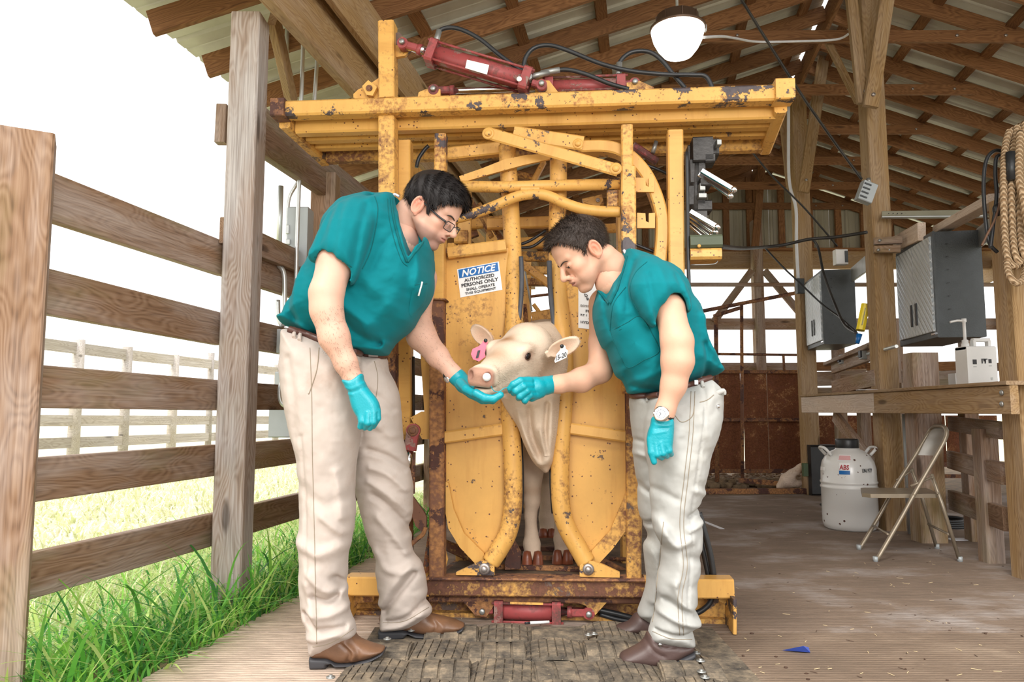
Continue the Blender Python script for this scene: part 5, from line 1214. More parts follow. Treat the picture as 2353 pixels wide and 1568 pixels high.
fR1 = [([(1400, 690), (1402, 760), (1415, 830)], .006, 12), ([(1440, 620), (1425, 680), (1420, 730)], -.003, 5), ([(1462, 660), (1470, 720), (1500, 765), (1520, 790)], -.010, 7), ([(1470, 730), (1505, 790), (1520, 850)], .008, 12), ([(1410, 740), (1440, 800), (1480, 850)], .005, 20), ([(1440, 880), (1480, 870), (1515, 850)], .006, 10), ([(1590, 740), (1600, 790), (1640, 845)], .007, 9), ([(1595, 800), (1600, 840), (1610, 860)], -.006, 7),
       ([(1430, 860), (1450, 890), (1500, 895)], -.005, 6), ([(1380, 690), (1385, 740), (1400, 780)], -.005, 6)]
torsoR = Infl([(1434, 578), (1455, 580), (1485, 588), (1515, 600), (1548, 620), (1572, 650), (1583, 680), (1597, 705), (1609, 735), (1614, 765), (1627, 800), (1640, 838), (1656, 851), (1643, 864), (1617, 866), (1578, 884), (1540, 898), (1513, 903), (1478, 906), (1446, 905), (1439, 890), (1432, 876), (1416, 862), (1405, 832), (1396, 806), (1384, 797), (1370, 760), (1362, 720), (1368, 684), (1378, 660), (1396, 655), (1415, 610)],
              [(570, 2.68), (700, 2.66), (900, 2.66)], [(570, .16), (640, .21), (740, .22), (800, .205), (900, .175)], [(570, 60), (680, 90), (900, 95)], 2.3, fR1, .007, (60, 46), 31)
sleeveR = Infl([(1468, 592), (1495, 592), (1525, 604), (1552, 625), (1573, 650), (1583, 680), (1585, 712), (1576, 719), (1566, 698), (1543, 692), (1523, 705), (1510, 726), (1504, 752), (1485, 738), (1466, 714), (1450, 684), (1446, 655), (1455, 620)],
               [(590, 2.53), (660, 2.44), (750, 2.41)], [(590, .065), (660, .08), (750, .08)], [(590, 40), (700, 46)], 2.2, [([(1500, 620), (1515, 660), (1520, 700)], .006, 12), ([(1480, 640), (1490, 690), (1500, 740)], -.005, 7), ([(1545, 640), (1560, 680)], -.004, 7)], .0055, (34, 60), 6)
fsleeveR = Infl([(1378, 655), (1400, 650), (1420, 700), (1412, 780), (1398, 799), (1372, 796), (1355, 790), (1354, 776), (1360, 735), (1364, 695)], 2.84, .065, 32, 2.2)
VR_ = Infl([(1438, 566), (1426, 620), (1413, 658), (1400, 688), (1389, 672), (1374, 652), (1376, 600), (1400, 566)], 2.47, .14, 10, 4.0, sharp=True)
def vneckR(p, d):
    d = smax(d, -VR_(p), .004)
    dn = cones(p, [(1378, 575, 2.64, 46), (1404, 612, 2.60, 35)], .015); d = smax(d, -(dn - .006), .008)
    da = cones(p, [(1538, 700, 2.42, 33), (1556, 785, 2.40, 36)], .01); d = smax(d, -(da - .006), .006)
    db = cones(p, [(1384, 785, 2.80, 27), (1378, 850, 2.76, 28)], .01); return smax(d, -(db - .004), .006)
shR = inflobj('scrub_shirt', [torsoR, sleeveR, fsleeveR], .0046, MAT['scrub'], pR, .012, vneckR)
bpy.context.view_layer.update()
seamline([(1442, 590), (1432, 625), (1420, 662), (1404, 698)], 2.4, MAT['seam'], pR, .0042, 'collar_band', onto=shR); seamline([(1400, 698), (1384, 680), (1374, 664)], 2.4, MAT['seam'], pR, .0042, 'collar_band', onto=shR)
seamline([(1487, 602), (1462, 625), (1449, 655), (1451, 685), (1468, 716)], 2.4, MAT['seam'], pR, .0016, onto=shR)
seamline([(1438, 660), (1410, 700), (1402, 760)], 2.4, MAT['seam'], pR, .0014, onto=shR)
patch('chest_pocket', [(1403, 762), (1440, 742), (1472, 728), (1500, 770), (1514, 808), (1480, 828), (1444, 845), (1425, 815)], shR, MAT['scrub'], pR)
seamline([(1403, 762), (1440, 742), (1472, 728), (1500, 770), (1514, 808), (1480, 828), (1444, 845), (1425, 815), (1403, 762)], 2.4, MAT['seam'], pR, .0013, onto=shR); seamline([(1406, 768), (1442, 749), (1474, 735)], 2.4, MAT['seam'], pR, .0013, onto=shR)
MB().tube([at(1443, 596, 2.6), at(1439, 584, 2.62), at(1434, 576, 2.64)], .0055, 8, sub=3).build('undershirt_edge', MAT['tee'], pR)
nR = [([(1600, 890), (1590, 1000), (1575, 1150), (1572, 1300), (1560, 1430)], -.003, 3), ([(1500, 1190), (1530, 1240), (1570, 1230)], .010, 12), ([(1512, 1215), (1545, 1260), (1540, 1320)], .009, 14), ([(1570, 1180), (1600, 1165)], -.008, 6), ([(1568, 1210), (1604, 1195)], .008, 7), ([(1525, 1370), (1560, 1390), (1600, 1400)], -.012, 8), ([(1510, 1395), (1550, 1412), (1598, 1425)], .012, 9), ([(1535, 1330), (1550, 1370), (1580, 1395)], .009, 8),
      ([(1505, 1440), (1550, 1448), (1595, 1445)], -.008, 6), ([(1500, 1120), (1540, 1140)], -.006, 8), ([(1580, 1120), (1608, 1130)], .006, 8), ([(1580, 950), (1610, 1020)], .004, 14), ([(1560, 1270), (1600, 1280)], -.005, 10)]
nearR = Infl([(1500, 905), (1560, 892), (1618, 870), (1640, 882), (1656, 905), (1656, 945), (1650, 980), (1643, 1005), (1628, 1054), (1620, 1094), (1614, 1127), (1606, 1158), (1605, 1181), (1611, 1217), (1610, 1254), (1607, 1308), (1602, 1344), (1605, 1406), (1602, 1435), (1593, 1455), (1594, 1484), (1557, 1486), (1520, 1476), (1491, 1466), (1496, 1435), (1507, 1409), (1512, 1380), (1508, 1344), (1518, 1301), (1521, 1254), (1511, 1225), (1502, 1188), (1495, 1145), (1493, 1091), (1487, 1047), (1484, 990), (1486, 940)],
             [(880, 2.60), (1100, 2.57), (1480, 2.545)], [(880, .15), (1000, .15), (1200, .105), (1480, .085)], [(880, 66), (1050, 64), (1250, 52), (1480, 50)], 2.2, nR, .006, (44, 44), 41)
fRt = [([(1457, 1010), (1475, 1015), (1490, 1020)], -.006, 5), ([(1458, 1040), (1475, 1046), (1490, 1046)], .006, 6), ([(1465, 1110), (1480, 1125), (1495, 1130)], -.008, 6), ([(1475, 1200), (1490, 1195), (1500, 1185)], -.009, 6), ([(1485, 1250), (1500, 1300), (1490, 1370)], .007, 8), ([(1513, 1240), (1505, 1300), (1508, 1370), (1500, 1430)], -.005, 3)]
farRt = Infl([(1452, 908), (1500, 905), (1560, 915), (1560, 1000), (1550, 1100), (1540, 1220), (1535, 1330), (1525, 1400), (1520, 1432), (1503, 1432), (1488, 1428), (1466, 1413), (1472, 1388), (1481, 1365), (1487, 1340), (1484, 1308), (1481, 1260), (1490, 1232), (1477, 1203), (1467, 1167), (1466, 1123), (1459, 1065), (1454, 1000), (1449, 950)],
             [(900, 2.70), (1100, 2.78), (1430, 2.87)], [(900, .14), (1100, .115), (1430, .08)], [(900, 50), (1430, 34)], 2.2, fRt, .004, (30, 40), 42)
trR = inflobj('trousers', [nearR, farRt], .0052, MAT['stone'], pR, .01)
bpy.context.view_layer.update()
for dx in (0, 9): seamline([(1588 + dx, 900), (1583 + dx, 1000), (1572 + dx, 1100), (1562 + dx, 1200), (1570 + dx, 1300), (1558 + dx, 1370), (1562 + dx, 1460)], 2.4, MAT['seam_k'], pR, .0011, onto=trR)
seamline([(1525, 1200), (1515, 1290), (1508, 1360), (1500, 1430)], 2.4, MAT['seam_k'], pR, .0012, onto=trR); seamline([(1545, 945), (1565, 970), (1590, 958), (1596, 930)], 2.4, MAT['seam_k'], pR, .0013, onto=trR); seamline([(1500, 1452), (1540, 1468), (1590, 1470)], 2.3, MAT['seam_k'], pR, .0012, onto=trR)
seamline([(1455, 912), (1480, 914), (1515, 911)], 2.4, MAT['belt'], pR, .011, 'belt', onto=trR); seamline([(1575, 892), (1600, 884), (1632, 872)], 2.4, MAT['belt'], pR, .011, 'belt', onto=trR)
for a, b in (((1487, 902), (1490, 924)), ((1612, 868), (1616, 892))): seamline([a, ((a[0] + b[0]) / 2, (a[1] + b[1]) / 2), b], 2.4, MAT['stone'], pR, .0065, 'belt_loop', onto=trR)
MB().tube([at(1632, 918, 2.5), at(1648, 904, 2.48), at(1662, 899, 2.48), at(1666, 908, 2.48)], [.004, .009, .009, .004], 10, sub=4).build('pocket_flap', MAT['stone'], pR)
seamline([(1608, 925), (1625, 920), (1640, 908)], 2.4, MAT['seam_k'], pR, .0015, onto=trR)
ok, l, n_, i_ = trR.ray_cast(trR.matrix_basis.inverted() @ CAM, ray(1649, 934).normalized())
if ok: MB().ball(trR.matrix_basis @ l + n_ * .002, .007, 10).build('trouser_button', MAT['chrome'], pR)
ok, l, n_, i_ = trR.ray_cast(trR.matrix_basis.inverted() @ CAM, ray(1602, 886).normalized())
if ok: MB().box(trR.matrix_basis @ l + n_ * .012, (.012, .006, .018), None, 0, .002).build('belt_clip', MAT['chrome'], pR)
boot(pR, [(1495, 1452), (1560, 1470), (1592, 1470), (1592, 1494), (1570, 1508), (1545, 1522), (1510, 1532), (1470, 1530), (1440, 1524), (1424, 1516), (1428, 1503), (1444, 1494), (1470, 1480), (1482, 1466)],
     [(1423, 1513), (1450, 1524), (1500, 1528), (1530, 1522), (1556, 1506), (1592, 1490), (1593, 1503), (1582, 1512), (1566, 1514), (1545, 1528), (1520, 1537), (1480, 1538), (1448, 1534), (1424, 1524)], 2.55, .05, MAT['dark_leather'], [([(1483, 1470), (1500, 1490), (1520, 1500)], -.003, 4), ([(1500, 1470), (1520, 1480), (1545, 1478)], -.003, 3)])
boot(pR, [(1466, 1408), (1510, 1420), (1510, 1450), (1480, 1458), (1440, 1457), (1418, 1452), (1414, 1444), (1422, 1436), (1445, 1428)],
     [(1413, 1446), (1440, 1454), (1480, 1453), (1515, 1444), (1515, 1455), (1480, 1461), (1435, 1462), (1414, 1454)], 2.88, .05, MAT['dark_leather'])
MB().lathe([(.006, 0), (.006, .003), (0, .003)], at(1517, 1482, 2.497), (0, -1, 0), 12).build('eyelet', MAT['chrome'], pR)
# near glove
pn = Infl([(1500, 958), (1525, 962), (1547, 964), (1547, 1008), (1545, 1028), (1546, 1040), (1540, 1048), (1525, 1054), (1508, 1054), (1496, 1050), (1488, 1030), (1486, 1012), (1488, 995), (1494, 978)], 2.415, [(960, .03), (1000, .03), (1050, .024)], 18, 2.2, [([(1500, 975), (1520, 978), (1540, 976)], .0015, 2.5), ([(1500, 985), (1530, 984)], -.0015, 2), ([(1497, 996), (1525, 992)], .0015, 2.5), ([(1499, 1022), (1503, 1040), (1508, 1052)], -.005, 2), ([(1511, 1025), (1518, 1042), (1526, 1054)], -.005, 2), ([(1524, 1028), (1532, 1040), (1540, 1050)], -.005, 2)])
fn_ = [[(1496, 1010, 2.405, 10), (1497, 1040, 2.40, 8.5), (1503, 1062, 2.402, 7)], [(1506, 1020, 2.398, 8), (1510, 1045, 2.395, 8), (1520, 1052, 2.42, 7)], [(1518, 1018, 2.397, 8), (1524, 1042, 2.395, 8), (1532, 1048, 2.42, 7)], [(1530, 1015, 2.40, 8), (1537, 1036, 2.40, 8), (1542, 1044, 2.425, 6.5)], [(1520, 1000, 2.43, 10), (1515, 1040, 2.435, 8)]]
def gl3(p, d):
    for L in fn_: d = smin(d, cones(p, L, .003), .0028)
    return d
inflobj('glove', pn, .0026, MAT['glove'], pR, .003, gl3)
# far glove pinching the cord
cg = [(1268, 884, 2.635, 21), (1252, 887, 2.62, 20.5), (1232, 890, 2.60, 23)]
fg = [[(1232, 890, 2.60, 23), (1218, 893, 2.59, 20)], [(1216, 876, 2.57, 10.5), (1196, 876, 2.545, 9.5), (1180, 884, 2.54, 8.5), (1172, 893, 2.548, 7.5)], [(1218, 888, 2.565, 10), (1203, 889, 2.54, 9.2), (1186, 899, 2.542, 8.6), (1181, 904, 2.56, 7.5)], [(1222, 899, 2.57, 10), (1210, 899, 2.545, 9), (1195, 911, 2.546, 8.5), (1192, 915, 2.565, 7.5)], [(1228, 908, 2.58, 9.5), (1217, 908, 2.556, 8.5), (1206, 920, 2.556, 8), (1206, 923, 2.575, 7)], [(1236, 878, 2.61, 12), (1210, 876, 2.60, 10), (1190, 888, 2.59, 8.5), (1174, 898, 2.575, 7.5)], [(1238, 900, 2.60, 17), (1222, 912, 2.59, 12)]]
def gl4(p):
    d = cones(p, cg, .01)
    for i, L in enumerate(fg): d = smin(d, cones(p, L, .003), .008 if i in (0, 6) else .0028)
    return d
g0, g1 = at(1150, 945, 2.6), at(1280, 850, 2.6)
sdfobj('glove', gl4, (g0.x - .02, 2.49, g0.z - .02), (g1.x + .02, 2.70, g1.z + .02), .0026, MAT['glove'], pR)
# steel watch
wc = at(1520, 952, 2.375)
w = thing('wristwatch', 'large steel wristwatch with white dial on the right man\'s near wrist', 'wristwatch', wc)
nw = Vector((-.35, -.93, .05)).normalized()
MB().lathe([(.0225, -.004), (.0255, 0), (.0255, .006), (.022, .009), (.0168, .0095)], wc, nw, 28).build('watch_case', MAT['chrome'], w)
MB().lathe([(.0168, .0088), (.0, .0092)], wc, nw, 28).build('dial', MAT['white'], w)
Mw = frame(nw, (0, 0, 1))
for k in range(12):
    a = k * pi / 6; MB().box(wc + nw * .0098 + Mw @ Vector((0, .0135 * cos(a), .0135 * sin(a))), (.0008, .0028, .0014), Mw @ Matrix.Rotation(a, 3, 'X')).build('hour_mark', MAT['ink'], w)
for a, L in ((.6, .008), (2.4, .011)): MB().bar(wc + nw * .0102, wc + nw * .0102 + Mw @ Vector((0, L * cos(a), L * sin(a))), .0014, .0006, nw, 0).build('watch_hand', MAT['ink'], w)
MB().box(wc + Mw @ Vector((.002, 0, .0)) + Vector((-.0235, 0, .004)), (.005, .005, .005)).build('crown', MAT['chrome'], w)
wax = (at(1533, 930, 2.42) - at(1524, 965, 2.42)).normalized()
MB().lathe([(.0300, -.011), (.0318, -.009), (.0318, .009), (.0300, .011)], at(1527, 955, 2.42), wax, 28).build('strap', MAT['black'], w)
# the cord and the white ball in the calf's nose
cord = tubeobj('cord', [at(1125, 876, 2.535), at(1129, 889, 2.53), at(1136, 899, 2.53), at(1148, 900, 2.535), at(1158, 893, 2.54), at(1172, 890, 2.545)], .0016, MAT['glove'], None, 6, 5)
tag(cord, 'thin teal cord running from the calf\'s nose to the right man\'s glove', 'cord')
# ================================================================== THE CALF
cf = thing('calf', 'cream-coloured calf with its head through the yellow head gate', 'calf', (at(1235, 1000, 3.1).x, 3.15, .175))
Hd = Vector((-.419, -.866, -.274)).normalized(); Sd = Vector((.908, -.402, -.118)); Sd = (Sd - Hd * Sd.dot(Hd)).normalized(); Ud = Sd.cross(Hd); Ud = Ud if Ud.z > 0 else -Ud
eyeW = at(1209, 824, 2.66)
OC = Vector((-.008, 2.737, 1.074))
MC = np.array([Hd, Sd, Ud], f4)
locC = lambda p: (p - V3(OC)) @ MC.T
wlC = lambda f, s, u: OC + Hd * f + Sd * s + Ud * u
def calf_head(q):
    m = q.copy(); m[:, 1] = np.abs(m[:, 1])
    d = sd_ell(q, (-.055, 0, -.040), (.090, .082, .075))
    d = smin(d, sd_ell(q, (.0, 0, -.035), (.095, .083, .062)), .03)
    d = smin(d, sd_cone(q, (.03, 0, -.045), (.20, 0, -.060), .066, .044), .03)
    d = smin(d, sd_box(q, (.222, 0, -.058), (.036, .050, .034), None, .022), .016)                 # muzzle
    d = smin(d, sd_cone(m, (-.06, .035, -.11), (.19, .012, -.115), .045, .026), .03)  # lower jaw
    d = smin(d, sd_ell(q, (.212, 0, -.108), (.034, .036, .022)), .012)                # chin
    d = smin(d, sd_ell(m, (-.03, .048, -.085), (.075, .034, .060)), .03)
    d = smin(d, sd_ell(m, (.0, .066, .0), (.045, .024, .022)), .018)                  # brow
    d = smin(d, sd_ell(q, (-.115, 0, .018), (.036, .040, .036)), .02)                 # poll tuft
    d = smax(d, -sd_ell(m, (.018, .095, -.020), (.024, .018, .014)), .008)
    d = smin(d, sd_ell(m, (.016, .076, -.020), (.021, .0115, .0155)), .004)
    d = smax(d, -sd_ell(m, (.255, .034, -.045), (.014, .012, .016)), .008)            # nostrils
    d = smax(d, -sd_ell(q, (.235, 0, -.093), (.05, .055, .0025)), .006)               # mouth slit
    return d
def ear_sdf(p, root_, tip, wid, n_):
    root_, tip = Vector(root_), Vector(tip); ax = (tip - root_); L = ax.length; ax.normalize(); n_ = Vector(n_); n_ = (n_ - ax * n_.dot(ax)).normalized(); w_ = ax.cross(n_)
    q = (p - V3(root_)) @ np.array([ax, w_, n_], f4).T
    t_ = np.clip(q[:, 0] / L, 0, 1); w = wid * np.sqrt(np.clip(t_ * (1.06 - t_) * 4 * .9, 0.10, 1)) * (1.0 - .1 * t_)
    cup = q[:, 1] ** 2 * 9 + .0
    dz_ = q[:, 2] - cup; dx = np.maximum(np.maximum(-q[:, 0] - .01, q[:, 0] - L), 0)
    a = np.abs(q[:, 1]) - w; b = np.abs(dz_) - .006
    return np.sqrt(np.maximum(a, 0) ** 2 + np.maximum(b, 0) ** 2 + dx ** 2) + np.minimum(np.maximum(a, b), 0) - .003
eR0, eR1 = at(1262, 812, 2.70), at(1327, 782, 2.66)
eL0, eL1 = at(1130, 790, 2.86), at(1088, 752, 2.86)
neckC = Infl([(1160, 895), (1150, 915), (1168, 950), (1194, 985), (1203, 1012), (1222, 1052), (1247, 1084), (1258, 1087), (1268, 1068), (1276, 1030), (1284, 960), (1286, 880), (1282, 800), (1276, 745), (1245, 742), (1215, 752), (1190, 790)],
             [(740, 3.08), (850, 2.98), (1090, 3.06)], [(740, .09), (880, .10), (1000, .085), (1090, .04)], [(740, 50), (950, 50), (1000, 35), (1090, 20)], 2.2,
             [([(1190, 950), (1205, 1000), (1232, 1058), (1248, 1062), (1252, 1040), (1240, 990)], .022, 8), ([(1215, 940), (1222, 1000), (1238, 1040)], -.022, 7), ([(1265, 930), (1262, 1000), (1262, 1060)], .014, 8), ([(1255, 930), (1250, 1000), (1256, 1040)], -.014, 6), ([(1180, 900), (1230, 930), (1275, 900)], .004, 14), ([(1160, 925), (1200, 960), (1230, 940)], -.005, 8)])
legsC = [[(1232, 960, 3.28, 40), (1224, 1060, 3.27, 30), (1223, 1120, 3.26, 20), (1223, 1150, 3.255, 19), (1219, 1185, 3.26, 13.5), (1221, 1225, 3.26, 14), (1222, 1250, 3.255, 19), (1223, 1268, 3.25, 17), (1223, 1274, 3.25, 18)],
         [(1285, 960, 3.36, 40), (1290, 1060, 3.35, 30), (1290, 1140, 3.35, 20), (1290, 1200, 3.35, 15), (1291, 1240, 3.34, 18), (1292, 1266, 3.34, 16), (1293, 1271, 3.335, 17)],
         [(1240, 960, 4.05, 45), (1250, 1060, 4.05, 30), (1262, 1110, 4.1, 18), (1256, 1190, 4.05, 17), (1258, 1232, 4.03, 17)]]
def calf_body(p):
    d = cones(p, [(1240, 800, 3.0, 55), (1250, 860, 3.3, 110), (1255, 860, 3.9, 120), (1255, 870, 4.2, 90)], .06)
    d = smin(d, neckC(p), .04); d = smin(d, cones(p, [(1215, 800, 2.84, 58), (1240, 830, 3.0, 62)], .03), .04)
    for L in legsC: d = smin(d, cones(p, L, .012), .03)
    return d
def calf_near(p):
    d = calf_head(locC(p)); d = smin(d, ear_sdf(p, eR0, eR1, .030, (.25, -1, -.25)), .012); d = smin(d, ear_sdf(p, eL0, eL1, .030, (-.3, -1, -.3)), .012)
    return smin(d, cones(p, [(1200, 815, 2.86, 50), (1235, 850, 2.98, 60)], .03), .035)
def calf_all(p): return smin(calf_near(p), calf_body(p), .035)
def calf_col(V_):
    p = V_.astype(f4); q = locC(p); f, s, u = q[:, 0], q[:, 1], q[:, 2]; n = len(p); base = np.array(srgb(222, 202, 180), f4); c_ = np.repeat(base[None], n, 0)
    def bl(w, t_): nonlocal c_; w = np.clip(w, 0, 1)[:, None]; c_ = c_ * (1 - w) + np.array(t_, f4) * w
    g = lambda cf_, cs, cu, rf, rs, ru: np.exp(-(((f - cf_) / rf) ** 2 + ((s - cs) / rs) ** 2 + ((u - cu) / ru) ** 2))
    inh = np.clip(1 - (np.abs(q).max(1) - .26) / .05, 0, 1)
    tan_ = srgb(160, 116, 78); pink = srgb(190, 140, 122)
    bl(g(.0, -.012, .03, .040, .032, .05) * .95, tan_); bl(g(.12, 0, 0, .06, .05, .05) * .6, tan_); bl(g(-.12, 0, .03, .04, .05, .04) * .8, srgb(160, 118, 80))
    bl(inh * np.clip((f - .222) / .02, 0, 1) * np.clip((u + .092) / .01, 0, 1), srgb(178, 138, 118)); bl(g(.21, 0, -.118, .035, .04, .016) * .8, srgb(200, 160, 130))
    bl(g(.255, .034, -.045, .018, .016, .018), srgb(150, 96, 84)); bl(g(.255, -.034, -.045, .018, .016, .018), srgb(110, 70, 60))
    bl(g(.016, .082, -.020, .026, .02, .018) * .9, srgb(150, 96, 72)); bl(g(.235, 0, -.093, .03, .06, .004) * .9, srgb(90, 60, 50))
    for a, b in ((eR0, eR1), (eL0, eL1)):
        mid = V3((a + b) / 2); dd = np.sqrt(((p - mid) ** 2).sum(1)); bl(np.exp(-(dd / .05) ** 2) * .7, srgb(206, 158, 128))
    # dusty lower legs and brisket
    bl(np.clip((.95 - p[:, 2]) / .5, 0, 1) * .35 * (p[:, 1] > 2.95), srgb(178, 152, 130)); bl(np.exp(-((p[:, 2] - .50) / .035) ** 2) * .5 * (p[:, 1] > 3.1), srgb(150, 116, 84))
    return c_
lo1 = np.array([-.20, 2.32, .72]); hi1 = np.array([.34, 3.02, 1.28])
V1_, F1_ = sdf_mesh(lambda p: smax(calf_all(p), p[:, 1] - 2.972, .0), (-.22, 2.34, .66), (.34, 2.99, 1.30), .0034)
V2_, F2_ = sdf_mesh(lambda p: smax(calf_all(p), 2.965 - p[:, 1], .0), (-.25, 2.94, .16), (.50, 4.5, 1.30), .0085)
calfb = mesh_np('body', [(V1_, F1_), (V2_, F2_)], MAT['hide'], cf, calf_col)
MAT['fur'] = tint_mat('calf_fur', .7, 0, .2, None, .1)
def dirC(P, N_, rg):
    D_ = -np.array(Hd)[None] * .8 - np.array(Ud)[None] * .35 + N_ * .28; return D_ / np.linalg.norm(D_, axis=1)[:, None]
def furcol(P): return np.clip(calf_col(P) * np.random.RandomState(4).uniform(.78, 1.12, (len(P), 1)), 0, 1)
strands(cf, calfb, MAT['fur'], 15000, .0095, .00042, dirC, 41, 'short_fur', .55, lambda P: (P[:, 1] < 2.97) & ((P - V3(OC)) @ np.array(Hd, f4) < .222), furcol)
# eyes
MCm = Matrix((Hd, Sd, Ud)).transposed()
for sg in (1, -1):
    e = MB().ball(wlC(.018, .0805 * sg, -.020), (.0205, .0100, .0155), 18, M=MCm).build('eye', MAT['eye_dark'], cf)
for sg in (1, -1):
    P = [wlC(.018 + .0205 * cos(a), .0840 * sg - .004 * sg * abs(cos(a)) ** 2 , -.020 + .0145 * sin(a)) for a in [i * pi / 8 for i in range(16)]]
    MB().tube(P, .0026, 6, closed=True).build('eye_rim', plain('eye_rim', (.10, .05, .035), .5), cf)
MB().ball(wlC(.028, .0800, -.021), (.006, .0055, .0075), 10, M=MCm).build('eye_white', MAT['eye_white'], cf)
# hooves
MAT['hoof'] = plain('hoof_horn', srgb(128, 70, 46), .35, var=.35, bump=.2)
for (x, y, Yd) in ((1211, 1288, 3.215), (1236, 1288, 3.215), (1281, 1285, 3.30), (1304, 1285, 3.30), (1248, 1232, 4.0), (1268, 1232, 4.0)):
    r = pxr(11.5, Yd); p = at(x, y, Yd); b = MB()
    b.lathe([(0, .040), (r * .72, .036), (r * .95, .012), (r * 1.12, -.02), (r * 1.15, p.z * 0 - (p.z - .178))], (p.x, p.y, p.z), (0, 0, 1), 16); b.build('hoof', MAT['hoof'], cf)
# nose ball
nb_ = MB().ball(wlC(.264, .036, -.045), .0145, 18).build('nose_plug', MAT['white'], None); tag(nb_, 'round white plug in the calf\'s nostril', 'nose plug')
MAT['tag_pink'] = plain('pink_tag', srgb(222, 110, 134), .5, var=.05)
def eartag(poly, Yt, mat, label, txt, box, stud):
    P = [at(*p, Yt) for p in poly]; o = MB().prism(P, (0, .003, 0)).build('ear_tag', mat, None); tag(o, label, 'ear tag')
    bpy.context.view_layer.update()
    TLx, TRx, BLx = [at(*q, Yt - .0015) for q in box]
    text_on(None, TLx, TRx, BLx, [(txt, 0, 1, 0, 1, 'ink', 0)], None, 'lettering', o)
    MB().lathe([(.007, 0), (.007, .006), (0, .007)], at(*stud, Yt - .001), (0, -1, 0), 12).build('stud', MAT['black'], o); return o
eartag([(1112, 782), (1121, 786), (1117, 800), (1114, 812), (1116, 820), (1101, 831), (1087, 826), (1082, 814), (1086, 802), (1100, 796), (1106, 790)], 2.74, MAT['tag_pink'], 'pink ear tag with a black 1 hanging from the calf\'s ear at picture left', '1', ((1098, 806), (1104, 805), (1093, 824)), (1116, 783))
eartag([(1291, 793), (1299, 795), (1300, 802), (1305, 806), (1302, 822), (1276, 834), (1274, 830), (1279, 814), (1286, 806)], 2.625, MAT['white'], 'white ear tag reading 15-20 in the calf\'s ear at picture right', '15-20', ((1277, 818), (1302, 808), (1277, 830)), (1291, 796))
# ================================================================== RIGHT SIDE: bench, cabinets, chair, tank
pb0, pb1 = at(1842, 938, 6.75), at(2322, 919, 3.6)
bk = (pb1.x - pb0.x) / (pb1.y - pb0.y)                    # x = pb1.x + bk (y - pb1.y)
BD = Vector((bk, 1, 0)).normalized(); BN = Vector((BD.y, -BD.x, 0))
def bp(px, py, o=0.0):
    r = ray(px, py); a = pb1.x + o - bk * pb1.y; return CAM + r * (a / (r.x - bk * r.y))
wbn = thing('workbench', 'rough lumber workbench along the posts, front board pale at its far end', 'workbench', (pb1.x + .25, 5.0, 0))
zt, zb_ = .965, .825
def bY(y, o=0.0, z=0.0): return Vector((pb1.x + o + bk * (y - pb1.y), y, z))
ym = bp(2008, 930).y
barobj('apron', bY(pb0.y, .02, (zt + zb_) / 2), bY(ym, .02, (zt + zb_) / 2), zt - zb_, .04, MAT['pale_wood'], wbn, BN, label='pale front board at the far end')
barobj('apron', bY(ym - .005, .02, (zt + zb_) / 2), bY(pb1.y, .02, (zt + zb_) / 2), zt - zb_, .04, MAT['post_wood'], wbn, BN)
for k in range(3):
    barobj('top_board', bY(pb0.y, .08 + .19 * k, zt + .012), bY(pb1.y, .08 + .19 * k, zt + .012), .02, .185, MAT['post_wood'], wbn, BN)
for y in (pb1.y + .1, pb1.y + .12):
    pass
for (x, y) in ((2303, 903), (2303, 929)): MB().lathe([(.014, 0), (.014, .006), (.008, .01), (0, .01)], bp(x, y), (-1, .1, 0), 10).build('bolt', MAT['galv'], wbn)
barobj('bench_brace', bY(6.2, .1, .8), bY(5.4, .15, .35), .1, .04, MAT['brown_wood'], wbn, BN)
for y in (6.6, 5.6, 4.9): barobj('bench_leg', bY(y, .5, 0), bY(y, .5, zt), .09, .09, MAT['brown_wood'], wbn, BN)
g = gnd(2150, 1250); post('bench_post', g.x, g.y + .07, .17, .14, 1.22, MAT['brown_wood'], 'dark brown square post behind the folding chair', 'post')
g2 = gnd(2097, 1228); tag(MB().cyl((g2.x, g2.y, 0), (g2.x, g2.y, .82), .030, 18).build('standpipe', MAT['gray_box'], None), 'grey vertical plastic pipe between the pine post and the chair back', 'pipe')
# right edge posts and the rails beside them
gp = gnd(2345, 1335); post('barn_post', gp.x + .10, 3.80, .16, .15, 1.95, MAT['post_wood'], 'thick pine post at the right picture edge with rope hung on it', 'post')
gs = gnd(2296, 1298); post('rail_post', gs.x, gs.y + .06, .10, .09, .74, MAT['brown_wood'], 'short brown board post under the bench at the right', 'post')
rf = thing('corral_rails', 'three brown rails running back under the right end of the bench', 'fence', (gs.x + .1, 4.5, 0))
for (a, b, c_, d_) in (((2189, 956), (2305, 972), (2182, 992), (2305, 1008)), ((2182, 1035), (2309, 1066), (2184, 1078), (2309, 1113)), ((2186, 1126), (2314, 1167), (2187, 1172), (2314, 1221))):
    p = (at(*a, 4.95) + at(*c_, 4.95)) / 2; q = (at(*b, 3.95) + at(*d_, 3.95)) / 2; w = ((at(*a, 4.95) - at(*c_, 4.95)).length + (at(*b, 3.95) - at(*d_, 3.95)).length) / 2
    barobj('rail', p, q, w, .04, MAT['brown_wood'], rf, (1, .3, 0))
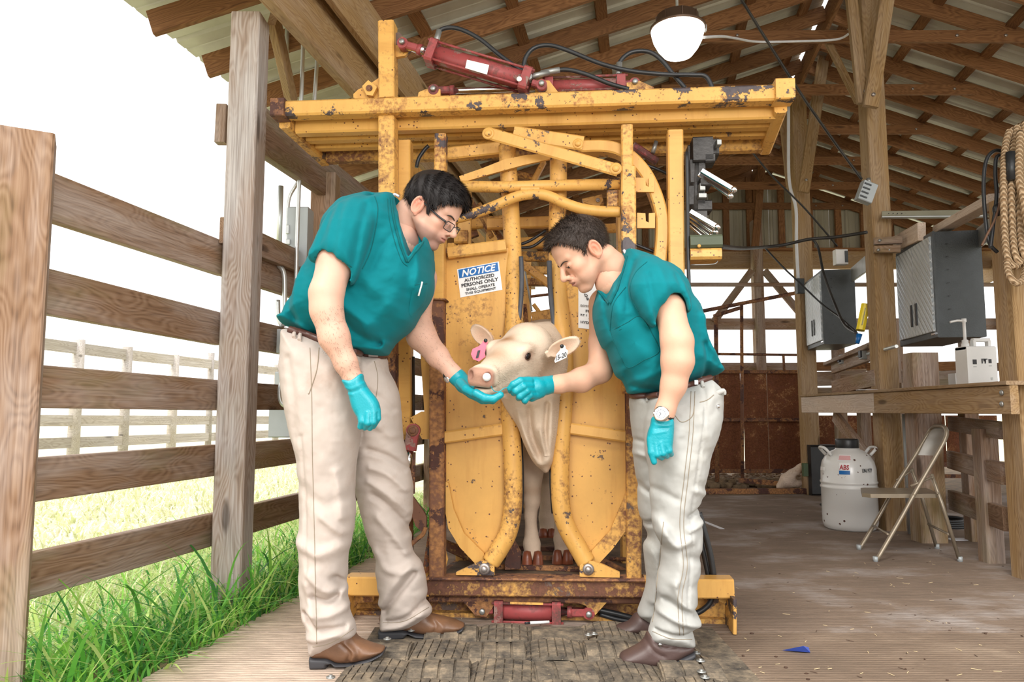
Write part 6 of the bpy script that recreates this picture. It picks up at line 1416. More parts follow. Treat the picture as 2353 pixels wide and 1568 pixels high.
# ---- two diamond-plate cabinets
t = NT('diamond_plate'); m = t.map((1, 1, 1), rnd=False)
w1 = t.n.new('ShaderNodeTexWave'); w1.bands_direction = 'DIAGONAL'; w1.inputs['Scale'].default_value = 11; t.l.new(m, w1.inputs[0])
mp2 = t.n.new('ShaderNodeMapping'); mp2.inputs['Rotation'].default_value = (0, 0, 0); mp2.inputs['Scale'].default_value = (1, -1, 1); t.l.new(m, mp2.inputs[0])
w2 = t.n.new('ShaderNodeTexWave'); w2.bands_direction = 'DIAGONAL'; w2.inputs['Scale'].default_value = 11; t.l.new(mp2.outputs[0], w2.inputs[0])
h = t.math('MAXIMUM', t.math('POWER', w1.outputs['Fac'], 5.0), t.math('POWER', w2.outputs['Fac'], 5.0)); t.bump(h, .7, .004)
MAT['diamond'] = t.out(t.mix(h, srgb(180, 187, 190), srgb(214, 219, 221)), .3, .3, .6)
MAT['hammer'] = plain('hammered_charcoal', srgb(72, 76, 78), .42, .3, var=.12, bump=.6, bs=140)
def cabinet(pnear, Yn, hgt_px, lab, grp=None):
    """pnear: near top left corner pixel, Yn its distance"""
    a = at(*pnear, Yn); top = a.z; hg = hgt_px * Yn / FPX * 1.0; D_, W_ = .305, .71
    e = thing('wall_cabinet', lab, 'cabinet', (a.x + D_ / 2, a.y + W_ / 2, top - hg / 2))
    X_ = Vector((1, -.02, 0)).normalized(); Yd = ADIR
    def bx(n, o0, o1, z0, z1, x0, x1, mat, par=e, ch=.003, **k):
        P = a + X_ * ((x0 + x1) / 2) + Yd * ((o0 + o1) / 2); P.z = top - (z0 + z1) / 2
        return MB().box(P, (o1 - o0, x1 - x0, z1 - z0), frame(Yd, X_), 0, ch).build(n, MAT[mat], par, P, frame(Yd, X_), **k)
    bx('carcass', 0, W_, 0, hg, .02, D_, 'hammer'); bx('face_frame', 0, W_, 0, hg, .008, .022, 'hammer')
    for k in (0, 1):
        d = bx('door', .03 + k * (W_ - .06) / 2, .03 + (k + 1) * (W_ - .06) / 2 - .004, .03, hg - .04, -.006, .010, 'diamond')
        yy = W_ / 2 + (.045 if k else -.045) ; bx('handle', yy - .012, yy + .012, hg * .62, hg * .84, -.014, -.004, 'black', d)
    for z in np.linspace(.08, hg - .1, 7):
        for xx in (.09, .24): bx('slot', -.0015, .001, float(z), float(z) + .006, xx, xx + (.012 if xx < .2 else .03), 'black', e, 0)
    bx('badge', .03, .10, hg - .035, hg - .02, .004, .009, 'chrome')
    return e
cabinet((2139, 531), 4.7, 250, 'large charcoal wall cabinet with two silver diamond-plate doors, nearer one')
cabinet((1885, 620), 6.8, 174, 'charcoal wall cabinet with bright diamond-plate doors, further back behind pine post')
tag(barobj('wall_channel', at(1958, 632, 6.7), at(2004, 596, 5.45), .13, .02, MAT['galv'], None, (1, -.2, 0)), 'ribbed bright metal wall channel between far cabinet and pine post', 'channel')
tag(barobj('wall_channel', at(2248, 548, 4.75), at(2296, 512, 4.0), .13, .02, MAT['galv'], None, (1, -.2, 0)), 'ribbed bright metal wall channel between near cabinet and hanging rope', 'channel')
for dz_ in (-.035, 0, .035):
    for (a, b) in (((1958, 632, 6.69), (2004, 596, 5.44)), ((2248, 548, 4.74), (2296, 512, 3.99))): pass
r1 = barobj('short_board', at(2008, 555, 5.2), at(2072, 552, 5.15), .05, .04, MAT['brown_wood'], None); tag(r1, 'short brown board bolted across the pine post, upper of two', 'board')
r2 = barobj('short_board', at(2008, 574, 5.2), at(2068, 573, 5.15), .05, .04, MAT['brown_wood'], None); tag(r2, 'short brown board bolted across the pine post, lower of two', 'board')
for (x, y, pr_) in ((2021, 553, r1), (2018, 575, r2), (2044, 575, r2)): MB().lathe([(.011, 0), (.011, .008), (0, .01)], at(x, y, 5.16), (0, -1, 0), 8).build('bolt', MAT['galv'], pr_)
MB().lathe([(.013, 0), (.013, .008), (0, .01)], at(2020, 542, 5.2), (0, -1, 0), 8)
tag(barobj('loose_plank', at(2060, 562, 5.5), at(2118, 532, 4.85), .12, .05, MAT['pale_wood'], None, (1, -.2, 0)), 'pale plank lying on top of the near cabinet', 'plank')
tag(barobj('brace_board', at(2160, 528, 4.9), at(2292, 455, 3.9), .05, .09, MAT['pale_wood'], None, (1, -.2, 0)), 'pale brace board rising from cabinet to right-hand post', 'board')
sr = barobj('steel_rail', at(2026, 494, 5.2), at(2262, 491, 5.0), .05, .03, plain('dull_galvanised', srgb(128, 124, 104), .6, .2), None); tag(sr, 'perforated galvanised steel rail bolted to the pine post', 'rail')
for k in range(20): MB().lathe([(.004, 0), (.004, .002), (0, .002)], at(2042 + k * 10, 491, 5.14), (0, -1, 0), 6).build('hole', MAT['black'], sr)
MB().bar(at(2026, 500, 5.17), at(2262, 498, 4.97), .012, .04).build('rail_lip', MAT['galv'], sr)
# ---- things on the bench
def onb(px, py, zz=None):
    z = zt + .022; return gnd(px, py, z)
jg = onb(2260, 889); jg = Vector((jg.x, jg.y, zt + .022)); sj = jg.y / FPX
J = thing('plastic_jug', 'white plastic jug with pump dispenser and moulded handle, right end of bench', 'jug', jg)
w, hh_, dd = 68 * sj, 92 * sj, .12
pts = [(-w / 2, 0), (w / 2, 0), (w / 2, hh_ * .98), (w * .42, hh_ * 1.22), (w * -.05, hh_ * 1.22), (w * -.12, hh_ * 1.12), (-w * .2, hh_ * 1.10), (-w * .48, hh_ * 1.05)]
hole = [(-.02, 1.02), (.36, 1.02), (.36, 1.12), (-.02, 1.12)]
b = MB(); y0 = jg.y
b.prism([Vector((jg.x + a, y0, jg.z + c_)) for a, c_ in [(-w / 2, 0), (w / 2, 0), (w / 2, hh_ * 1.0), (-w / 2, hh_ * 1.0)]], (0, dd, 0))
b.box((jg.x + w * .20, y0 + dd / 2, jg.z + hh_ * 1.19), (w * .56, .035, hh_ * .09), None, 0, .005); b.box((jg.x + w * .45, y0 + dd / 2, jg.z + hh_ * 1.08), (w * .10, .035, hh_ * .22), None, 0, .005); b.box((jg.x - w * .06, y0 + dd / 2, jg.z + hh_ * 1.08), (w * .09, .035, hh_ * .22), None, 0, .005)
b.box((jg.x, y0 + dd / 2, jg.z + hh_ * .98), (w, dd * .9, .02), None, 0, .006); b.build('jug_body', MAT['white'], J)
nk = (jg.x - w * .33, y0 + dd / 2); MB().lathe([(.022, 0), (.022, .03), (.018, .032), (.018, .05), (.009, .055), (.009, .16), (.014, .165), (.014, .185)], (nk[0], nk[1], jg.z + hh_ * .98), (0, 0, 1), 18).build('pump', MAT['white'], J)
MB().tube([(nk[0], nk[1], jg.z + hh_ + .165), (nk[0] - .04, nk[1], jg.z + hh_ + .168), (nk[0] - .085, nk[1], jg.z + hh_ + .158)], .007, 8, sub=3).build('spout', MAT['white'], J)
for (u, v, du, dv) in ((-.25, .62, .13, .12), (.08, .66, .06, .05), (.27, .64, .1, .1), (.30, .20, .06, .06), (-.25, .50, .1, .02), (.27, .52, .09, .02)):
    MB().box((jg.x + u * w, y0 - .001, jg.z + v * hh_), (du * w, .002, dv * hh_)).build('print_block', MAT['ink' if dv > .04 and u != .30 else 'galv'], J)
text_on(None, Vector((jg.x - .02 * w, y0 - .001, jg.z + .7 * hh_)), Vector((jg.x + .18 * w, y0 - .001, jg.z + .7 * hh_)), Vector((jg.x - .02 * w, y0 - .001, jg.z + .58 * hh_)), [('IT', 0, 1, 0, 1, 'ink', 0)], None, 'lettering', J)
bxp = onb(2212, 893); B2 = MB().box((bxp.x, bxp.y + .05, zt + .022 + .05), (.075, .08, .10), None, 0, .004).build('small_box', MAT['white'], None); tag(B2, 'small white and blue carton beside the plastic jug', 'box')
MB().prism([Vector((bxp.x - .008, bxp.y + .008, zt + .11)), Vector((bxp.x + .036, bxp.y + .008, zt + .115)), Vector((bxp.x + .036, bxp.y + .008, zt + .05)), Vector((bxp.x + .0, bxp.y + .008, zt + .06))], (0, -.002, 0)).build('blue_print', MAT['sign_blue'], B2)
pk = onb(2090, 898); tag(MB().box((pk.x, pk.y, zt + .022 + .028), (.135, .06, .056), frame((1, -.05, 0), (0, 1, 0)), 0, .003).build('wood_block', MAT['pale_wood'], None), 'pale dusty wood block lying on the bench just right of the pine post', 'block')
pk = onb(2051, 901); tag(MB().box((pk.x, pk.y, zt + .022 + .013), (.04, .03, .026), None, 0, .006).build('plastic_scrap', MAT['white'], None), 'small crumpled white plastic scrap at the foot of the pine post', 'scrap')
pa, pc = at(1918, 893, 6.1), at(2012, 868, 5.35); pa.z = zt + .085; pc.z = zt + .085
tag(barobj('loose_plank', at(1917, 892, 6.2), at(2016, 868, 5.35), .12, .045, MAT['brown_wood'], None, (1, -.1, 0)), 'brown plank standing on edge on the far end of bench', 'plank')
for i, (x, y) in enumerate(((1975, 902), (1992, 898))):
    q = onb(x, y); tag(MB().box((q.x, q.y, zt + .027), (.10, .13, .004), Matrix.Rotation(.3 + i, 3, 'Z')).build('paper', MAT['tee'], None), 'crumpled white paper lying on bench behind the pine post, %s one' % ('left' if i == 0 else 'right'), 'paper')
# board with outlets, far side
ob_ = barobj('outlet_board', at(1915, 842, 6.9), at(2012, 804, 5.6), .14, .04, MAT['brown_wood'], None, (1, -.1, 0)); tag(ob_, 'brown wall board carrying two grey outlet boxes and a conduit', 'board')
for (x, y, Yd) in ((1938, 826, 6.5), (1987, 814, 5.8)):
    MB().box(at(x, y, Yd), (.09, .06, .08), frame(ADIR, (1, 0, 0)), 0, .005).build('outlet_box', MAT['gray_box'], ob_); MB().box(at(x - 8, y, Yd), (.06, .03, .055), frame(ADIR, (1, 0, 0)), 0, .003).build('outlet_plate', MAT['ink'], ob_)
MB().tube([at(1948, 826, 6.4), at(2060, 796, 5.0)], .012, 10).build('conduit', MAT['conduit'], ob_)
ol2 = barobj('shelf_board', at(1905, 866, 7.0), at(2010, 832, 5.6), .03, .1, MAT['brown_wood'], None, (1, -.1, 0)); tag(ol2, 'narrow brown shelf board under the far cabinet', 'board')
ol2.location.z += .12
# yellow hand unit
yh = at(1983, 730, 5.5); MY = frame((.25, 0, 1), (1, -.4, 0)); yo = MB().box(yh, (.20, .06, .09), MY, 0, .018).build('hand_unit', plain('yellow_plastic', srgb(240, 214, 30), .35, var=.03), None, yh, MY)
tag(yo, 'bright yellow hand-held box hanging beside the far cabinet', 'controller'); MB().box(yh + Vector((-.012, -.036, 0)), (.13, .004, .05), MY, 0, .002).build('face_plate', MAT['gray_box'], yo)
MB().tube([at(1975, 768, 5.5), at(1970, 790, 5.5)], [.022, .014], 12).build('plug', MAT['sign_blue'], yo)
# ---- nitrogen tank
g = gnd(1983, 1226); s = g.y / FPX; Rr = 61 * s
T = thing('nitrogen_tank', 'white cylindrical liquid-nitrogen tank with black cap and two handles, chipped enamel', 'tank', (g.x, g.y + Rr, 0))
cx_, cy_ = g.x, g.y + Rr
t = NT('tank_enamel'); m = t.map((1, 1, 1), rnd=False); n = t.noise(m, 9, 4, .6); vo = t.n.new('ShaderNodeTexVoronoi'); vo.inputs['Scale'].default_value = 26; t.l.new(m, vo.inputs['Vector'])
ck = t.math('MULTIPLY', t.math('LESS_THAN', vo.outputs['Distance'], .2), t.math('GREATER_THAN', n, .54))
MAT['tank'] = t.out(t.mix(ck, (.72, .72, .70), (.11, .06, .05)), .22, 0, .5)
MB().lathe([(Rr * .80, 0), (Rr * .93, .015), (Rr * .99, .05), (Rr, .10), (Rr, .29), (Rr * 1.03, .295), (Rr * 1.03, .305), (Rr, .31), (Rr, .325), (Rr * 1.03, .33), (Rr * 1.03, .34), (Rr, .345), (Rr * .99, .43), (Rr * .93, .48), (Rr * .80, .52), (Rr * .62, .55), (Rr * .45, .565), (Rr * .42, .575)], (cx_, cy_, 0), (0, 0, 1), 40).build('tank_body', MAT['tank'], T)
MB().lathe([(Rr * .38, .56), (Rr * .42, .575), (Rr * .43, .63), (Rr * .40, .64), (0, .642)], (cx_, cy_, 0), (0, 0, 1), 28).build('cap', MAT['black'], T)
for sx in (-1, 1): MB().tube([(cx_ + sx * Rr * .75, cy_ - .05, .525), (cx_ + sx * Rr * .98, cy_ - .05, .575), (cx_ + sx * Rr * .98, cy_ + .04, .575), (cx_ + sx * Rr * .75, cy_ + .04, .525)], .011, 10, sub=4).build('handle', MAT['tank'], T)
A0 = -.62
def cylp(a, z, r=1.012):
    rr = Rr * r * np.interp(z, [.345, .43, .48, .52, .55], [1, .99, .93, .80, .62]); return Vector((cx_ + sin(a + A0) * rr, cy_ - cos(a + A0) * rr, z))
def wrap(poly_u0, u1, z0, z1, mat, name='sticker', r=1.004, n=8, lab=None):
    V = []; 
    for i in range(n + 1):
        a = poly_u0 + (u1 - poly_u0) * i / n + A0
        for z in (z0, z1):
            rr = Rr * (r if z < .43 else r * np.interp(z, [.345, .43, .48, .52, .55], [1, .99, .93, .80, .62])); V.append((cx_ + sin(a) * rr, cy_ - cos(a) * rr, z))
    return MB().add(V, [(2 * i, 2 * i + 2, 2 * i + 3, 2 * i + 1) for i in range(n)]).build(name, mat, T, label=lab)
wrap(-.12, .26, .425, .475, MAT['sign_white'], r=1.008); MAT['sign_red'] = plain('sign_red', srgb(170, 36, 50), .4, var=.05)
wrap(-.12, .26, .398, .424, MAT['sign_blue'], r=1.008, lab='blue block under red letters'); wrap(-.20, .34, .492, .532, MAT['sign_white'], r=1.02, lab='small white instruction label with red edge')
wrap(-.17, .31, .497, .527, plain('pale_red_print', srgb(222, 170, 172), .5), 'print_block', 1.03)
text_on(None, cylp(-.11, .466, 1.03), cylp(.25, .466, 1.03), cylp(-.11, .428, 1.03), [('ABS', 0.02, .98, .05, .95, 'sign_red', 0)], None, 'lettering', T)
text_on(None, cylp(.68, .440, 1.03), cylp(1.12, .440, 1.03), cylp(.68, .412, 1.03), [('UN1977', 0, 1, .0, 1, 'ink', 0)], None, 'lettering', T)
wrap(-1.15, -.75, .415, .44, MAT['sign_white'], 'sticker', 1.006)
# ---- folding chair
YN, YF = 4.24, 4.62
C_ = thing('folding_chair', 'beige metal folding chair facing left in front of the white tank', 'chair', (at(2090, 1275, 4.4).x, 4.42, 0))
cm = plain('chair_enamel', srgb(150, 138, 120), .35, .45, var=.15)
tp, tq = at(2175, 1000, YN), at(2138, 992, YF)
f1, f2 = gnd(2012, 1292), gnd(1974, 1264)
top_ = [f1, at(2062, 1206, YN), at(2104, 1130, YN), at(2150, 1050, YN), at(2174, 1004, YN), at(2172, 984, YN + .04), at(2158, 979, (YN + YF) / 2), at(2145, 981, YF - .05), at(2132, 998, YF), at(2100, 1052, YF), at(2060, 1115, YF), at(2015, 1195, YF), f2]
MB().tube(top_, .0115, 12, sub=4).build('back_frame', cm, C_)
MB().tube([gnd(2206, 1292), at(2170, 1175, 4.25), at(2140, 1090, 4.27)], .0105, 12).build('leg', cm, C_); MB().tube([gnd(2153, 1262), at(2125, 1165, 4.62), at(2095, 1078, 4.62)], .0105, 12).build('leg', cm, C_)
MB().tube([at(2005, 1207, YF), at(2040, 1228, YN)], .006, 8).build('stretcher', cm, C_); MB().tube([at(2133, 1205, 4.62), at(2180, 1228, 4.25)], .007, 8).build('stretcher', cm, C_)
zs_ = at(2090, 1130, 4.4).z
sp = [at(1977, 1110, 4.60), at(1980, 1118, 4.32), at(2000, 1128, 4.27), at(2150, 1140, 4.27), at(2158, 1136, 4.32), at(2128, 1116, 4.6), at(2000, 1104, 4.62), at(1985, 1104, 4.62)]
sp = [Vector((p.x, p.y, zs_)) for p in sp]; MB().prism(sp, (0, 0, -.022)).build('seat', cm, C_)
P = []; 
for k in range(7):
    t_ = k / 6; P.append((at(2150, 1048, YN).lerp(at(2172, 1004, YN), t_), at(2104, 1046, YF).lerp(at(2130, 1000, YF), t_)))
V = []; 
for a, b in P:
    for j in range(7): q = a.lerp(b, j / 6); q.x += .02 * sin(pi * j / 6); V.append(q)
a, b = at(2170, 985, YN + .05), at(2147, 983, YF - .06)
for j in range(7): q = a.lerp(b, j / 6); q.x += .015 * sin(pi * j / 6); V.append(q)
MB().add(V, [(7 * i + j, 7 * i + j + 1, 7 * i + j + 8, 7 * i + j + 7) for i in range(7) for j in range(6)], True).build('backrest', plain('chair_panel', srgb(170, 164, 152), .25, .7, var=.1), C_)
for (a, b) in (((2092, 1118, 4.25), (2142, 1097, 4.25)), ((2060, 1105, 4.62), (2092, 1084, 4.62))): MB().tube([at(*a), at(*b)], .007, 8).build('link', cm, C_)
for (x, y, Yd) in ((2100, 1138, 4.235), (2154, 1134, 4.25), (2142, 1098, 4.25)): MB().ball(at(x, y, Yd), .008, 8).build('rivet', cm, C_)
for q, Yd in ((f1, 0), (f2, 0), (gnd(2206, 1292), 0), (gnd(2153, 1262), 0)): MB().cyl((q.x, q.y, .0), (q.x, q.y, .03), .014, 10).build('foot_cap', MAT['gray_box'], C_)
# ---- floor hoses
def coil(px, py, r, n, lab, tube=.009):
    g = gnd(px, py); P = []
    for i in range(n * 20): a = i * 2 * pi / 20; rr = r * (1 - .35 * i / (n * 20)); P.append((g.x + rr * cos(a) * 1.15, g.y + rr * sin(a), tube + .012 * (i // 20)))
    o = MB().tube(P, tube, 8).build('hose_coil', MAT['black'], None); tag(o, lab, 'hose'); return o
coil(2165, 1208, .20, 4, 'coiled shiny black hose on the floor behind the folding chair', .011); coil(1915, 1163, .10, 2, 'small black cable loop on floor left of the white tank')
bk_ = gnd(1905, 1145); tag(MB().box((bk_.x + .05, bk_.y + .3, .25), (.28, .25, .5), None, 0, .02).build('storage_bin', MAT['black'], None), 'black bin in the dark under the far end of bench', 'bin')
# ---- hanging rope and black strap at the right edge
t = NT('manila_rope'); m = t.map((1, 1, 1), rnd=False); w_ = t.n.new('ShaderNodeTexWave'); w_.bands_direction = 'DIAGONAL'; w_.inputs['Scale'].default_value = 26; w_.inputs['Distortion'].default_value = 2.5; t.l.new(m, w_.inputs[0])
t.bump(w_.outputs['Fac'], 1.0, .012); MAT['rope'] = t.out(t.ramp(w_.outputs['Fac'], [(.05, srgb(150, 120, 88)), (.5, srgb(204, 176, 142))]), .9, 0, .1)
rp_ = thing('rope_coil', 'thick tan rope coil hanging on the post at the right edge', 'rope', at(2330, 300, 3.6))
def ropet(pts, r=8, nm='rope_turn'): return MB().tube([at(p[0], p[1], p[2] if len(p) > 2 else 3.62) for p in pts], r * 3.6 / FPX, 10, sub=5).build(nm, MAT['rope'], rp_)
for k in range(6):
    x = 2308 + k * 9; yy = 3.60 + (k % 2) * .03
    ropet([(x + 12, 300 - k * 5, yy), (x + 2, 340, yy), (x - 2, 420, yy - .02), (x, 520, yy), (x + 6, 590 - k * 3, yy), (x + 24, 612 - k * 4, yy), (x + 40, 590, yy + .02), (x + 44, 480, yy + .03), (x + 36, 330, yy + .03)])
ropet([(2314, 600, 3.58), (2318, 630, 3.57), (2334, 650, 3.56), (2352, 640, 3.57), (2362, 600, 3.58)]); ropet([(2345, 300, 3.54), (2341, 400, 3.54), (2352, 460, 3.54), (2365, 540, 3.54)], 9)
MB().tube([at(2322, 350, 3.56), at(2324, 415, 3.56)], .022, 12).build('tape_wrap', MAT['black'], rp_)
bs = thing('black_strap', 'black rope loop hanging in front of cabinet beside the tan rope', 'rope', at(2275, 450, 3.7))
MB().tube([at(2306, 348, 3.7), at(2285, 347, 3.7), (at(2266, 370, 3.7)), at(2260, 430, 3.7), at(2266, 520, 3.7), at(2274, 560, 3.7), at(2292, 580, 3.7)], .0095, 10, sub=6).build('loop', MAT['black'], bs)
MB().tube([at(2306, 356, 3.68), at(2290, 362, 3.68), at(2287, 400, 3.68), at(2290, 450, 3.68), at(2282, 520, 3.68), at(2276, 570, 3.68)], .0095, 10, sub=6).build('loop', MAT['black'], bs)
MB().ball(at(2293, 482, 3.68), (.028, .02, .035), 10).build('knot', MAT['black'], bs)
tag(MB().tube([at(2300, 455, 3.66), at(2288, 500, 3.66), at(2268, 540, 3.66), at(2256, 565, 3.66)], .006, 8, sub=4).build('leather_thong', MAT['leather'], None), 'brown leather thong tied beside the black loop', 'strap')
# ================================================================== BACK OF THE BARN: corral gate and rusty sheets
gt = thing('rusty_pen_wall', 'rust-stained sheet metal pen wall across the back of the barn', 'pen wall', (at(1745, 1000, 9.2).x, 9.2, 0))
for (xa, xb) in ((1000, 1180), (1182, 1370), (1372, 1558), (1560, 1700), (1706, 1760), (1762, 1846)):
    a, b_, c2 = at(xa, 857, 9.2), at(xb, 857, 9.2), at(xa, 1082, 9.2); MB().box(((a.x + b_.x) / 2, 9.2, (a.z + c2.z) / 2), (b_.x - a.x, .006, a.z - c2.z)).build('sheet_panel', MAT['rust_sheet'], gt)
for (y, w) in ((855, 8), (965, 8), (1083, 9)): barobj('pen_rail', at(1000, y, 9.16), at(1850, y, 9.16), w * 9.2 / FPX, .05, MAT['rust'], gt)
for (xa, xb) in ((1870, 2020), (2022, 2170), (2172, 2290)):
    Yq = 8.2; a, b_, c2 = at(xa, 955, Yq), at(xb, 955, Yq), at(xa, 1066, Yq); MB().box(((a.x + b_.x) / 2, Yq, (a.z + c2.z) / 2), (b_.x - a.x, .006, a.z - c2.z)).build('sheet_panel', MAT['rust_sheet'], gt)
a, b_ = at(1860, 1068, 8.2), at(2300, 1068, 8.2); barobj('pen_rail', a, b_, .05, .05, MAT['rust'], gt); barobj('pen_rail', at(1860, 1090, 8.1), at(2300, 1096, 8.1), .04, .05, MAT['rust'], gt)
pg_ = thing('pipe_gate', 'brown pipe gate frame standing in front of the rusty pen wall', 'gate', (at(1680, 1090, 8.6).x, 8.6, 0))
for (p, q, w) in (((1645, 728), (1648, 1108), 10), ((1704, 700), (1706, 1108), 8), ((1640, 727), (1700, 708), 9), ((1600, 718), (1842, 671), 9), ((1600, 846), (1640, 846), 6), ((1800, 815), (1802, 853), 6), ((1650, 814), (1845, 816), 6)):
    Pq, Qq = at(*p, 8.6), at(*q, 8.6); Qq.z = max(Qq.z, -.03); MB().tube([Pq, Qq], w * .5 * 8.6 / FPX, 10).build('pipe', MAT['rust'], pg_)
tag(barobj('sill_beam', at(1100, 1131, 7.58), at(1858, 1129, 7.58), .055, .05, MAT['rust'], None, label=None), 'rusty steel sill lying across the concrete at the back', 'beam')
tag(barobj('sill_beam', at(1700, 1104, 8.3), at(1795, 1112, 7.9), .05, .05, MAT['rust'], None), 'rusty pipe lying slanted behind the steel sill', 'pipe')
bo = thing('driftwood', 'pale gnarled piece of wood leaning behind the bench end post', 'wood', at(1815, 1118, 7.7))
bp_ = sdfobj('gnarled_wood', lambda p: smax(cones(p, [(1793, 1118, 7.75, 9), (1808, 1104, 7.7, 15), (1822, 1092, 7.7, 13), (1838, 1076, 7.7, 8), (1848, 1066, 7.7, 6)], .02, cones(p, [(1815, 1110, 7.7, 12), (1832, 1112, 7.7, 8), (1848, 1108, 7.7, 5)], .02)), -sd_cone(p, at(1833, 1098, 7.6), at(1836, 1098, 7.9), .022, .022), .01), at(1780, 1130, 7.7) - Vector((0, .2, .03)), at(1856, 1055, 7.7) + Vector((.03, .2, .03)), .008, MAT['pale_wood'], bo)
tag(MB().box(at(1850, 1080, 7.51), (.045, .05, .13), None, 0, .005).build('green_box', plain('green_plastic', srgb(70, 90, 60), .5), None), 'small dark green box fixed to the end post near floor', 'box')
# manure heap in front of the pen wall
rr = random.Random(3); m_ = MB()
for i in range(170):
    p = gnd(rr.uniform(1600, 1840), rr.uniform(1088, 1122)); m_.ball((p.x, p.y, .0), (rr.uniform(.03, .09), rr.uniform(.03, .08), rr.uniform(.015, .05)), 6)
mm = m_.build('manure', MAT['dirt']); tag(mm, 'dark crumbly soil and manure in front of the rusty pen wall', 'soil', None, 'stuff')

# planks of the alley wall seen over and under the bench
aw = thing('alley_wall', 'brown horizontal planks behind the workbench with daylight between them', 'plank wall', (at(2050, 870, 7).x, 7.2, 0))
for (ya, yb, w, m_) in ((843, 838, .085, 'roof_wood'), (872, 868, .15, 'brown_wood'), (905, 905, .13, 'brown_wood')):
    for (xa, xb, Ya, Yb_) in ((1852, 1990, 8.0, 7.6), (1992, 2130, 7.6, 7.2), (2132, 2290, 7.2, 6.8)):
        barobj('plank', at(xa, ya, Ya), at(xb, yb, Yb_), w, .03, MAT[m_], aw)
for (x, Yq) in ((1865, 7.9), (1935, 7.7), (2070, 7.3), (2235, 6.9)):
    a = at(x, 850, Yq); barobj('stud', (a.x, Yq + .08, 0), (a.x, Yq + .08, 1.75), .12, .06, MAT['brown_wood'], aw)
# ================================================================== MAT OF WOVEN TYRE STRIPS
t = NT('tyre_rubber'); m = t.map((1, 1, 1)); n = t.noise(m, 16, 6, .7); n3 = t.noise(m, 90, 3, .7)
cc = t.ramp(n, [(.32, srgb(62, 58, 54)), (.52, srgb(108, 98, 85)), (.70, srgb(150, 134, 112))]); cc = t.mix(t.ramp(n3, [(.66, (0, 0, 0)), (.74, (.8, .8, .8))]), cc, srgb(190, 172, 140)); t.bump(n3, .4, .003)
MAT['tyre'] = t.out(cc, .85, 0, .3)
tm = thing('tyre_mat', 'heavy floor mat woven from old tyre tread strips in front of the chute', 'floor mat', (.12, 2.4, 0))
def strip_mesh(L, W, arch, kind):
    b = MB(); nx = 8; lugs = {0: 4, 1: 3, 2: 0}[kind]
    prof = []
    for i in range(nx + 1):
        x = -L / 2 + L * i / nx; z = arch * (1 - (2 * x / L) ** 2) + .004; prof.append((x, z))
    for (y0, y1, dz) in [(-W / 2, W / 2, 0)] + ([(-W / 2 + W * (k + .08) / lugs, -W / 2 + W * (k + .9) / lugs, .007) for k in range(lugs)] if lugs else [(-W * .46, W * .46, .004)]):
        if dz == 0:
            V = [(x, y, z) for x, z in prof for y in (y0, y1)] + [(x, y, z - .012) for x, z in prof for y in (y0, y1)]; n_ = 2 * (nx + 1)
            F_ = [(2 * i, 2 * i + 2, 2 * i + 3, 2 * i + 1) for i in range(nx)] + [(2 * i, n_ + 2 * i, n_ + 2 * i + 2, 2 * i + 2) for i in range(nx)] + [(2 * i + 1, 2 * i + 3, n_ + 2 * i + 3, n_ + 2 * i + 1) for i in range(nx)]
            b.add(V, F_)
        else:
            for i in range(nx):                       # blocks of tread with cross sipes
                (xa, za), (xb, zb) = prof[i], prof[i + 1]; g = (xb - xa) * .08; sk = (i % 2) * .002
                V = [(xa + g, y0, za + dz), (xb - g, y0, zb + dz), (xb - g, y1, zb + dz), (xa + g, y1, za + dz), (xa + g, y0, za), (xb - g, y0, zb), (xb - g, y1, zb), (xa + g, y1, za)]
                b.add(V, [(0, 1, 2, 3), (0, 4, 5, 1), (1, 5, 6, 2), (2, 6, 7, 3), (3, 7, 4, 0)])
    o = b.build('tread_strip', MAT['tyre'], None, (0, 0, 0)); return o
protos = [strip_mesh(.232, .196, .026, k) for k in (0, 1, 2)]
rr = random.Random(11); k = 0; us = [False] * 3
for r_ in range(6):
    Yr = 2.85 - r_ * .200; xl = -.50 + .0; 
    for c_ in range(7):
        x = -.43 + c_ * .200 - .02 * (r_ % 2)
        if x > .74: continue
        if r_ == 0 and x < -.34: continue
        ki = rr.choice([0, 0, 1, 1, 2]); src = protos[ki]
        if us[ki]: o = src.copy(); COL.objects.link(o)
        else: o = src; us[ki] = True
        rot = ((c_ + r_) % 2) * pi / 2 + rr.uniform(-.05, .05)
        o.matrix_basis = Matrix.Translation((x + rr.uniform(-.006, .006), Yr, .0)) @ Matrix.Rotation(rot, 4, 'Z') @ Matrix.Diagonal((1, 1, rr.uniform(.65, 1.0), 1)); put(o, tm)
for i, u_ in enumerate(us):
    if not u_: bpy.data.objects.remove(protos[i])
MB().box((.12, 2.37, .004), (1.30, 1.16, .008)).build('mat_backing', MAT['tyre'], tm)
for (x, y) in ((890, 1470), (945, 1450), (1505, 1460), (1560, 1498), (1600, 1502), (1612, 1545), (1620, 1558), (760, 1558), (1365, 1458), (1352, 1460), (1610, 1520)):
    p = gnd(x, y, .036); MB().lathe([(.014, 0), (.014, .003), (.006, .003), (.006, .008), (0, .008)], p, (0, 0, 1), 12).build('washer', MAT['galv'], tm)
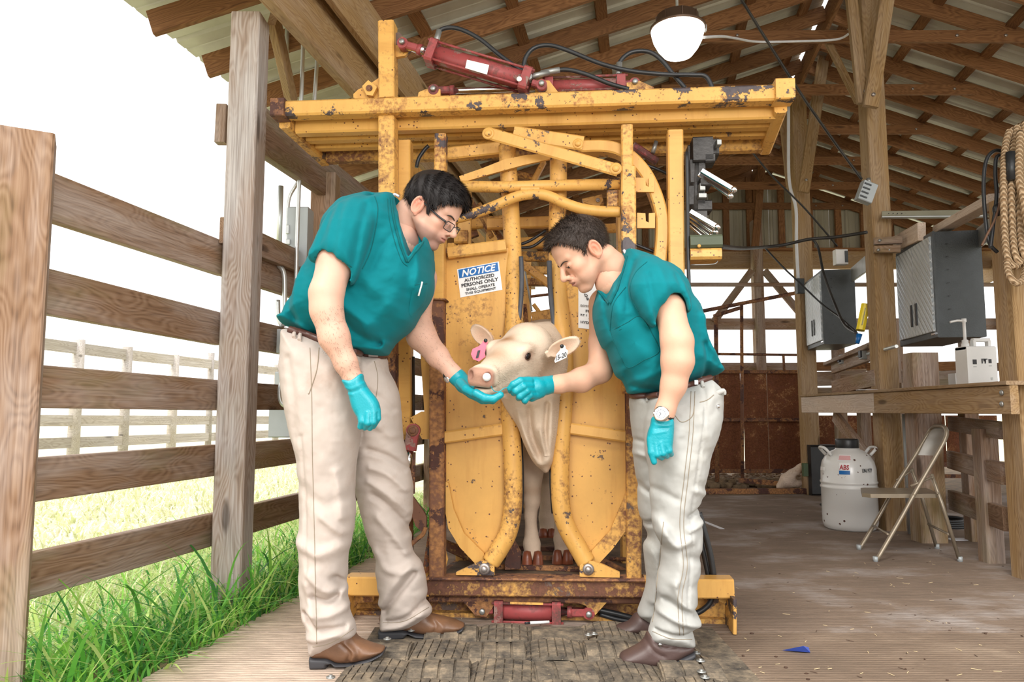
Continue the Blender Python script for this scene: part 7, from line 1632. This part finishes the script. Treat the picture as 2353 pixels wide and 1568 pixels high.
# ================================================================== GRASS
def blades(name, n, urange, vrange, hrange, wid, seed, cols, label, lean=.35, zb=-.08, edge=False, segs=4):
    rg = np.random.RandomState(seed); u = rg.uniform(*urange, n)
    if edge: u = urange[1] - np.abs(rg.randn(n)) * (urange[1] - urange[0]) * .45
    v = vrange[0] + (vrange[1] - vrange[0]) * rg.rand(n) ** 1.3; cl = rg.randint(0, n // 9 + 1, n); ang = (cl * 2.399 % 6.283) + rg.randn(n) * .9
    h = hrange[0] + (hrange[1] - hrange[0]) * rg.rand(n) ** 1.6; x = u + AX * v; la = lean * (.4 + rg.rand(n) * 1.3); base = np.stack([x, v, np.full(n, zb)], 1)
    dirv = np.stack([np.cos(ang), np.sin(ang), np.zeros(n)], 1); sdv = np.stack([-np.sin(ang), np.cos(ang), np.zeros(n)], 1); V = []; w = wid * (.6 + rg.rand(n) * .8)
    for k in range(segs + 1):
        t_ = k / segs; out = h * la * t_ ** 2 * 1.6; up = h * (t_ - .55 * la * t_ ** 3); ww = w * (1 - t_ ** 1.6) * (.6 + .8 * min(1, t_ * 3)) * .5
        c_ = base + dirv * out[:, None] + np.array([0, 0, 1]) * up[:, None]; V.append(c_ - sdv * ww[:, None]); V.append(c_ + sdv * ww[:, None])
    Va = np.stack(V, 1).reshape(-1, 3); b = np.arange(n)[:, None] * (2 * (segs + 1)); Fa = np.concatenate([b + np.array([[2 * k, 2 * k + 1, 2 * k + 3, 2 * k + 2]]) for k in range(segs)])
    cc_ = np.array([srgb(*q) for q in cols], f4)[rg.randint(0, len(cols), n)] * (.8 + .4 * rg.rand(n, 1)); cc_ = np.repeat(cc_, 2 * (segs + 1), 0)
    o = mesh_np(name, [(Va, Fa)], MAT['grass'], None, lambda V_: cc_); tag(o, label, 'grass', None, 'stuff'); return o
t = NT('grass_blade'); a = t.n.new('ShaderNodeAttribute'); a.attribute_name = 'tint'; MAT['grass'] = t.out(a.outputs['Color'], .5, 0, .3)
tr = t.n.new('ShaderNodeBsdfTranslucent'); t.l.new(a.outputs['Color'], tr.inputs[0]); mx = t.n.new('ShaderNodeMixShader'); mx.inputs[0].default_value = .4
t.l.new(t.p.outputs[0], mx.inputs[1]); t.l.new(tr.outputs[0], mx.inputs[2]); t.l.new(mx.outputs[0], t.n['Material Output'].inputs[0])
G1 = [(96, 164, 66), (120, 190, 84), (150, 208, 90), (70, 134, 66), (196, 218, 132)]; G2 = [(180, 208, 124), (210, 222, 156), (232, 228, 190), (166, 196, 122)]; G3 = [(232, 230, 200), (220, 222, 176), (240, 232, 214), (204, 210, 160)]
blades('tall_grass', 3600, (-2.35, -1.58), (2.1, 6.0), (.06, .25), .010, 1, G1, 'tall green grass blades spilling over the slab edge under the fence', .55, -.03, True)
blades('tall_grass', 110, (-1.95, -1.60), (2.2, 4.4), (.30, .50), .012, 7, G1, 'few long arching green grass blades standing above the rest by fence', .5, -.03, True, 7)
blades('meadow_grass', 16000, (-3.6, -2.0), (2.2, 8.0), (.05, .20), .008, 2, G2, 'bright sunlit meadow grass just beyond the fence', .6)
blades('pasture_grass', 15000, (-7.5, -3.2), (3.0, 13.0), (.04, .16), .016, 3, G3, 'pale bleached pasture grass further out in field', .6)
# ================================================================== LAMP
MAT['lamp_glass'] = NT('lit_lamp_glass').out((1, 1, 1), .3, 0, .5, **{'Emission Color': (1, .95, .86, 1), 'Emission Strength': 9.0}); MAT['bronze'] = plain('bronze_housing', srgb(92, 72, 58), .4, .5, var=.1)
lc = at(1557, 70, 3.9); sL = 3.9 / FPX * .96
L = thing('pendant_lamp', 'glowing white glass high-bay barn lamp with bronze housing', 'lamp', lc)
MB().lathe([(66 * sL, 3 * sL), (65 * sL, -6 * sL), (60 * sL, -26 * sL), (50 * sL, -46 * sL), (36 * sL, -64 * sL), (18 * sL, -70 * sL), (0, -71 * sL)], lc, (0, 0, 1), 36).build('glass_shade', MAT['lamp_glass'], L)
MB().lathe([(66 * sL, 0), (69 * sL, 1 * sL), (69 * sL, 6 * sL), (54 * sL, 14 * sL), (52 * sL, 36 * sL), (26 * sL, 46 * sL), (0, 48 * sL)], lc, (0, 0, 1), 32).build('housing', MAT['bronze'], L)
for k in range(8):
    a_ = k * pi / 4; MB().box(lc + Vector((cos(a_) * 52 * sL, sin(a_) * 52 * sL, 25 * sL)), (.012, .004, 22 * sL), Matrix.Rotation(a_, 3, 'Z')).build('cooling_fin', MAT['bronze'], L)
MB().tube([lc + Vector((0, 0, 46 * sL)), Vector((lc.x, lc.y, roofz(lc.x - AX * lc.y) - .15))], .008, 8).build('hanger', MAT['galv'], L)
MB().box(lc + Vector((68 * sL, -.01, 3 * sL)), (.012, .02, .035)).build('latch', MAT['galv'], L)
def cable(name, pts, r, mat, lab, cat='cable'):
    o = MB().tube([at(*p) for p in pts], r, 8, sub=6).build(name, MAT[mat], None); return tag(o, lab, cat)
cable('power_cable', [(1617, 86, 4.2), (1660, 84, 4.8), (1690, 88, 5.2), (1740, 96, 5.6), (1830, 95, 5.6), (1920, 91, 5.4), (1950, 78, 5.3)], .009, 'tee', 'white cable running from the barn lamp to the pine post')
cable('drop_cord', [(1692, -20, 4.4), (1760, 90, 4.6), (1850, 230, 4.8), (1920, 330, 5.0), (1980, 412, 5.1)], .009, 'dark_metal', 'dark cord sloping down to the hanging outlet box, upper one')
cable('drop_cord', [(1712, 328, 6.0), (1770, 400, 6.1), (1850, 480, 6.2), (1924, 566, 6.3)], .008, 'dark_metal', 'dark cord sloping down to small white outlet box')
cable('drop_cord', [(1758, 570, 6.6), (1800, 615, 6.5), (1832, 645, 6.5), (1890, 700, 6.5), (1930, 730, 6.2), (1968, 764, 5.5)], .008, 'black', 'thin black cord crossing in front of the far cabinet')
cable('drop_cord', [(1865, 548, 6.4), (1880, 570, 6.4), (1893, 630, 6.3), (1915, 690, 6.2), (1940, 745, 5.9), (1968, 766, 5.5)], .011, 'dark_metal', 'grey-brown cord looping down beside the far cabinet to yellow box')
cable('power_cable', [(1652, 566, 3.3), (1700, 571, 4.4), (1745, 569, 5.4), (1800, 563, 5.6), (1860, 550, 5.5), (1920, 545, 5.4), (1992, 534, 5.2)], .012, 'dark_metal', 'thick brown twisted cable strung from control box to pine post')
cn = tag(MB().tube([at(*p) for p in ((1812, 240, 7.4), (1812, 380, 7.4), (1816, 432, 7.4), (1829, 480, 7.4), (1830, 560, 7.4), (1834, 640, 7.4))], .016, 10, sub=5).build('conduit', MAT['tee'], None), 'white conduit running down the far pine post', 'conduit')
tag(MB().box(at(1838, 658, 7.3), (.07, .06, .15), None, 0, .006).build('junction_box', MAT['hammer'], None), 'dark junction box on the far pine post', 'junction box')
hb_ = at(1990, 443, 5.1); Mh = Matrix.Rotation(radians(22), 3, 'Y'); 
ho = MB().box(hb_, (.10, .07, .145), Mh, 0, .005).build('hanging_outlet', MAT['gray_box'], None, hb_, Mh); tag(ho, 'grey hanging outlet box tilted in front of the pine post', 'outlet box')
for k in range(4): MB().box(hb_ + Mh @ Vector((-.02, -.038, -.05 + k * .032)), (.05, .008, .01), Mh).build('outlet_cover', MAT['hammer'], ho)
MB().tube([hb_ + Mh @ Vector((-.0, 0, .07)), hb_ + Mh @ Vector((-.02, 0, .105))], .014, 10).build('cord_grip', MAT['galv'], ho)
h2_ = at(1931, 592, 6.25); h2o = MB().box(h2_, (.10, .07, .13), None, 0, .005).build('hanging_outlet', MAT['white'], None); tag(h2o, 'small white hanging outlet box left of the pine post', 'outlet box')
MB().box(h2_ + Vector((.035, -.037, -.0)), (.025, .01, .1)).build('outlet_cover', MAT['hammer'], h2o)
# ================================================================== ELECTRICS BY THE LEFT FENCE
def pipe(pts, r, lab, mat='conduit', sub=5): return tag(MB().tube([at(*p) for p in pts], r, 10, sub=sub).build('conduit', MAT[mat], None), lab, 'conduit')
pipe([(698, -30, 3.9), (696, 120, 3.9), (692, 240, 3.9), (690, 360, 3.9), (685, 480, 3.9), (680, 640, 3.9), (678, 700, 3.9)], .011, 'steel conduit dropping straight past the grey post, left of two long ones', sub=1)
pipe([(739, -30, 4.0), (730, 120, 4.0), (722, 240, 4.0), (715, 345, 4.0), (702, 385, 4.0), (680, 425, 4.0), (662, 465, 4.0), (659, 560, 4.0), (657, 600, 4.0)], .011, 'steel conduit with a kink above the breaker cabinet')
pipe([(661, 40, 4.3), (657, 150, 4.3)], .014, 'short fat conduit behind the grey post near the roof', sub=1)
pipe([(645, 428, 4.1), (641, 570, 4.1)], .016, 'pale plastic conduit between fence boards, upper left', sub=1)
pipe([(640, 610, 3.85), (652, 628, 3.85), (654, 680, 3.85), (652, 750, 3.85)], .013, 'curved pale conduit entering the lower junction box')
pipe([(638, 690, 3.9), (640, 730, 3.9), (650, 752, 3.9)], .013, 'short curved conduit left of the junction box'); pipe([(652, 868, 3.8), (643, 895, 3.8), (646, 925, 3.8), (664, 938, 3.8)], .011, 'conduit loop behind the left man\'s hip')
eb = at(689, 550, 4.05); ebx = MB().box(eb, (.115, .12, .34), None, 0, .006).build('breaker_cabinet', MAT['gray_box'], None); tag(ebx, 'tall grey electrical breaker cabinet on the fence behind the left man', 'electrical box')
MB().box(eb + Vector((-.05, -.063, .04)), (.014, .012, .05), None, 0, .003).build('latch', MAT['conduit'], ebx); MB().box(eb + Vector((-.045, -.066, -.03)), (.02, .01, .03), None, 0, .003).build('padlock', MAT['conduit'], ebx)
tag(MB().box(at(652, 785, 3.85), (.055, .06, .125), None, 0, .004).build('junction_box', MAT['gray_box'], None), 'small grey junction box behind the left man\'s waist', 'junction box')
tag(MB().box(at(652, 972, 4.1), (.14, .08, .16), None, 0, .006).build('meter_box', MAT['gray_box'], None), 'square grey outdoor box low on the fence behind the left man', 'electrical box')
tag(MB().box(at(655, 880, 4.5), (.10, .08, .13), None, 0, .006).build('meter_box', MAT['gray_box'], None), 'small pale box seen between fence boards beside the left man\'s hip', 'electrical box')
# ================================================================== LITTER
mb_ = gnd(1832, 1494, .002); tag(MB().add([gnd(1797, 1495, .004), gnd(1846, 1485, .03), gnd(1862, 1500, .004), gnd(1858, 1488, .004)], [(0, 1, 2), (0, 2, 3), (1, 3, 2)]).build('plastic_scrap', plain('blue_plastic', srgb(60, 90, 190), .4), None), 'small crumpled blue plastic scrap on the concrete at right', 'scrap')
mk = MB().tube([gnd(1218, 1432, .02), gnd(1262, 1430, .02)], .006, 8).build('marker_pen', MAT['white'], None); tag(mk, 'white marker pen lying under the red cylinder', 'pen'); MB().tube([gnd(1206, 1433, .02), gnd(1219, 1432, .02)], .0045, 8).build('pen_tip', MAT['black'], mk)
tag(barobj('plastic_scrap', gnd(1612, 1197, .004), gnd(1660, 1216, .004), .03, .002, MAT['tee'], None, (0, 0, 1)), 'thin translucent white strip on the floor behind the right man', 'scrap')
tag(MB().box(gnd(2205, 1240, .004), (.14, .08, .006), None).build('paper', MAT['tee'], None), 'flat white paper on ground behind the folding chair', 'paper')
rr = random.Random(5); lb = MB()
for i in range(420):
    p = gnd(rr.uniform(700, 2350), rr.uniform(1140, 1566), .002)
    if rr.random() < .7: a_ = rr.uniform(0, pi); l_ = rr.uniform(.008, .03); lb.bar(p, p + Vector((cos(a_) * l_, sin(a_) * l_, .001)), .0018, .0012, (0, 0, 1), 0, rr.choice((0, 0, 1)))
    else: lb.ball(p, (rr.uniform(.003, .009), rr.uniform(.003, .008), .003), 6, 1)
lo_ = lb.build('straw_litter', [plain('straw', srgb(206, 186, 146), .9), plain('droppings', srgb(70, 50, 38), .9)]); tag(lo_, 'scattered straw bits and crumbs over the concrete floor', 'litter', None, 'stuff')
